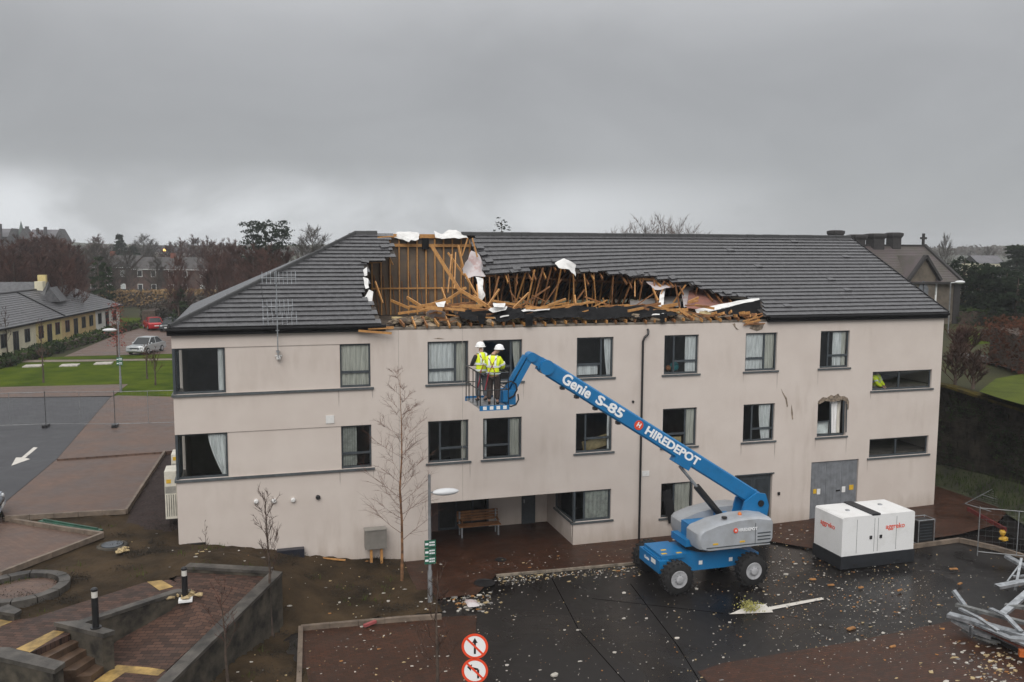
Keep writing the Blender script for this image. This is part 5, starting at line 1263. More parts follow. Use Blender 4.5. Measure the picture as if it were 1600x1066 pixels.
MB().tube([(10.5, LY-.3, bz-.03), (10.7, LY-.3, bz-.13), (10.88, LY-.28, bz-.08), (10.98, LY-.24, bz+.08), (10.97, LY-.2, bz+.26)], .026, 7).build('hose', m_black, lift, True)
person('nearer worker in the lift basket, yellow jacket, dark brown trousers, white helmet', (10.06, -4.85, bz), R(28), m_dcloth, m_hivis,
       [((-.28, .16, 1.16), (-.10, .40, 1.12)), ((.27, .14, 1.14), (.14, .38, 1.08))], 1.06, .10, (.5, .04))
person('farther worker in the lift basket, yellow vest over dark sleeves, grey trousers', (9.86, -4.15, bz), R(-10), m_gcloth, m_dsleeve,
       [((-.28, .10, 1.14), (-.18, .36, 1.10)), ((.27, .12, 1.14), (.16, .38, 1.14))], 1.07, .05, (0, .02))
# worker inside, behind the upper slot window
MB().box(28.35, 32.0, .24, 2.2, 4.72, 4.80).build('stair_landing', m_floor, bld)
MB().box(29.55, 30.5, 2.2, 2.3, 4.81, 7.0).build('red_door', M('dark red door', (.22, .02, .02), .6), bld)
person('worker in yellow vest seen through the upper slot window at the right end', (29.22, .50, 4.80), R(150), m_dcloth, m_hivis,
       [((-.26, .12, 1.12), (-.12, .32, 1.0)), ((.27, .12, 1.12), (.14, .32, 1.0))], 1.0, .0, (0, .02))

# ---------------------------------------------------------------- generator and heater
gx0, gx1, gy0, gy1 = 23.22, 26.42, -5.36, -3.72; g0 = gz(24.8)-.02
m_gen = M('generator white', (.74, .74, .735), .4, scale=1.3, bump=.04, col2=(.62, .62, .60), mix=(.25, .5)); m_gbase = M('generator base', (.018, .020, .024), .5, .2, 4, .05)
gen = thing('generator', (24.8, -4.54, g0), 'white boxy generator on a black base standing in front of the steel doors', 'generator')
MB().box(gx0-.03, gx1+.03, gy0-.03, gy1+.03, g0, g0+.48).build('base_tank', m_gbase, gen)
for x in (23.7, 25.6): MB().box(x, x+.22, gy0-.036, gy0-.031, g0+.05, g0+.16).build('fork_pocket', m_black, gen)
GT = g0+1.95
b = MB(); e = .05
prof_ = [(gx0, g0+.481), (gx1, g0+.481), (gx1, GT-e), (gx1-e, GT), (gx0+e, GT), (gx0, GT-e)]
b.extrude([(x, gy0, z) for x, z in prof_], (0, gy1-gy0, 0)); body = b.build('casing', m_gen, gen)
for x in (23.85, 24.62, 24.78, 25.6): MB().box(x, x+.012, gy0-.004, gy0+.02, g0+.55, GT-.12).build('door_joint', m_frame, gen)
for x in (24.42, 24.86): MB().box(x, x+.10, gy0-.03, gy0-.001, g0+1.05, g0+1.17).build('door_latch', m_black, gen)
text_part('aggreko', .27, m_red, gen, (25.55, gy0-.003, g0+1.45), (1, 0, 0), (0, 0, 1), .003, .004)
text_part('aggreko', .27, m_red, gen, (gx0-.003, -4.5, g0+1.45), (0, -1, 0), (0, 0, 1), .003, .004)
b = MB(); b.extrude([(24.50, gy0-.012, GT-.02), (24.50, gy0-.012, GT+.05), (24.86, gy0-.012, GT+.05), (24.86, gy0-.012, GT-.02)], (0, gy1-gy0+.02, 0)); b.build('roof_channel', m_gbase, gen)
for x, y in ((24.0, -4.6), (25.7, -4.3)): MB().lathe((x, y, GT), [(.09, 0), (.09, .02), (.05, .04), (.01, .04)], 12).build('lifting_eye', m_metal, gen)
q = P(1440, 846, .16)
root = thing('heater_unit', (q[0], q[1], .15), 'small black equipment cabinet with pale frame beside the white generator', 'cabinet')
x, y = q[0], q[1]-.2
MB().box(x-.36, x+.36, y, y+.5, .19, 1.05).build('casing', m_black, root)
for a, c in (((x-.38, y-.03), (x-.38, y+.53)), ((x+.38, y-.03), (x+.38, y+.53))):
    for p_ in (a, c): MB().tube([(*p_, .15), (*p_, 1.12)], .018, 6).build('frame_tube', m_metal, root)
for z in (.16, 1.11): MB().tube([(x-.38, y-.03, z), (x+.38, y-.03, z), (x+.38, y+.53, z), (x-.38, y+.53, z), (x-.38, y-.03, z)], .018, 6).build('frame_tube', m_metal, root)
for k in range(6): MB().box(x-.3, x+.3, y-.012, y-.002, .3+k*.12, .33+k*.12).build('grille_bar', m_frame, root)

# ---------------------------------------------------------------- lamp posts, signs
m_gsign = flat('green sign', (.012, .11, .065)); m_pole = M('grey lamp pole', (.17, .175, .18), .5, .2, 5, .05)
def lamp_post(q, h, label, signs, arm=.75, z0=0.0):
    x, y = float(q[0]), float(q[1]); root = thing('lamp_post', (x, y, z0), label, 'lamp post', 'lamp posts')
    MB().tube([(x, y, z0), (x, y, z0+1.1), (x, y, z0+1.15), (x, y, z0+h)], [.08, .08, .055, .045], 10).build('pole', m_pole, root, True)
    MB().tube([(x, y, z0+h-.62), (x+arm*.3, y, z0+h-.58)], .03, 8).build('arm', m_pole, root, True)
    b = MB(); b.ball((x+arm*.72, y, z0+h-.62), .46, 14, 8, sc=(1.0, .38, .26)); b.build('lamp_head', M('lamp head', (.60, .61, .62), .35, .05), root, True)
    for k in range(signs):
        zz = z0+h*.44-.28*k; s_ = MB().box(x-.19, x+.19, y-.085, y-.065, zz, zz+.25).build('green_sign', m_gsign, root)
        MB().box(x-.17, x-.06, y-.089, y-.086, zz+.09, zz+.16).build('arrow_mark', m_letter, s_)
        for j in range(2): 
            for i in range(3): MB().box(x-.03+i*.065, x+.02+i*.065, y-.089, y-.086, zz+.06+j*.09, zz+.11+j*.09).build('sign_lettering', m_letter, s_)
    return root
lamp_post(P(672, 940, .04), 4.38, 'grey lamp post with three small green signs in front of the entrance recess', 3)
lamp_post(P(189, 612, 2.0), 4.9, 'tall lamp post with green signs on the lawn beside the red leaved sapling', 2, arm=-.75, z0=1.95)
sp = thing('road_sign', (*Fd(742, 1010, 19)[:2], 0), 'two round red and white prohibition signs one above the other on a pole', 'road sign'); sx, sy, szz = Fd(742, 1010, 19)
MB().tube([(sx, sy+.04, 0), (sx, sy+.04, szz+.2)], .035, 10).build('pole', m_pole, sp, True)
rv = Vector((AR[0], AR[1], 0)).normalized(); nv_ = Vector((rv.y, -rv.x, 0))    # face turned to the approach road
def disc(cen, r0, r1, off, mat, name, par, n=36):
    b = MB(); vs = []
    for rr in (r0, r1):
        for o_ in (off, off+.004):
            for k in range(n):
                an = 2*math.pi*k/n; vs.append(cen+rv*(rr*math.cos(an))+Vector((0, 0, rr*math.sin(an)))+nv_*o_)
    fs = []
    for k in range(n):
        k2 = (k+1) % n
        fs += [(2*n+k, 2*n+k2, k2, k), (n+k, n+k2, 3*n+k2, 3*n+k), (2*n+k, 3*n+k, 3*n+k2, 2*n+k2)]
    return b.add(vs, fs).build(name, mat, par)
m_sred = M('sign red', (.80, .075, .025), .35, .04, 3, .0); m_swhite = M('sign face white', (.86, .86, .85), .35, .02, 3, .0)
for i in range(2):
    c = Vector((sx, sy, szz-.555*i)); fc = disc(c, .0005, .285, 0, m_swhite, 'sign_face', sp); disc(c, .235, .288, .004, m_sred, 'sign_ring', sp)
    def bar(pts, wd, mat, nm, off):
        b = MB()
        for (x0, z0), (x1, z1) in zip(pts, pts[1:]):
            b.beam(c+rv*x0+Vector((0, 0, z0))+nv_*off, c+rv*x1+Vector((0, 0, z1))+nv_*off, wd, .004, up=nv_)
        return b.build(nm, mat, sp)
    if i == 0:
        bar([(0, -.17), (0, .10)], .045, m_black, 'arrow_mark', .006); MB().extrude([c+rv*x+Vector((0, 0, z))+nv_*.005 for x, z in ((-.06, .08), (.06, .08), (0, .19))], nv_*.004).build('arrow_mark', m_black, sp)
    else:
        bar([(.07, -.17), (.07, .03), (-.08, .07)], .045, m_black, 'arrow_mark', .006); MB().extrude([c+rv*x+Vector((0, 0, z))+nv_*.005 for x, z in ((-.06, .15), (-.09, 0.0), (-.17, .09))], nv_*.004).build('arrow_mark', m_black, sp)
    bar([(-.175, .175), (.175, -.175)], .045, m_sred, 'sign_slash', .009)
# ---------------------------------------------------------------- vegetation
m_bark = M('brown bark', (.085, .06, .045), .85, .3, 6, .4, 25); m_birch = M('orange birch bark', (.24, .12, .055), .7, .4, 5, .3, 25)
m_twig = M('brown twigs', (.075, .048, .038), .9, .3, 4, 0, spec=.1); m_twig_r = M('red brown twigs', (.095, .050, .040), .9, .4, .5, 0, spec=.05); m_twig_g = M('grey twigs', (.07, .06, .05), .9, .3, .5, 0, spec=.05)
m_conif = M('dark conifer needles', (.018, .028, .014), .9, spec=.05, scale=.9, bump=0, col2=(.008, .013, .008)); m_ivy = M('ivy leaves', (.03, .048, .016), .8, spec=.1, scale=1.2, bump=0, col2=(.012, .02, .009))
m_beech = M('dry beech leaves', (.30, .19, .075), .85, scale=.5, bump=0, col2=(.16, .095, .04)); m_redleaf = M('red autumn leaves', (.22, .035, .02), .8, .3, 2, 0); m_redhedge = M('red brown hedge leaves', (.085, .033, .02), .9, spec=.05, scale=.7, bump=0, col2=(.04, .02, .012))
m_hedge = M('green hedge leaves', (.04, .06, .014), .9, spec=.1, scale=.8, bump=0, col2=(.016, .026, .008)); m_gold = M('olive gold shrub leaves', (.12, .11, .02), .9, spec=.1, scale=1.0, bump=0, col2=(.05, .055, .014))
def limb(b, pts, rad, n=4): b.tube(pts, rad, n, cap=False)
def bare_tree(base, H, r0, label, group=None, seed=1, nprim=14, spread=1.6, t0=.25, up=.9, tw=.012, m1=None, m2=None, sub=(4, 4), name='bare_tree', lean=(0, 0), droop=0.0):
    rn = random.Random(seed); root = thing(name, base, label, 'tree', group); B = Vector([float(q) for q in base])
    tp = [B+Vector((lean[0]*t*H+.04*H*.3*(rn.random()-.5)*(t > 0), lean[1]*t*H+.04*H*.3*(rn.random()-.5)*(t > 0), H*t)) for t in (0, .15, .3, .45, .6, .75, .9, 1.0)]
    tr = [r0*q for q in (1.15, .92, .8, .66, .5, .34, .18, .06)]
    b = MB(); b.tube(tp, tr, 8); b.build('trunk', m1 or m_bark, root, True)
    def at(t):
        k = t*(len(tp)-1); TT = (0, .15, .3, .45, .6, .75, .9, 1.0)
        for i in range(7):
            if t <= TT[i+1]: f = (t-TT[i])/(TT[i+1]-TT[i]); return tp[i].lerp(tp[i+1], f), tr[i]*(1-f)+tr[i+1]*f
        return tp[-1], tr[-1]
    b = MB()
    for i in range(nprim):
        t = t0+(.97-t0)*(i+rn.random()*.7)/nprim; q, rr = at(t); an = i*2.4+rn.uniform(-.4, .4)
        ln = spread*(1.08-t)**.6*rn.uniform(.75, 1.15)/(1.08-t0)**.6; d = Vector((math.cos(an), math.sin(an), up*rn.uniform(.6, 1.3))).normalized()
        pr_ = [q]; cur = d.copy()
        for k in range(3): cur = (cur+Vector((rn.uniform(-.15, .15), rn.uniform(-.15, .15), .16-droop))).normalized(); pr_.append(pr_[-1]+cur*ln/3)
        r1 = max(rr*.22, tw*1.2); limb(b, pr_, [r1, r1*.75, r1*.5, tw*.6])
        for j in range(sub[0]):
            f = rn.uniform(.25, .98)*3; k = min(int(f), 2); s = pr_[k].lerp(pr_[k+1], f-k); d2 = (cur+Vector((rn.uniform(-1, 1), rn.uniform(-1, 1), rn.uniform(-.2, .8)-droop))).normalized(); l2 = ln*rn.uniform(.3, .55)
            e1 = s+d2*l2*.5; d2 = (d2+Vector((rn.uniform(-.3, .3), rn.uniform(-.3, .3), .15-droop*2))).normalized(); e2 = e1+d2*l2*.5
            limb(b, [s, e1, e2], [tw*1.3, tw, tw*.5], 3)
            for m_ in range(sub[1]):
                s2 = s.lerp(e1, rn.random()) if m_ % 2 else e1.lerp(e2, rn.random()); d3 = (d2+Vector((rn.uniform(-1, 1), rn.uniform(-1, 1), rn.uniform(-.4, .7)-droop*2))).normalized()
                limb(b, [s2, s2+d3*l2*rn.uniform(.3, .6)], [tw*.8, tw*.35], 3)
    b.build('crown', m2 or m_twig, root, recalc=False)
    return root
def leaf(b, q, s, rn):
    a = Vector((rn.gauss(0, 1), rn.gauss(0, 1), rn.gauss(0, 1))).normalized(); c = a.orthogonal().normalized()*s; a = a*s*1.5
    b.add([q-a*.5-c*.4, q+a*.5, q+c*.5], [(0, 1, 2)]) if rn.random() < .4 else b.add([q-a*.5, q-c*.4, q+a*.5, q+c*.4], [(0, 1, 2, 3)])
def conifer(base, H, Rr, label, group=None, seed=1, n=4200, ls=.22, mat=None, name='conifer_tree', prof=lambda t: (1-t)**.8, t0=.06, clump=26, lean=0, ragged=.25):
    rn = random.Random(seed); root = thing(name, base, label, 'tree', group); B = Vector([float(q) for q in base])
    MB().tube([B, B+Vector((lean*.5, 0, H*.5)), B+Vector((lean, 0, H*.97))], [Rr*.09+.06, Rr*.06+.03, .02], 7).build('trunk', m_bark, root, True)
    b = MB()
    for k in range(n//clump):
        t = t0+(1-t0)*rn.random()**1.1; r = Rr*prof(t)*(1-ragged+2*ragged*rn.random())*rn.uniform(.35, 1)**.5; an = rn.uniform(0, 6.283)
        c = B+Vector((lean*t+r*math.cos(an), r*math.sin(an), H*t)); rc = (.18+.25*(1-t))*Rr*.55
        d = Vector((math.cos(an), math.sin(an), -.15))
        for j in range(clump): leaf(b, c+d*rn.gauss(0, rc*.8)+Vector((rn.gauss(0, rc*.4), rn.gauss(0, rc*.4), rn.gauss(0, rc*.28))), ls*rn.uniform(.6, 1.3), rn)
    b.build('crown', mat or m_conif, root, recalc=False)
    return root
def hedge(pts, w, h, label, mat, seed=1, dens=150, ls=.16, name='hedge', cat='hedge', group=None, round_=0):
    """leafy hedge along a line of ground points"""
    rn = random.Random(seed); root = thing(name, pts[0], label, cat, group); b = MB(); st = MB()
    for a, c in zip(pts, pts[1:]):
        a = Vector([float(q) for q in a]); c = Vector([float(q) for q in c]); L_ = (c-a).length; d = (c-a)/L_; sd = Vector((-d.y, d.x, 0)).normalized()
        # a dense woody heart keeps the light out
        nn = max(2, int(L_/.5)); core = []
        for i in range(nn+1):
            q = a+d*L_*i/nn; hh = h*rn.uniform(.74, .86); ww = w*.38*rn.uniform(.85, 1.1)
            core += [q-sd*ww, q-sd*ww*.9+Vector((0, 0, hh)), q+sd*ww*.9+Vector((0, 0, hh)), q+sd*ww]
        st.add(core, [(i*4+k, i*4+k+1, i*4+k+5, i*4+k+4) for i in range(nn) for k in range(3)]+[(0, 1, 2, 3), (nn*4, nn*4+1, nn*4+2, nn*4+3)])
        for k in range(int(dens*L_*(w+2*h)/3)):
            u = rn.random()*L_; f = rn.random()*(w+2*h); bump = 1+.18*mnoise.noise(Vector((a.x+u*.9, a.y, f*.8)))
            if f < h: q = a+d*u-sd*w/2*bump+Vector((0, 0, f*bump))
            elif f < h+w: q = a+d*u+sd*(f-h-w/2)+Vector((0, 0, h*bump))
            else: q = a+d*u+sd*w/2*bump+Vector((0, 0, (f-h-w)*bump))
            leaf(b, q+Vector((rn.gauss(0, .07), rn.gauss(0, .07), rn.gauss(0, .07))), ls*rn.uniform(.6, 1.3), rn)
    st.build('stems', m_bark, root); b.build('foliage', mat, root, recalc=False)
    return root
def bush(c, r, label, mat, seed=1, n=1500, ls=.14, sc=(1, 1, .8), name='shrub', group=None):
    rn = random.Random(seed); root = thing(name, c, label, 'shrub', group); C0 = Vector([float(q) for q in c])+Vector((0, 0, r*sc[2]*.75)); b = MB()
    MB().ball(C0-Vector((0, 0, r*.12)), r*.74, 10, 7, .12, rn, sc).build('stems', m_bark, root)
    for k in range(n):
        v = Vector((rn.gauss(0, 1), rn.gauss(0, 1), rn.gauss(0, 1))).normalized(); bump = 1+.25*mnoise.noise(v*2.2+Vector((seed, 0, 0)))
        if v.z < -.55: continue
        q = C0+Vector((v.x*r*sc[0], v.y*r*sc[1], v.z*r*sc[2]))*bump*rn.uniform(.8, 1.03); leaf(b, q, ls*rn.uniform(.6, 1.3), rn)
    b.build('foliage', mat, root, recalc=False)
    return root
# near trees
bare_tree((*P(628, 906, .1)[:2], .02), 7.5, .052, 'young birch with orange bark in front of the wall, tallest bare tree here', seed=5, nprim=34, spread=1.7, t0=.2, up=.75, tw=.0042, m1=m_birch, m2=M('reddish birch twigs', (.15, .075, .05), .8, .3, 4, 0), sub=(7, 5), droop=.10, name='birch_tree')
bare_tree((*P(425, 990, .2)[:2], .1), 4.5, .055, 'slim bare sapling growing beside the long ramp wall', seed=8, nprim=18, spread=.95, t0=.42, up=1.5, tw=.007, m2=m_twig, lean=(-.02, 0), sub=(4, 3))
bare_tree((*P(357, 1066, .25)[:2], .05), 3.1, .04, 'small bare sapling with reddish stem in front of the ramp wall at the lower edge', seed=9, nprim=13, spread=.75, t0=.35, up=1.2, tw=.006, m2=m_twig_r, sub=(3, 3), lean=(-.04, 0))
tq = Fd(683, 1066, 20.5); bare_tree((tq[0], tq[1], 0), 4.4, .06, 'bare young street tree standing in the near brick forecourt', seed=10, nprim=14, spread=.85, t0=.40, up=1.3, tw=.007, m2=m_twig, sub=(4, 3))
bare_tree((*P(322, 868, 1.5)[:2], 1.2), 1.4, .014, 'thin bare shoot by the left corner of the wall', seed=11, nprim=7, spread=.4, t0=.3, up=1.2, tw=.005, sub=(2, 2))
# soil tufts
b = MB(); rn = random.Random(5)
for k in range(220):
    x, y = rn.uniform(-6, 7.5), rn.uniform(-11, 2)
    if not soil_ok(x, y) or mnoise.noise(Vector((x*.5, y*.5, 3))) < .05: continue
    z = soil_z(x, y)
    for j in range(16):
        an = rn.uniform(0, 6.28); q = Vector((x+rn.gauss(0, .16), y+rn.gauss(0, .16), z)); h_ = rn.uniform(.05, .16); d = Vector((math.cos(an)*.05, math.sin(an)*.05, h_)); s_ = Vector((-math.sin(an), math.cos(an), 0))*.012
        b.add([q-s_, q+s_, q+d], [(0, 1, 2)])
stuff(b.build('grass_tufts', M('tuft grass', (.06, .085, .015), .9, spec=.05), recalc=False)); 
b = MB()
for k in range(150):
    x, y = rn.uniform(-6, 7.5), rn.uniform(-8, 1.5)
    if mnoise.noise(Vector((x*.45, y*.45, 9))) < -.05: continue
    if not soil_ok(x, y) or not soil_ok(x+.3, y): continue
    z = soil_z(x, y)
    for j in range(150): leaf(b, Vector((x+rn.gauss(0, .2), y+rn.gauss(0, .16), z+abs(rn.gauss(0, .07)))), .028*rn.uniform(.6, 1.4), rn)
stuff(b.build('dead_ground_cover', M('dead ground cover', (.020, .014, .008), .9, .4, 3, 0), recalc=False))
# lawn saplings
for i, (a, c, tp_, lab, leafy) in enumerate(((68, 598, 500, 'bare sapling with a reddish stem on the lawn, left of the lamp post', 0), (12, 560, 480, 'bare sapling at the left photo edge beside the bungalows', 0), (184, 560, 478, 'sapling still holding red leaves beside the lawn lamp post', 1), (243, 602, 545, 'thin staked sapling on the lawn nearest the building', 0), (230, 592, 552, 'short staked sapling on the lawn beside the silver car', 0))):
    q = P(a, c, 1.95); H_ = 4.6 if i < 2 else (5.2 if leafy else 2.6)
    t = bare_tree(q, H_, .06, lab, seed=20+i, nprim=14, spread=.9, t0=.3, up=1.4, tw=.012, m1=m_bark, m2=m_twig_r, sub=(3, 3), name='sapling_tree')
    if leafy:
        b = MB()
        for k in range(420): leaf(b, Vector(q)+Vector((rn.gauss(0, .35), rn.gauss(0, .35), H_*rn.uniform(.2, .95))), .12, rn)
        b.build('leaves', m_redleaf, t, recalc=False)

# ---------------------------------------------------------------- bungalows on the left
m_roofb = M('grey slate tiles', (.085, .085, .09), .45, .3, 3, .2, stretch=(1, 1, 1)); m_wc = M('cream painted wall', (.62, .57, .42), .8, .1, 1.5, .05); m_wy = M('yellow painted wall', (.60, .49, .22), .8, .1, 1.5, .05); m_wo = M('ochre painted wall', (.52, .38, .18), .8, .1, 1.5, .05); m_ww = M('white painted wall', (.68, .67, .62), .8, .1, 1.5, .05)
BA = Vector((.163, .987, 0)); BN = Vector((-.987, .163, 0)); BO = Vector((-18.55, 54.0, 2.0))
def bp(t, n_, z): return BO+BA*t+BN*n_+Vector((0, 0, z))
def bungalow(t0, t1, wall_m, label, eave, rise, wins, chim, hip=False, dep=8.6, verge=False):
    root = thing('bungalow', bp((t0+t1)/2, dep/2, 0), label, 'house', 'bungalows along the car park')
    # walls
    def wq(b, pts): b.add(pts, [tuple(range(len(pts)))])
    b = MB(); b.add([bp(t0, 0, -.3), bp(t1, 0, -.3), bp(t1, 0, eave), bp(t0, 0, eave), bp(t0, dep, -.3), bp(t1, dep, -.3), bp(t1, dep, eave), bp(t0, dep, eave), bp(t0, dep/2, eave+rise-.15), bp(t1, dep/2, eave+(rise-.15 if not hip else 0))],
          [(0, 1, 2, 3), (4, 7, 6, 5), (0, 3, 8, 7, 4), (1, 5, 6, 9, 2)])
    b.build('wall', wall_m, root)
    o = .35; hx = dep/2 if hip else -.02
    b = MB(); f_ = [bp(t0-.01, -o, eave-.12), bp(t1+(o if hip else .01), -o, eave-.12), bp(t1-hx, dep/2, eave+rise), bp(t0-.01, dep/2, eave+rise)]
    r_ = [bp(t0-.01, dep+o, eave-.12), bp(t1+(o if hip else .01), dep+o, eave-.12)]
    b.add(f_+r_, [(0, 1, 2, 3), (3, 2, 5, 4)]+([(1, 5, 2)] if hip else [])); rf = b.build('roof', m_roofb, root)
    # tile courses as shallow steps on the near slope
    n = 15
    for k in range(n):
        u0, u1 = k/n, (k+1)/n; q = [f_[0].lerp(f_[3], u0), f_[1].lerp(f_[2], u0), f_[1].lerp(f_[2], u1), f_[0].lerp(f_[3], u1)]; lift = Vector((.0, 0, .06)); lo = Vector((0, 0, .015))
        MB().add([q[0]+lift, q[1]+lift, q[2]+lo, q[3]+lo, q[0], q[1]], [(0, 1, 2, 3), (4, 5, 1, 0)]).build('tile_course', m_roofb, rf)
    MB().tube([f_[3]+Vector((0, 0, .05)), f_[2]+Vector((0, 0, .05))], .12, 6).build('ridge_tiles', m_ridge, rf)
    MB().beam(f_[0]-Vector((0, 0, .02))+BN*-.03, f_[1]-Vector((0, 0, .02))+BN*-.03, .10, .16).build('gutter', m_fascia, rf)
    if verge: MB().beam(f_[1]+Vector((0, 0, .04)), f_[2]+Vector((0, 0, .04)), .22, .16).build('verge', m_fascia, rf)
    for (t, wd, z0_, z1_) in wins:
        b = MB(); fr = .06
        for (ta, tb, za, zb) in ((t, t+wd, z0_, z0_+fr), (t, t+wd, z1_-fr, z1_), (t, t+fr, z0_+fr, z1_-fr), (t+wd-fr, t+wd, z0_+fr, z1_-fr), (t+wd/2-.03, t+wd/2+.03, z0_+fr, z1_-fr)):
            b.extrude([bp(ta, -.05, za), bp(tb, -.05, za), bp(tb, -.05, zb), bp(ta, -.05, zb)], BN*.045)
        w_ = b.build('window' if z0_ > .3 else 'door', m_frame, root)
        b = MB(); b.extrude([bp(t+.03, -.02, z0_+.03), bp(t+wd-.03, -.02, z0_+.03), bp(t+wd-.03, -.02, z1_-.03), bp(t+.03, -.02, z1_-.03)], BN*.012); b.build('pane', M('dark pane', (.02, .025, .03), .12), w_)
    for (t, n_, mat_, hh) in chim:
        zb = eave+rise-abs(n_-dep/2)/(dep/2)*rise-.4; s_ = .42
        pts = [bp(t-s_, n_-s_, zb), bp(t+s_, n_-s_, zb), bp(t+s_, n_+s_, zb), bp(t-s_, n_+s_, zb)]
        c_ = MB().extrude(pts, (0, 0, hh)).build('chimney', mat_, rf)
    return root
W1 = lambda t, n, st=2.5: [(t+st*i, 1.15, .9 if i % 3 != 1 else .05, 2.15) for i in range(n)]
bungalow(-16, 8, m_wc, 'cream bungalow at the left photo edge, nearest of the row', 2.75, 2.4, W1(-14.6, 9), [(-2.5, 3.9, m_wo, 1.5)])
bungalow(8.02, 14.6, m_wy, 'yellow bungalow between the cream and the ochre ones', 2.75, 2.4, W1(8.6, 3, 2.1), [], verge=True)
bungalow(14.62, 24.8, m_wo, 'ochre bungalow between the yellow and the white ones', 2.75, 2.4, W1(15.5, 4, 2.4), [(20, 4.0, m_wc, 1.5)])
bungalow(24.82, 33.5, m_ww, 'white bungalow with a hipped roof at the far end of the row', 2.75, 2.4, W1(25.6, 3, 2.6), [], hip=True)
q = Fd(22, 448, 92); root = thing('bungalow', (q[0], q[1], 2), 'low grey roofed house behind the bungalow row at the left edge', 'house'); x, y = q[0], q[1]
MB().box(x-9, x+2.2, y, y+8, 1.8, 5.3).build('wall', m_wc, root)
MB().add([(x-9.3, y-.4, 5.2), (x+2.5, y-.4, 5.2), (x+2.5, y+4, 8.0), (x-9.3, y+4, 8.0), (x+2.5, y+8.4, 5.2), (x-9.3, y+8.4, 5.2)], [(0, 1, 2, 3), (3, 2, 4, 5), (1, 4, 2)]).build('roof', m_roofb, root)
MB().box(x+1.5, x+2.3, y+3.6, y+4.4, 7.2, 8.75).build('chimney', m_wy, root)
MB().add([(x+2.3, y+.2, 6.0), (x+4.3, y+.2, 6.0), (x+3.3, y+.2, 7.5), (x+2.3, y+4, 6.0), (x+4.3, y+4, 6.0), (x+3.3, y+4, 7.5)], [(0, 1, 2), (0, 2, 5, 3), (1, 4, 5, 2)]).build('roof_gable', m_roofb, root)
for xx in (x-8, x-5, x-2, x+.6): MB().box(xx, xx+1.1, y-.06, y-.003, 2.9, 4.5).build('window', m_frame, root)
# hedge and shrubs in front of the bungalows
hedge([bp(-14, -2.0, -.1), bp(0, -2.1, -.1), bp(12, -2.3, -.1), bp(31, -2.6, -.1)], 1.1, .85, 'dark clipped hedge in front of the bungalows', m_hedge, 31, 60, .22)
for i, (t, n_, r) in enumerate(((-9, -1.6, .9), (-4.5, -1.8, .8), (1.5, -1.9, .95), (5.5, -2, .7))):
    bush(bp(t, n_-.7, -.1), r, ('dark shrub under the wall of the cream bungalow, nearest the left photo edge', 'dark shrub under the cream bungalow, second from the left photo edge', 'largest dark shrub under the cream bungalow wall', 'small dark shrub where the cream and yellow bungalows meet')[i], m_ivy, 40+i, 420, .2, group='shrubs by the cream bungalow')
hedge([(-9.6, 86, 1.95), (-7.6, 100, 1.95), (-5, 112, 1.95)], 2.2, 2.4, 'tall dark hedge beyond the red car', m_twig_g, 33, 40, .3)
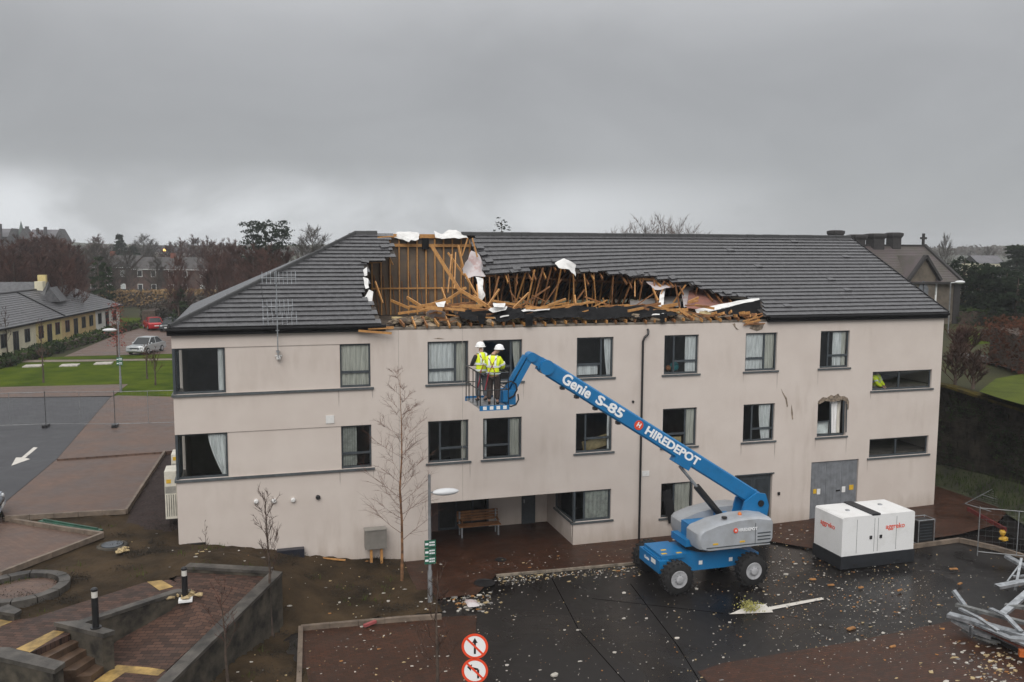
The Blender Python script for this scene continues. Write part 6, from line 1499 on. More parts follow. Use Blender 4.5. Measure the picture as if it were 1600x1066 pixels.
# terrace of brick houses beyond
m_tbrick = M('brown brick', (.075, .042, .033), .9, .3, 1.2, .2, 8); m_twhite = flat('white window frame', (.60, .60, .58))
ta = Vector((*Fd(113, 445, 190)[:2], 0)); tb = Vector((*Fd(405, 445, 180)[:2], 0)); td = (tb-ta).normalized(); tn = Vector((-td.y, td.x, 0)); unit = (tb-ta).length/6
labs = ['brick terraced house at the left end of the far terrace', 'brick terraced house second from the left end of the far terrace', 'brick terraced house third from the left in the far terrace, left of its middle', 'brick terraced house fourth from the left in the far terrace, right of its middle', 'brick terraced house second from the right end of the far terrace', 'brick terraced house at the right end of the far terrace']
for i in range(6):
    o_ = ta+td*unit*i; root = thing('terraced_house', o_+td*unit/2+tn*4+Vector((0, 0, 1.85)), labs[i], 'house', 'houses of the far terrace')
    dz = .0 if i < 2 else -.35
    def tp3(u, n_, z): return o_+td*u+tn*n_+Vector((0, 0, z))
    b = MB(); e_ = 7.7+dz; r_ = 10.1+dz
    b.add([tp3(0, 0, 1.7), tp3(unit-.02, 0, 1.7), tp3(unit-.02, 0, e_), tp3(0, 0, e_), tp3(0, 8, 1.7), tp3(unit-.02, 8, 1.7), tp3(unit-.02, 8, e_), tp3(0, 8, e_), tp3(0, 4, r_-.1), tp3(unit-.02, 4, r_-.1)], [(0, 1, 2, 3), (4, 7, 6, 5), (0, 3, 8, 7, 4), (1, 5, 6, 9, 2)]); b.build('wall', m_tbrick, root)
    rf = MB().add([tp3(-.01, -.3, e_-.1), tp3(unit-.01, -.3, e_-.1), tp3(unit-.01, 4, r_), tp3(-.01, 4, r_), tp3(unit-.01, 8.3, e_-.1), tp3(-.01, 8.3, e_-.1)], [(0, 1, 2, 3), (3, 2, 4, 5)]).build('roof', M('dark brown slate', (.05, .044, .042), .7, .3, 1, .2), root)
    MB().beam(tp3(0, -.35, e_-.15), tp3(unit-.03, -.35, e_-.15), .12, .14).build('gutter', m_twhite, rf)
    if i % 2 == 0: MB().extrude([tp3(unit-.5, 3.6, r_-.6), tp3(unit+.3, 3.6, r_-.6), tp3(unit+.3, 4.4, r_-.6), tp3(unit-.5, 4.4, r_-.6)], (0, 0, 1.5)).build('chimney', M('red brick chimney', (.20, .07, .045), .9), rf)
    for u in (unit*.18, unit*.62):
        for z in (2.7, 5.6):
            w_ = MB().extrude([tp3(u, -.06, z), tp3(u+1.2, -.06, z), tp3(u+1.2, -.06, z+1.4), tp3(u, -.06, z+1.4)], tn*.05).build('window', m_twhite, root)
            MB().extrude([tp3(u+.12, -.075, z+.12), tp3(u+1.08, -.075, z+.12), tp3(u+1.08, -.075, z+1.28), tp3(u+.12, -.075, z+1.28)], tn*.012).build('pane', MATS['dark pane'] if (i+int(z)) % 3 else M('blind pane', (.42, .45, .44), .4), w_)
q0, q1 = Fd(118, 452, 165), Fd(400, 452, 158)
o = MB().beam((q0[0], q0[1], 2.9), (q1[0], q1[1], 2.9), .4, 2.4).build('garden_wall', M('dark stone wall', (.05, .042, .036), .9, .3, 1, .3)); tag(o, 'long dark stone wall below the far terrace', 'wall')
q0, q1, q2 = P(155, 480, 2), P(240, 478, 2), P(345, 477, 2)
hedge([tuple(q0), tuple(q1), tuple(q2)], 1.6, 2.5, 'straw yellow beech hedge below the far terrace', m_beech, 35, 36, .38)
# the big grey institution on the left skyline
m_stone = M('dark stone', (.085, .082, .085), .9, .3, .8, .2, 4); m_slate = M('far slate roof', (.11, .105, .115), .6, .2, .6, .1)
q = Fd(50, 385, 250); X0, Y0 = q[0], q[1]
root = thing('convent_building', (X0, Y0, 3), 'big grey stone building with gables, chimneys and a small spire on the left skyline', 'building')
s_ = 250/FPX
def S(pxx, pyy): return (X0+(pxx-50)*s_, 11.8+(388-pyy)*s_)
def block(x0, x1, rp, ep, d0, dep, gl=False, gr=False):
    (xa, zr), (xb, ze) = S(x0, rp), S(x1, ep); y = Y0+d0
    MB().box(xa, xb, y, y+dep, 2.5, ze).build('wall', m_stone, root)
    MB().add([(xa, y-.3, ze), (xb, y-.3, ze), (xb, y+dep/2, zr), (xa, y+dep/2, zr), (xb, y+dep+.3, ze), (xa, y+dep+.3, ze)], [(0, 1, 2, 3), (3, 2, 4, 5), (1, 4, 2), (0, 3, 5)]).build('roof', m_slate, root)
block(-40, 22, 359, 372, 4, 9); block(44, 92, 360, 373, 2, 9)
for gx, w_, tp_, ep in ((24, 16, 359, 377), (40, 17, 359, 375), (91, 17, 359, 376)):
    (xa, zt), (_, ze) = S(gx, tp_), S(gx, ep); hw = w_/2*s_
    MB().extrude([(xa-hw, Y0-1, 2.5), (xa+hw, Y0-1, 2.5), (xa+hw, Y0-1, ze), (xa, Y0-1, zt), (xa-hw, Y0-1, ze)], (0, 8, 0)).build('gable', m_stone, root)
    MB().box(xa-.5, xa+.5, Y0-1.1, Y0-1.002, ze-3, ze).build('window', m_frame, root)
for cx_, tp_, w_ in ((2, 352, 4), (40, 355.5, 4), (66, 356, 3.5), (55, 358, 2.5)):
    (xa, zt) = S(cx_, tp_); hw = w_/2*s_; MB().box(xa-hw, xa+hw, Y0+3, Y0+4.5, zt-5, zt).build('chimney', m_stone, root)
(xa, zt) = S(31.5, 347); MB().lathe((xa, Y0+4, zt-6), [(1.4, -6), (1.4, 0), (.02, 6)], 8).build('spire', M('green copper', (.10, .13, .12), .7), root)

# ---------------------------------------------------------------- background trees
protoA = bare_tree((0, 0, 0), 11, .22, 'x', 'bare trees on the left beyond the bungalows', seed=51, nprim=40, spread=4.2, t0=.14, up=.8, tw=.026, m2=m_twig_r, sub=(10, 9))
protoB = bare_tree((0, 0, 0), 12, .24, 'x', 'bare trees on the left beyond the bungalows', seed=52, nprim=36, spread=4.6, t0=.2, up=.7, tw=.024, m2=m_twig_g, sub=(10, 9))
protoC = bare_tree((*Fd(1094, 350, 110)[:2], 1.9), 11, .2, 'low grey bare treetop at the right end of the treetops above the ridge', 'bare treetops above the ridge', seed=53, nprim=22, spread=4.4, t0=.3, up=.9, tw=.014, m2=M('pale brown twigs', (.14, .105, .09), .9, .3, .5, 0), sub=(6, 7))
def place(proto, pxx, topy, d, base, label, group, H0, wide=1.0, rot=0):
    q = Fd(pxx, topy, d); s = (q[2]-base)/H0; c = copy_tree(proto, (q[0], q[1], base), rot, label, (s*wide, s*wide, s)); c['group'] = group
    return c
G1 = 'bare trees on the left beyond the bungalows'
first = True
for i, (a, tpy, d, w_, pr_) in enumerate(((-20, 372, 120, 1.3, 0), (8, 386, 118, 1.4, 0), (30, 378, 125, 1.35, 0), (50, 374, 130, 1.35, 0), (72, 372, 128, 1.35, 0), (92, 378, 122, 1.35, 0), (108, 386, 118, 1.2, 0), (20, 400, 100, 1.2, 0), (60, 402, 105, 1.3, 0), (95, 405, 100, 1.2, 0),
        (128, 392, 150, 1.2, 1), (150, 384, 160, 1.1, 1), (168, 398, 140, 1.1, 1), (200, 396, 170, 1.0, 1), (232, 392, 210, 1.0, 1), (262, 385, 215, 1.1, 0), (285, 378, 215, 1.0, 0), (305, 374, 210, 1.1, 0), (325, 378, 160, .9, 0), (345, 382, 150, .95, 0), (362, 382, 140, .8, 0),
        (370, 386, 120, 1.2, 0), (395, 392, 110, 1.2, 0), (420, 392, 105, 1.2, 0), (445, 396, 110, 1.1, 0), (245, 405, 150, .9, 1), (338, 400, 110, 1.0, 0), (240, 382, 300, 1.6, 1), (210, 384, 310, 1.6, 1), (270, 382, 300, 1.6, 1), (180, 384, 305, 1.5, 1))):
    place((protoA, protoB)[pr_], a, tpy, d, 1.9, ('dark red brown bare tree in the thicket left of the roof', 'grey brown bare tree in the thicket left of the roof')[pr_], G1+(' (red brown)' if pr_ == 0 else ' (grey)'), (11, 12)[pr_], w_*.95, rnd.uniform(0, 6))
# ivy-clad trunks near the beech hedge
for i, (a, tpy, d) in enumerate(((152, 402, 112), (278, 446, 105), (165, 412, 114))):
    q = Fd(a, tpy, d); conifer((q[0], q[1], 1.9), q[2]-1.9, 1.5, ('ivy covered tree stem left of the lamp post above the bungalow roof', 'ivy covered forked tree in front of the beech hedge', 'second ivy covered stem beside the lamp post')[i], None, 60+i, 1300, .25, m_ivy, 'ivy_tree', lambda t: .9-.5*t, .02, 20)
place(protoA, 278, 405, 105, 1.9, 'bare tree with an ivy clad stem in front of the beech hedge', None, 11, .8)
# rounded bare trees left of the ridge and behind it
place(protoB, 488, 362, 150, 1.9, 'rounded grey bare tree left of the roof ridge', None, 12, 1.05)
for i, (a, tpy, d, w_) in enumerate(((965, 357, 95, .95), (985, 349, 98, .95), (1010, 340, 92, .95), (1035, 337, 96, 1.0), (1058, 341, 94, .95), (1078, 352, 99, .9), (950, 364, 105, .9))):
    place(protoC, a, tpy, d, 1.9, 'grey brown bare treetop showing above the middle of the roof ridge', 'bare treetops above the ridge', 12, w_, i*1.3)
place(protoB, 1478, 372, 190, 2.5, 'hazy slim bare tree right of the stone house gable', None, 12, .5); place(protoB, 1546, 389, 260, 2.5, 'far hazy bare tree beyond the dark conifers', None, 12, .9)
protoA.location = (*Fd(150, 380, 260)[:2], 1.9); protoA.scale = (1.3, 1.3, 1.15); protoA['label'] = 'dark red brown bare tree in the thicket left of the roof'; protoA['group'] = G1+' (red brown)'
protoB.location = (*Fd(225, 380, 285)[:2], 1.9); protoB.scale = (1.4, 1.4, 1.1); protoB['label'] = 'grey brown bare tree in the thicket left of the roof'; protoB['group'] = G1+' (grey)'
q = Fd(414, 346, 118); conifer((q[0], q[1], 1.9), q[2]-1.9, 3.0, 'ragged dark pine with a flat top left of the hip of the roof', None, 71, 12000, .22, None, 'pine_tree', lambda t: .55+.45*max(0, (t-.4)/.5) if t < .93 else .75, .12, 22, 0, .55)
q = Fd(187, 365, 230); conifer((q[0], q[1], 1.9), q[2]-1.9, 3.6, 'dark pointed fir on the left skyline', None, 72, 2600, .5)
q = Fd(207, 386, 225); conifer((q[0], q[1], 1.9), q[2]-1.9, 3.6, 'rounded dark evergreen beside the pointed fir', None, 73, 2200, .5, None, 'evergreen_tree', lambda t: math.sin(min(1, t*1.02)*math.pi*.9+.3)*.9)
q = Fd(784, 338, 62); conifer((q[0], q[1], 1.9), q[2]-1.9, .75, 'small dark treetop peeping over the ridge above the torn roof', None, 74, 1500, .085, None, 'evergreen_tree', lambda t: .4+.6*math.sin(max(0, (t-.6)/.4)*math.pi), .6, 18)
# far woodland along the horizon
b = MB(); rn = random.Random(77)
for k in range(420):
    a = rn.uniform(-60, 1660); d = rn.uniform(420, 520); q = Fd(a, 385+rn.uniform(-3, 3), d); r = rn.uniform(4, 8)
    for j in range(26): leaf(b, Vector(q)+Vector((rn.gauss(0, r*.5), rn.gauss(0, r*.5), -2.5+rn.uniform(-.6, .6)*r*.5)), r*.25, rn)
stuff(b.build('woodland', m_twig_g, recalc=False)); COL.objects['woodland']['label'] = 'hazy strip of bare woodland along the horizon'; COL.objects['woodland']['category'] = 'woodland'
# scattered far houses and street lights in the haze
for i, (a, c, d, w_, colr, lb) in enumerate(((255, 394, 300, 6, m_ww, 'tiny pale house among the far trees, left one'), (284, 396, 300, 5, m_ww, 'tiny pale house among the far trees, right one'), (1550, 412, 240, 9, m_wc, 'small pale house in the haze beyond the conifers'), (1600, 452, 130, 12, M('pale render wall', (.45, .43, .41), .8), 'grey house at the right photo edge behind the conifers'))):
    q = Fd(a, c, d); root = thing('far_house', (q[0], q[1], 2), lb, 'house'); x, y, z = q
    MB().box(x-w_/2, x+w_/2, y, y+6, 1.9, z).build('wall', colr, root)
    MB().add([(x-w_/2-.2, y-.2, z), (x+w_/2+.2, y-.2, z), (x+w_/2+.2, y+3, z+2.2), (x-w_/2-.2, y+3, z+2.2), (x+w_/2+.2, y+6.2, z), (x-w_/2-.2, y+6.2, z)], [(0, 1, 2, 3), (3, 2, 4, 5)]).build('roof', m_slate, root)
    MB().box(x-.6, x+.6, y-.05, y-.003, z-2.4, z-1.1).build('window', m_frame, root)
def em(name, col, st):
    mt = bpy.data.materials.new(name); mt.use_nodes = True; bs = mt.node_tree.nodes['Principled BSDF']; bs.inputs['Base Color'].default_value = (*col, 1); bs.inputs['Emission Color'].default_value = (*col, 1); bs.inputs['Emission Strength'].default_value = st; return mt
q = Fd(257, 391, 285); root = thing('street_lamp', (q[0], q[1], 1.9), 'lit orange street lamp far off among the trees', 'street lamp')
MB().tube([(q[0], q[1], 1.9), (q[0], q[1], q[2])], .12, 6).build('pole', m_pole, root); MB().ball((q[0], q[1], q[2]), .45, 8, 6).build('lamp', em('sodium light', (1, .55, .15), 3), root)

# ---------------------------------------------------------------- right side: wall, garden, stone house
WL = [Vector((33.4, 13.0, 5.35)), Vector((35.9, 3.1, 5.08)), Vector((36.7, -.7, 4.5)), Vector((37.8, -6.0, 4.0)), Vector((39, -12, 3.6))]
m_dstone = M('dark mossy stone', (.045, .038, .030), .9, spec=.1, scale=1.6, bump=.5, bscale=18, col2=(.010, .010, .007))
gw = thing('garden_wall', (36.7, -.7, -.2), 'tall dark rubble stone wall with ivy to the right of the building', 'wall')
rn = random.Random(15); b = MB(); bb = MB(); cnt = 0
for a, c in zip(WL, WL[1:]):
    d = (c-a); L_ = math.hypot(d.x, d.y); u = Vector((d.x/L_, d.y/L_, 0)); nrm = Vector((-u.y, u.x, 0)); nrm = -nrm if nrm.x > 0 else nrm
    bb.add([Vector((a.x, a.y, -.6)), Vector((c.x, c.y, -.6)), c, a]+[Vector((q.x, q.y, z))-nrm*.5 for q, z in ((a, -.6), (c, -.6), (c, c.z), (a, a.z))], [(0, 1, 2, 3), (4, 7, 6, 5), (3, 2, 6, 7), (0, 3, 7, 4), (1, 5, 6, 2)])
    z = -.3
    while z < 5.1:
        h_ = rn.uniform(.16, .3); t = rn.uniform(0, .2)
        while t < L_:
            w_ = rn.uniform(.22, .55); q = a+u*t; zt = a.z+(c.z-a.z)*t/L_
            if z+h_ < zt:
                st_ = MB(); p0 = Vector((q.x, q.y, z+h_/2)); e_ = rn.uniform(.03, .11)
                st_.beam(p0+u*.012, p0+u*(min(w_, L_-t)-.012), 2*e_, h_-.025)
                if cnt < 280 and a.y < 5 and z > .5: st_.build('stone', m_dstone, gw); cnt += 1
                else: b.add(st_.v, st_.f)
            t += w_
        z += h_
bb.build('wall_core', m_dstone, gw); stuff(b.build('rubble_stone', m_dstone, gw))
for a, c in zip(WL, WL[1:]): MB().beam(a-Vector((.2, 0, -.03)), c-Vector((.2, 0, -.03)), .62, .12).build('coping', M('mossy coping', (.085, .065, .014), .9, spec=.05, scale=3, bump=.5, col2=(.03, .026, .012)), gw)
b = MB()
for k in range(5200):
    a, c = rn.choice(list(zip(WL[:3], WL[1:4]))); t = rn.random(); q = a.lerp(c, t); zz = rn.uniform(.0, q.z+.1); 
    if mnoise.noise(Vector((q.y*.45, zz*.5, 2.2))) < -.08: continue
    leaf(b, Vector((q.x-.08-rn.random()*.22, q.y+rn.gauss(0, .05), zz)), .10, rn)
stuff(b.build('ivy', m_ivy, gw, recalc=False))
# bank at the wall foot
b = MB(); pts = []
nb = 22
for i in range(nb+1):
    t = i/nb; y = 4-16*t; xw = 35.7+.2*(4-y)/1.2*.9; 
    for j in range(7):
        s = j/6; x = (34.6-(.35*max(0, -y-1)**1.05 if y < -1 else 0))*(1-s)+xw*s; pts.append((x, y, gz(x)+.02+.75*s**1.3+.10*mnoise.noise(Vector((x*1.2, y*1.2, 0)))*min(1, s*3+.05)))
b.add(pts, [(i*7+j, i*7+j+1, (i+1)*7+j+1, (i+1)*7+j) for i in range(nb) for j in range(6)])
struct(b.build('grass_bank', M('dark rough grass', (.042, .048, .016), .9, scale=1.2, bump=.9, bscale=14, col2=(.02, .02, .012)), smooth=True, recalc=False))
b = MB()
for k in range(2600):
    t = rn.random(); y = 4-14*t; x0_ = 34.7-(.35*max(0, -y-1)**1.05 if y < -1 else 0); x = rn.uniform(x0_, 36+.15*(4-y)); s = (x-x0_)/max(.5, 36.2-x0_); z = gz(x)+.05+.7*s
    an = rn.uniform(0, 6.28); q = Vector((x, y, z)); d = Vector((math.cos(an)*.1, math.sin(an)*.1, rn.uniform(.1, .3))); s2 = Vector((-math.sin(an), math.cos(an), 0))*.018; b.add([q-s2, q+s2, q+d], [(0, 1, 2)])
stuff(b.build('rough_grass', m_hedge, recalc=False))
kerb('kerb', [tuple(P(1500, 842.5, .22)), tuple(P(1560, 856, .25)), tuple(P(1612, 872, .26))], .13, .12)
# garden above the wall
def gg(y): return 4.55+.12*max(-5, min(5, y))
gpts = [(34.1, 13.2), (36.2, 3.1), (37.0, -.7), (38.1, -6), (39.3, -12)]
rows = []
for x, y in gpts: rows.append([(x+e, y+e*.0+(e*.6 if y > 10 else 0), (gg(y) if e < 3 else max(gg(y), 4.6))) for e in (0, 4, 14, 40, 120)])
b = MB(); b.add([q for r_ in rows for q in r_], [(i*5+j, i*5+j+1, (i+1)*5+j+1, (i+1)*5+j) for i in range(4) for j in range(4)]); b.add([(34.1, 13.2, 5.15), (154, 85.2, 5.15), (154, 140, 5.0), (34, 100, 5.0), (32.6, 40, 5.15)], [(0, 1, 2, 3, 4)])
b.add([(154, 13.2, 5.15), (34.1, 13.2, 5.148), (154, 85.2, 5.15)], [(0, 1, 2)])
o = b.build('garden_ground', m_roughgrass, recalc=False); struct(o)
sheet('garden_lawn', [P(a, c, 5.16) for a, c in ((1530, 612), (1556, 592), (1600, 584), (1660, 578), (1660, 652), (1602, 634), (1560, 622))], 5.17, M('bright moss lawn', (.085, .105, .014), .9, spec=.1, scale=.6, bump=.4, bscale=30, col2=(.05, .065, .012)))
sheet('garden_path', [P(a, c, 5.16) for a, c in ((1490, 548), (1540, 556), (1600, 572), (1660, 586), (1660, 594), (1600, 583), (1556, 570), (1490, 557))], 5.175, m_conc)
sheet('garden_lawn', [P(a, c, 5.16) for a, c in ((1495, 534), (1500, 515), (1556, 517), (1556, 535), (1520, 540))], 5.165, m_grass)
hedge([tuple(P(1566, 566, 5.1)), tuple(P(1640, 590, 5.1))], 2.2, 2.6, 'red brown leafy hedge at the right photo edge beside the garden path', m_redhedge, 81, 120, .16)
hedge([tuple(P(1540, 533, 5.1)), tuple(P(1650, 548, 5.1))], 1.6, 1.2, 'second red brown hedge behind the one at the right edge', m_redhedge, 82, 60, .2)
hedge([tuple(P(1480, 505, 5.1)), tuple(P(1560, 510, 5.1)), tuple(P(1650, 516, 5.1))], 1.6, 1.5, 'low clipped green hedge across the garden', m_hedge, 83, 50, .2)
hedge([tuple(P(1495, 490, 5.1)), tuple(P(1540, 491, 5.1)), tuple(P(1650, 497, 5.1))], 2.0, 1.7, 'yellow green hedge under the dark conifers', m_gold, 84, 40, .25)
bush(P(1550, 500, 5.1), 3.1, 'broad domed golden green shrub in front of the conifers', m_gold, 85, 2600, .22, (1.2, 1, .72))
for i, (a, c, r, lb) in enumerate(((1492, 585, .95, 'twiggy dark shrub at the garden wall beside the building corner'), (1520, 590, .9, 'second twiggy shrub at the garden wall'), (1495, 548, .8, 'red brown twiggy bush close to the building corner'))):
    bare_tree(P(a, c+18, 5.1), r*1.9, .08, lb, seed=86+i, nprim=30, spread=r*1.1, t0=.05, up=1.1, tw=.02, m2=m_twig_r if i == 2 else m_twig, sub=(6, 5), name='bare_shrub')
bare_tree(P(1508, 560, 5.1), 1.5, .04, 'dark red twiggy bush in the garden, between path and hedge', seed=92, nprim=34, spread=1.7, t0=.05, up=.9, tw=.018, m2=m_twig_r, sub=(6, 5), name='bare_shrub')
for i, (a, tpy, d, rr, lb) in enumerate(((1508, 402, 84, 2.5, 'dark conifer nearest the stone house'), (1530, 410, 82, 2.3, 'dark conifer second from the stone house'), (1552, 418, 80, 2.4, 'dark conifer in the middle of the garden group'), (1574, 424, 78, 2.3, 'dark conifer right of the middle of the garden group'), (1592, 432, 76, 2.2, 'short dark conifer at the right end of the garden group'))):
    q = Fd(a, tpy, d); conifer((q[0], q[1], 5.0), q[2]-5.0, rr, lb, 'dark conifers in the garden', 100+i, 3400, .24, None, 'conifer_tree', lambda t: .35+.65*(1-t)**.7, .02, 24)
for i, (a, tpy, d, rr, lb) in enumerate(((1590, 386, 120, 3.6, 'tall dark conifer at the right skyline'), (1612, 380, 118, 3.8, 'tall dark conifer cut by the right photo edge'))):
    q = Fd(a, tpy, d); conifer((q[0], q[1], 4.0), q[2]-4.0, rr, lb, 'tall conifers at the right skyline', 110+i, 3600, .36, None, 'conifer_tree', lambda t: .3+.7*math.sin(min(1, t+.25)*math.pi)**.6 if t < .9 else .25, .05, 24)
# statue
q = P(1492, 497, 5.1); root = thing('statue', q, 'white garden statue on a plinth beside the stone house', 'statue'); x, y, z = [float(v) for v in q]
MB().box(x-.3, x+.3, y-.3, y+.3, z-.1, z+.45).build('plinth', m_conc, root)
b = MB(); b.lathe((x, y, z+.45), [(.24, 0), (.20, .35), (.22, .75), (.13, 1.02), (.07, 1.08), (.10, 1.18), (.09, 1.28), (.01, 1.34)], 12); b.build('figure', m_white, root, True)
# stone house behind the right gable
m_sstone = M('brown grey stonework', (.15, .125, .095), .9, scale=1.4, bump=.5, bscale=7, col2=(.085, .07, .055)); m_sroof = M('mossy purple slate', (.090, .070, .072), .65, scale=.8, bump=.25, bscale=10, col2=(.065, .058, .045)); m_dark = M('dark stone dressing', (.035, .032, .032), .9)
hs = thing('stone_house', (58, 37.5, 5), 'old stone house with slate roof, gabled dormer and four dark chimneys behind the building', 'house')
HX0, HX1, HYf, HYb, HE, HR = 40.0, 64.2, 33.0, 42.0, 9.1, 12.2
MB().box(HX0, HX1, HYf, HYb, 4.6, HE-.05).build('wall', m_sstone, hs)
MB().extrude([(HX1-.02, HYf, HE-.05), (HX1-.02, (HYf+HYb)/2, HR-.05), (HX1-.02, HYb, HE-.05)], (-.5, 0, 0)).build('gable', m_sstone, hs)
rf = MB().add([(HX0, HYf-.4, HE-.12), (HX1+.1, HYf-.4, HE-.12), (HX1+.1, 37.5, HR), (HX0, 37.5, HR), (HX1+.1, HYb+.4, HE-.12), (HX0, HYb+.4, HE-.12)], [(0, 1, 2, 3), (3, 2, 4, 5)]).build('roof', m_sroof, hs)
for k in range(22):
    t0_, t1_ = k/22, (k+1)/22; ya, yb = HYf-.4+(4.9)*t0_, HYf-.4+4.9*t1_; za, zb = HE-.12+(HR-HE+.12)*t0_, HE-.12+(HR-HE+.12)*t1_
    MB().add([(HX0, ya, za+.045), (HX1+.08, ya, za+.045), (HX1+.08, yb, zb+.01), (HX0, yb, zb+.01), (HX0, ya, za), (HX1+.08, ya, za)], [(0, 1, 2, 3), (4, 5, 1, 0)]).build('slate_course', m_sroof, rf)
MB().beam((HX1+.18, HYf-.45, HE-.1), (HX1+.18, 37.5, HR+.08), .30, .30).build('verge_coping', m_dark, rf); MB().beam((HX0, 37.5, HR+.06), (HX1, 37.5, HR+.06), .25, .16).build('ridge', m_dark, rf)
MB().box(HX1-.35, HX1+.35, HYf-.08, HYf-.002, 4.6, HE-.2).build('quoin', m_dark, hs)
b = MB(); b.box(HX1-.05, HX1+.13, 37.4, 37.6, HR, HR+1.2); b.box(HX1-.3, HX1+.38, 37.42, 37.58, HR+.65, HR+.85); b.build('finial', m_dark, rf)
q = Fy(1438, 440, 33.0); dx = q[0]
MB().extrude([(dx-1.35, HYf-.35, 6.0), (dx+1.35, HYf-.35, 6.0), (dx+1.35, HYf-.35, 9.4), (dx, HYf-.35, 11.1), (dx-1.35, HYf-.35, 9.4)], (0, 4.4, 0)).build('dormer', m_sstone, hs)
for sg in (-1, 1): MB().beam((dx+sg*1.75, HYf-.5, 9.15), (dx, HYf-.5, 11.35), .35, .22).build('dormer_verge', m_dark, hs); 
MB().add([(dx-1.7, HYf-.5, 9.2), (dx, HYf-.5, 11.3), (dx, HYf+4.6, 11.3), (dx-1.7, HYf+4.6, 9.2), (dx+1.7, HYf-.5, 9.2), (dx+1.7, HYf+4.6, 9.2)], [(0, 1, 2, 3), (1, 4, 5, 2)]).build('dormer_roof', m_sroof, hs)
w_ = MB().extrude([(dx-.55, HYf-.42, 6.6), (dx+.55, HYf-.42, 6.6), (dx+.55, HYf-.42, 8.4), (dx+.3, HYf-.42, 8.9), (dx, HYf-.42, 9.1), (dx-.3, HYf-.42, 8.9), (dx-.55, HYf-.42, 8.4)], (0, .06, 0)).build('window', M('leaded window', (.14, .15, .165), .25), hs)
MB().box(dx-.03, dx+.03, HYf-.45, HYf-.421, 6.6, 9.0).build('mullion', m_dark, w_)
q = Fy(1457, 462, 33.0); w_ = MB().box(q[0]-.42, q[0]+.42, HYf-.05, HYf-.003, q[2]-1.15, q[2]+1.15).build('window', m_white, hs); MB().box(q[0]-.32, q[0]+.32, HYf-.065, HYf-.051, q[2]+.05, q[2]+1.05).build('pane', M('blind pane', (.42, .45, .44), .4), w_)
MB().box(HX0, HX1+.3, HYf-.55, HYf-.41, HE-.28, HE-.13).build('gutter', m_dark, rf)
for a, w2, tp_ in ((1306, 20, 361.5), (1339, 24, 368), (1368, 26, 366.5), (1397, 21, 365)):
    q = Fy(a, tp_, 37.5); hw = w2/2*82/FPX; x, y, z = q; z += .1
    b = MB(); b.lathe((x, 37.5, HR-.8), [(hw*.88*1.2, 0), (hw*.88*1.2, z-HR+.25), (hw*1.12*1.2, z-HR+.5), (hw*1.12*1.2, z-HR+.72), (hw*.8, z-HR+.8)], 4); b.xform(lambda q2: (x+((q2[0]-x)*.7071-(q2[1]-37.5)*.7071), 37.5+((q2[0]-x)*.7071+(q2[1]-37.5)*.7071), q2[2])); b.build('chimney', m_dark, hs)
lampq = Fd(1500, 442, 70); root = thing('lamp_post', (lampq[0], lampq[1], 5), 'slim lamp post with a white head right of the stone house', 'lamp post'); x, y, z = lampq
MB().tube([(x-.9, y, 5), (x-.9, y, z)], .05, 6).build('pole', m_pole, root); b = MB(); b.tube([(x-.9, y, z), (x-.2, y, z+.06)], .03, 5); b.ball((x, y, z+.05), .5, 10, 6, sc=(1, .4, .28)); b.build('lamp_head', MATS['lamp head'], root, True)

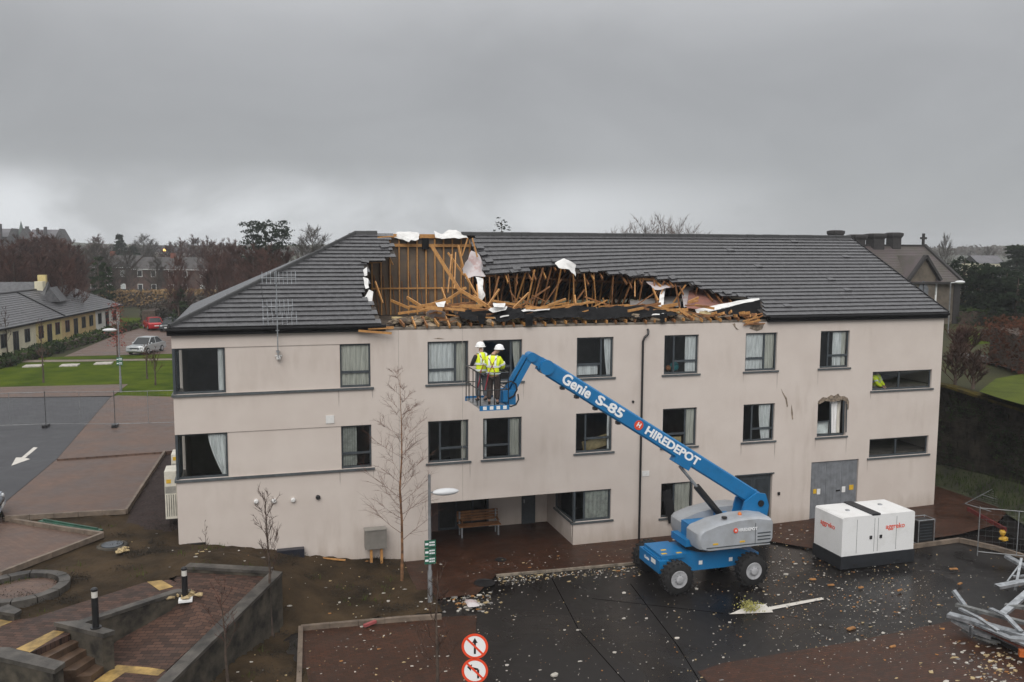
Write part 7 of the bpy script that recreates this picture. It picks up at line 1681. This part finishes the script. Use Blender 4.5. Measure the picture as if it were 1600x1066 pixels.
# ---------------------------------------------------------------- cars
m_cglass = M('car glass', (.015, .018, .02), .08); m_hl = M('headlight', (.55, .57, .58), .15); m_tl = M('tail light', (.35, .01, .01), .3)
def car(q, rot, paint, label, Ln=4.3):
    root = thing('parked_car', (0, 0, 0), label, 'car', 'parked cars'); h_ = .86
    lo = [(-Ln/2, .35), (-Ln/2+.05, .62), (-Ln/2+.12, .80), (-Ln*.16, .90), (Ln*.30, .93), (Ln*.46, .90), (Ln/2, .78), (Ln/2+.02, .45), (Ln/2-.1, .25), (-Ln/2+.15, .22)]
    b = MB(); n = len(lo)
    for i_, (yy, k) in enumerate(((-h_, .93), (-h_+.07, 1.0), (h_-.07, 1.0), (h_, .93))): b.v += [(x*(.985 if k < 1 else 1), yy, .55+(z-.55)*k) for x, z in lo]
    for r_ in range(3):
        for i in range(n): b.f.append((r_*n+i, r_*n+(i+1) % n, (r_+1)*n+(i+1) % n, (r_+1)*n+i)); b.mi.append(0)
    b.f += [tuple(range(n)), tuple(range(3*n, 4*n))]; b.mi += [0, 0]
    b.build('body', paint, root, True)
    def cab(pts, wb, wt, z0_, nm, mat, off=0):
        (x0, x1, x2, x3), zt = pts, 1.44; b = MB(); b.add([(x0, -wb, z0_), (x3, -wb, z0_), (x3, wb, z0_), (x0, wb, z0_), (x1, -wt, zt), (x2, -wt, zt), (x2, wt, zt), (x1, wt, zt)], [(0, 1, 5, 4), (1, 2, 6, 5), (2, 3, 7, 6), (3, 0, 4, 7), (0, 3, 2, 1)]); return b.build(nm, mat, root)
    cab((-Ln*.24, -Ln*.07, Ln*.22, Ln*.38), .78, .60, .89, 'windows', m_cglass)
    b = MB(); b.extrude([(-Ln*.075, -.62, 1.43), (Ln*.225, -.62, 1.43), (Ln*.225, .62, 1.43), (-Ln*.075, .62, 1.43)], (0, 0, .05)); b.build('roof_panel', paint, root)
    for y in (-.70, .70):
        for a, c in (((-Ln*.24, .90), (-Ln*.075, 1.45)), ((Ln*.07, .92), (Ln*.08, 1.45)), ((Ln*.38, .92), (Ln*.225, 1.45))): MB().beam((a[0], y*1.09, a[1]), (c[0], y*.89, c[1]), .05, .07).build('pillar', paint, root)
    for x in (-Ln*.31, Ln*.30):
        for y in (-.80, .80):
            t = MB().lathe((x, y, .31), [(.2, -.1), (.31, -.09), (.31, .09), (.2, .1)], 18, 'y').build('wheel', m_tyre, root, True); MB().lathe((x, y, .31), [(.19, -.105), (.19, .105)], 14, 'y').build('rim', m_rim, t)
    for y in (-.62, .62): MB().ball((-Ln/2+.08, y, .68), .14, 8, 5, sc=(.5, 1.2, .7)).build('headlight', m_hl, root, True); MB().ball((Ln/2-.02, y, .74), .13, 8, 5, sc=(.4, 1.1, .8)).build('tail_light', m_tl, root, True); MB().ball((-Ln*.17, y*1.47, .98), .10, 6, 5, sc=(.6, .8, .7)).build('mirror', paint, root, True)
    MB().box(-Ln/2-.025, -Ln/2-.005, -.25, .25, .42, .53).build('number_plate', m_sign_w, root); MB().box(-Ln/2-.012, -Ln/2+.02, -.45, .45, .56, .66).build('grille', m_black, root)
    MB().box(Ln/2+.012, Ln/2+.03, -.25, .25, .52, .63).build('number_plate', m_sign_w, root)
    root.location = Vector([float(v) for v in q]); root.rotation_euler = (0, 0, rot); return root
car(P(229, 551, 1.995), R(68), M('silver car paint', (.50, .52, .53), .25, .05, 2, 0, metal=.4), 'silver car parked in front in the left car park')
car(P(240, 514.5, 1.995), R(-75), M('red car paint', (.42, .015, .02), .25, .05, 2, 0), 'red car parked at the far end of the left car park')
car(P(268, 516, 1.995), R(80), M('dark car paint', (.022, .026, .03), .2, .05, 2, 0), 'dark car beside the red one, half hidden by the roof')
q = P(-9, 812, 2.0); car((q[0]-1.95, q[1]+.2, 1.93), R(185), M('silver blue car paint', (.35, .40, .46), .25, .05, 2, 0), 'silver blue car whose nose just shows at the left photo edge')

# ---------------------------------------------------------------- temporary mesh fences
m_fence = M('dull fence steel', (.20, .205, .21), .5, .2, 6, .03, metal=.4)
def fence_panel(a, c, h, label, group, mid=True, lean=(0, 0), wires=True):
    a = Vector([float(v) for v in a]); c = Vector([float(v) for v in c]); up = Vector((lean[0], lean[1], 1)).normalized()*h; root = thing('mesh_fence', a, label, 'fence', group)
    lo = up*.06
    for p_, q in ((a+lo*0, a+up), (c, c+up)): MB().tube([p_, q], .021, 6).build('post', m_fence, root)
    for f in (.08, .97): MB().tube([a+up*f, c+up*f], .018, 6).build('rail', m_fence, root)
    if mid: MB().tube([a.lerp(c, .5)+up*.08, a.lerp(c, .5)+up*.97], .016, 6).build('post', m_metal, root)
    b = MB(); n = int((c-a).length/.22)
    for i in range(1, n): q = a.lerp(c, i/n); b.tube([q+up*.08, q+up*.97], .0022, 3, cap=False)
    for i in range(1, 8): b.tube([a+up*(.08+.89*i/8), c+up*(.08+.89*i/8)], .0022, 3, cap=False)
    stuff(b.build('wire_mesh', m_fence, root, recalc=False)); return root
def foot(q, root):
    x, y, z = [float(v) for v in q]; b = MB(); b.box(x-.14, x+.14, y-.36, y+.36, z-.02, z+.15); b.build('foot', m_black, root)
FP = [P(-40, 671, 2.0), P(72, 667, 2.0), P(180, 667, 2.1), P(284, 664, 2.1)]
fl = ['mesh fence panel at the left photo edge across the road', 'mesh fence panel spanning road and brick bay', 'mesh fence panel next to the building on the brick bay']
for i in range(3):
    fr_ = fence_panel(FP[i], FP[i+1], 1.98, fl[i], 'mesh fence panels on the left')
    if i: foot(FP[i], fr_)
fence_panel(P(1527, 868, .3), Fy(1640, 905, -5.6)*0+P(1650, 880, .3), 1.9, 'mesh fence panel standing at the right photo edge', None)
def leaning(corners, label):
    c = [Vector([float(v) for v in q]) for q in corners]; root = thing('mesh_fence', (c[0]+c[2])/2, label, 'fence')
    for i in range(4): MB().tube([c[i], c[(i+1) % 4]], .021, 6).build('rail', m_fence, root)
    MB().tube([(c[0]+c[1])/2, (c[2]+c[3])/2], .018, 6).build('rail', m_fence, root)
    b = MB()
    for i in range(1, 12): b.tube([c[0].lerp(c[1], i/12), c[3].lerp(c[2], i/12)], .003, 3, cap=False)
    stuff(b.build('wire_mesh', m_metal, root, recalc=False))
leaning([Fy(1508, 787, -1.2), Fy(1559, 760, .3), Fy(1640, 786, -.6), Fy(1600, 815, -2.2)], 'mesh fence panel lying tilted against the bank at the right')
# ---------------------------------------------------------------- debris
m_redb = M('red plastic', (.13, .016, .014), .5, .2, 3)
o = MB().beam(P(1512, 795, .62), P(1572, 828, .55), .06, .16).build('barrier_board', m_redb); tag(o, 'red plastic board lying along the foot of the bank', 'board')
q = P(1568, 842, .5); b = MB(); b.ball((q[0], q[1], q[2]), .16, 10, 6, .25, random.Random(3), (1.2, .9, .5)); b.ball((q[0]+.05, q[1]+.1, q[2]+.2), .12, 8, 5, .2); tag(b.build('yellow_sack', M('yellow plastic', (.50, .29, .02), .5, .2, 4)), 'crumpled yellow sack lying on the bank at the right', 'sack')
q = P(735, 945, .06)
o = crumple(lambda u, v: (q[0]-.15+u*.4, q[1]-.3+v*.5, q[2]+.03+.14*math.sin(u*3.1)*math.sin(v*3)), 10, 10, .10, 61).build('plastic_sheet', m_torn_g, smooth=True); tag(o, 'crumpled pale sheet lying at the plaza edge', 'sheet')
o = MB().beam(P(569, 978, .12), P(587, 971, .12), .10, .08).build('red_batten', M('faded red board', (.34, .08, .08), .7)); tag(o, 'short faded red batten lying on the kerb', 'batten')
for k in range(3):
    qa = P(500+k*28, 872+k*1.5, .55-k*.17); o = MB().beam(qa, (qa[0]+.9, qa[1]-.15, qa[2]-.12), .08, .04).build('broken_batten', m_wood); tag(o, 'short broken batten lying along the foot of the wall', 'batten', 'battens at the wall foot')
# steel pile
def channel(a, c, wd, ht, label, mat=None, up=(0, 0, 1), bend=0.0):
    a = Vector([float(v) for v in a]); c = Vector([float(v) for v in c]); d = (c-a).normalized(); sd = d.cross(Vector(up)).normalized(); u = sd.cross(d); b = MB(); t = .012
    md = (a+c)/2+u*bend
    for p_, q in ((a, md), (md, c)):
        b.beam(p_, q, wd, t, up=u); b.beam(p_+sd*(wd/2-t/2)-u*(ht/2), q+sd*(wd/2-t/2)-u*(ht/2), t, ht, up=u); b.beam(p_-sd*(wd/2-t/2)-u*(ht/2), q-sd*(wd/2-t/2)-u*(ht/2), t, ht, up=u)
    tag(b.build('steel_channel', mat or m_metal), label, 'steel beam', 'bent steel lying at the right edge')
g = .2
channel(P(1482, 958, g+.42), P(1640, 1002, g+.45), .30, .10, 'long grey steel channel lying on top of the pile at the right edge')
channel(P(1491, 922, g+.85), P(1512, 950, g+.42), .16, .07, 'short pale steel channel sticking up at the left end of the pile', up=(.3, -1, .2))
channel(P(1558, 915, g+.65), P(1640, 905, g+.75), .26, .09, 'pale steel channel pointing left in the upper pile', bend=.06)
channel(P(1562, 962, g+.45), P(1606, 924, g+.75), .22, .08, 'slanting pale steel channel joining upper and lower pile')
channel(P(1574, 868, g+.8), P(1640, 905, g+.7), .24, .09, 'topmost pale steel channel of the pile', up=(0, -.5, 1))
channel(P(1582, 900, g+.6), P(1640, 897, g+.7), .10, .05, 'narrow steel strip in the upper pile')
channel(P(1592, 884, g+.85), P(1574, 908, g+.45), .05, .04, 'thin steel rod between the topmost channel and the one below')
channel(P(1490, 966, g+.30), P(1552, 994, g+.22), .24, .09, 'short bent grey channel under the long one', bend=-.08)
channel(P(1522, 970, g+.36), P(1640, 1026, g+.36), .10, .14, 'red brown edged channel along the front of the pile', M('rusty red steel', (.20, .06, .04), .6, .4, 5))
channel(P(1526, 974, g+.38), P(1640, 1022, g+.40), .22, .05, 'silver channel lying just behind the red brown edge')
channel(P(1494, 943, g+.50), P(1640, 982, g+.55), .18, .08, 'grey channel along the back of the pile', M('dull grey steel', (.22, .225, .22), .5, .3, 5, .05, metal=.5))
channel(P(1518, 994, g+.02), P(1519, 978, g+.40), .10, .06, 'short upright steel foot under the pile', up=(1, 0, 0))
channel(P(1545, 985, g+.10), P(1600, 1012, g+.10), .5, .12, 'dark folded sheet in the shade under the pile', m_black)
channel(P(1500, 950, g+.62), P(1560, 985, g+.60), .12, .06, 'thin silver strip lying across the left end of the long channel', bend=.05)
channel(P(1548, 950, g+.66), P(1596, 986, g+.5), .14, .05, 'buckled silver strip across the middle of the pile', bend=.12)
channel(P(1570, 944, g+.55), P(1640, 952, g+.72), .20, .08, 'dull channel behind the slanting one', MATS['dull grey steel'])
channel(P(1505, 982, g+.05), P(1560, 1004, g+.12), .18, .06, 'crumpled grey piece on the ground under the left end of the pile', MATS['dull grey steel'], bend=-.04)
channel(P(1580, 996, g+.55), P(1640, 1006, g+.62), .26, .07, 'broad silver channel at the photo edge above the red brown one', bend=.05)
channel(P(1596, 872, g+1.0), P(1586, 922, g+.5), .08, .05, 'steep thin steel strip crossing the upper pile')
o = MB().beam(P(1592, 1020, g+.2), P(1640, 1026, g+.2), .18, .18).build('orange_block', M('orange plastic', (.55, .13, .02), .6)); tag(o, 'orange block at the foot of the steel pile, cut by the photo edge', 'block')
# fallen chips of foam, render and timber: countless small pieces, and the larger ones singly
m_foam = M('pale foam chips', (.46, .43, .38), .8, .15, 6, .2); m_chipy = M('cream chips', (.42, .32, .17), .8, .2, 6, .2); m_chipo = M('splintered wood chips', (.36, .17, .055), .8, .3, 6, .2); m_chipg = M('grey chips', (.20, .19, .18), .8, .3, 6, .2)
rn = random.Random(99); b = MB()
def chip_at(x, y, z, s, mi):
    b.cur = mi; n0 = len(b.v); k = rn.randint(4, 6); an0 = rn.uniform(0, 6.28); top = []; el_ = rn.choice((1.1, 1.4, 2.2))
    for i in range(k): an = an0+6.283*i/k; r = s*rn.uniform(.35, 1.2); top.append((x+r*math.cos(an)*el_, y+r*math.sin(an), z+rn.uniform(.1, .5)*s))
    b.add(top+[(q[0], q[1], z-.01) for q in top], [tuple(range(k))]+[(i, i+k, (i+1) % k+k, (i+1) % k) for i in range(k)])
def zg(x, y):
    if x < 8.2 and y > -4.8 and soil_ok(x, y): return soil_z(x, y)+.02
    return gz(x)+(.035 if y > -2.2 and x > 8 else .005)
def scatter(n, pf, smin, smax, wts):
    for k in range(n):
        a, c = pf(); q = P(a, c, .05); x, y = float(q[0]), float(q[1])
        if y > -.05 or not (3.0 < x < 36): continue
        chip_at(x, y, zg(x, y), smin+(smax-smin)*rn.random()**2.5, rn.choices((0, 1, 2, 3), wts)[0])
tri_ = lambda a, c: rn.uniform(a, c)
scatter(360, lambda: ((lambda t: (775+230*t+rn.gauss(0, 3), 902-20*t+abs(rn.gauss(0, 7))-1))(rn.random())), .008, .042, (5, 4, 1, 2))
scatter(330, lambda: (rn.uniform(700, 1500), rn.uniform(870, 1066)), .006, .034, (6, 3, 1.5, 2))
scatter(330, lambda: (rn.gauss(1235, 45), rn.gauss(885, 35)), .006, .042, (5, 2, 4, 3))
scatter(420, lambda: (rn.gauss(1360, 80), rn.gauss(955, 40)), .006, .038, (5, 2, 3, 3))
scatter(700, lambda: (rn.gauss(1330, 110), rn.gauss(935, 48)), .005, .022, (5, 4, 3, 3)); scatter(500, lambda: (rn.uniform(700, 1560), rn.uniform(870, 1066)), .005, .02, (6, 3, 1.5, 2))
scatter(300, lambda: (rn.gauss(1560, 40), rn.gauss(1035, 25)), .012, .075, (4, 6, 2, 2))
scatter(160, lambda: (rn.gauss(740, 22), rn.gauss(938, 9)), .012, .07, (6, 3, 1, 3))
scatter(120, lambda: (rn.uniform(470, 700), rn.uniform(870, 985)), .012, .05, (6, 3, 1, 2)); scatter(90, lambda: (rn.uniform(470, 700), rn.uniform(985, 1066)), .012, .045, (6, 3, 1, 2))
scatter(200, lambda: (rn.uniform(760, 1000), rn.uniform(805, 890)), .01, .035, (5, 3, 1, 2)); scatter(120, lambda: (rn.uniform(1040, 1270), rn.uniform(808, 850)), .01, .05, (5, 2, 3, 3))
for k in range(80):     # chips on ramp, path and bank
    a, c = rn.uniform(200, 470), rn.uniform(850, 1060); z = rn.choice((1.7, 1.2)); q = P(a, c, z); x, y = q[0], q[1]
    if soil_ok(x, y): chip_at(x, y, soil_z(x, y)+.02, rn.uniform(.012, .05), rn.choices((0, 1, 2, 3), (5, 4, 1, 2))[0])
o = b.build('debris_chips', [m_foam, m_chipy, m_chipo, m_chipg], recalc=False); stuff(o); tag(o, 'small chips of foam, render and wood strewn over the wet ground', 'debris')
big = [(866, 1056, .13), (792, 1040, .07), (975, 927, .09), (1088, 921, .08), (975, 967, .07), (1010, 967, .07), (903, 985, .06), (1058, 998, .08), (960, 1020, .07), (1140, 973, .06), (1228, 898, .10), (1180, 898, .05), (1297, 1000, .05), (1380, 990, .07), (1453, 972, .08), (1340, 1000, .07), (1405, 958, .05), (565, 980, .07), (607, 945, .08), (1478, 1066, .10), (1555, 1045, .09), (1530, 1043, .07), (1492, 1006, .07), (1503, 1020, .06), (1130, 1028, .05), (882, 985, .05), (1216, 930, .06)]
for i, (a, c, s) in enumerate(big):
    s *= .75
    q = P(a, c, gz(P(a, c, 0)[0])); zz = zg(q[0], q[1]); bb = MB(); n0 = rn.randint(5, 7); top = [(q[0]+s*1.3*rn.uniform(.7, 1.1)*math.cos(6.283*j/n0), q[1]+s*rn.uniform(.7, 1.1)*math.sin(6.283*j/n0), zz+s*rn.uniform(.25, .6)) for j in range(n0)]
    bb.slab(top, s*.5); bb.v[n0:] = [(v[0], v[1], zz-.005) for v in bb.v[n0:]]
    tag(bb.build('foam_chunk', m_foam), 'pale chunk of foam or plaster fallen on the wet ground', 'debris', 'pale chunks on the ground')
for i, (a, c, s) in enumerate(((1330, 982, .13), (1406, 922, .10), (1490, 889, .12), (1270, 905, .09), (1395, 1010, .09), (1298, 914, .10), (1345, 918, .08), (1500, 912, .09))):
    q = P(a, c, gz(P(a, c, 0)[0])+.02); an = rn.uniform(-.4, .4); d = Vector((math.cos(an), math.sin(an), 0))*s*2
    tag(MB().beam(Vector(q)-d*.6, Vector(q)+d*.6, rn.uniform(.05, .12), .04).build('wood_offcut', m_chipo), 'orange splintered piece of timber on the wet asphalt', 'debris', 'timber offcuts on the ground')
q = P(1172, 951, .03); b = MB()
for k in range(320): leaf(b, Vector((q[0]+rn.gauss(0, .17), q[1]+rn.gauss(0, .16), .03+abs(rn.gauss(0, .10)))), .05, rn)
o = b.build('straw_tuft', M('yellow straw', (.30, .28, .08), .9, .3, 4, 0), recalc=False); stuff(o); tag(o, 'yellow green tuft of fibre lying on the painted arrow', 'debris')
for (a, c) in ((278, 935), (298, 931), (190, 868)):
    q = P(a, c, 1.65); z = 1.66 if a > 200 else soil_z(q[0], q[1])+.03; bb = MB()
    for k in range(5): bb.ball((q[0]+rn.gauss(0, .12), q[1]+rn.gauss(0, .1), z+.05), rn.uniform(.06, .13), 6, 4, .4, rn, (1.3, 1, .6))
    tag(bb.build('insulation_scrap', m_chipy), 'yellow scrap of insulation on the ground near the ramp', 'debris', 'yellow scraps near the ramp')

# ---------------------------------------------------------------- damp air
HAZE = .00045
hz = MB().box(-700, 700, -45, 900, -2.0, 24.0).build('haze', [], None); hz.data.materials.clear()
mt = bpy.data.materials.new('damp air'); mt.use_nodes = True; t = mt.node_tree; t.nodes.remove(t.nodes['Principled BSDF'])
pv = t.nodes.new('ShaderNodeVolumePrincipled'); pv.inputs['Color'].default_value = (.93, .95, .98, 1); pv.inputs['Density'].default_value = HAZE; pv.inputs['Anisotropy'].default_value = .1
t.links.new(pv.outputs[0], t.nodes['Material Output'].inputs['Volume']); hz.data.materials.append(mt); stuff(hz)
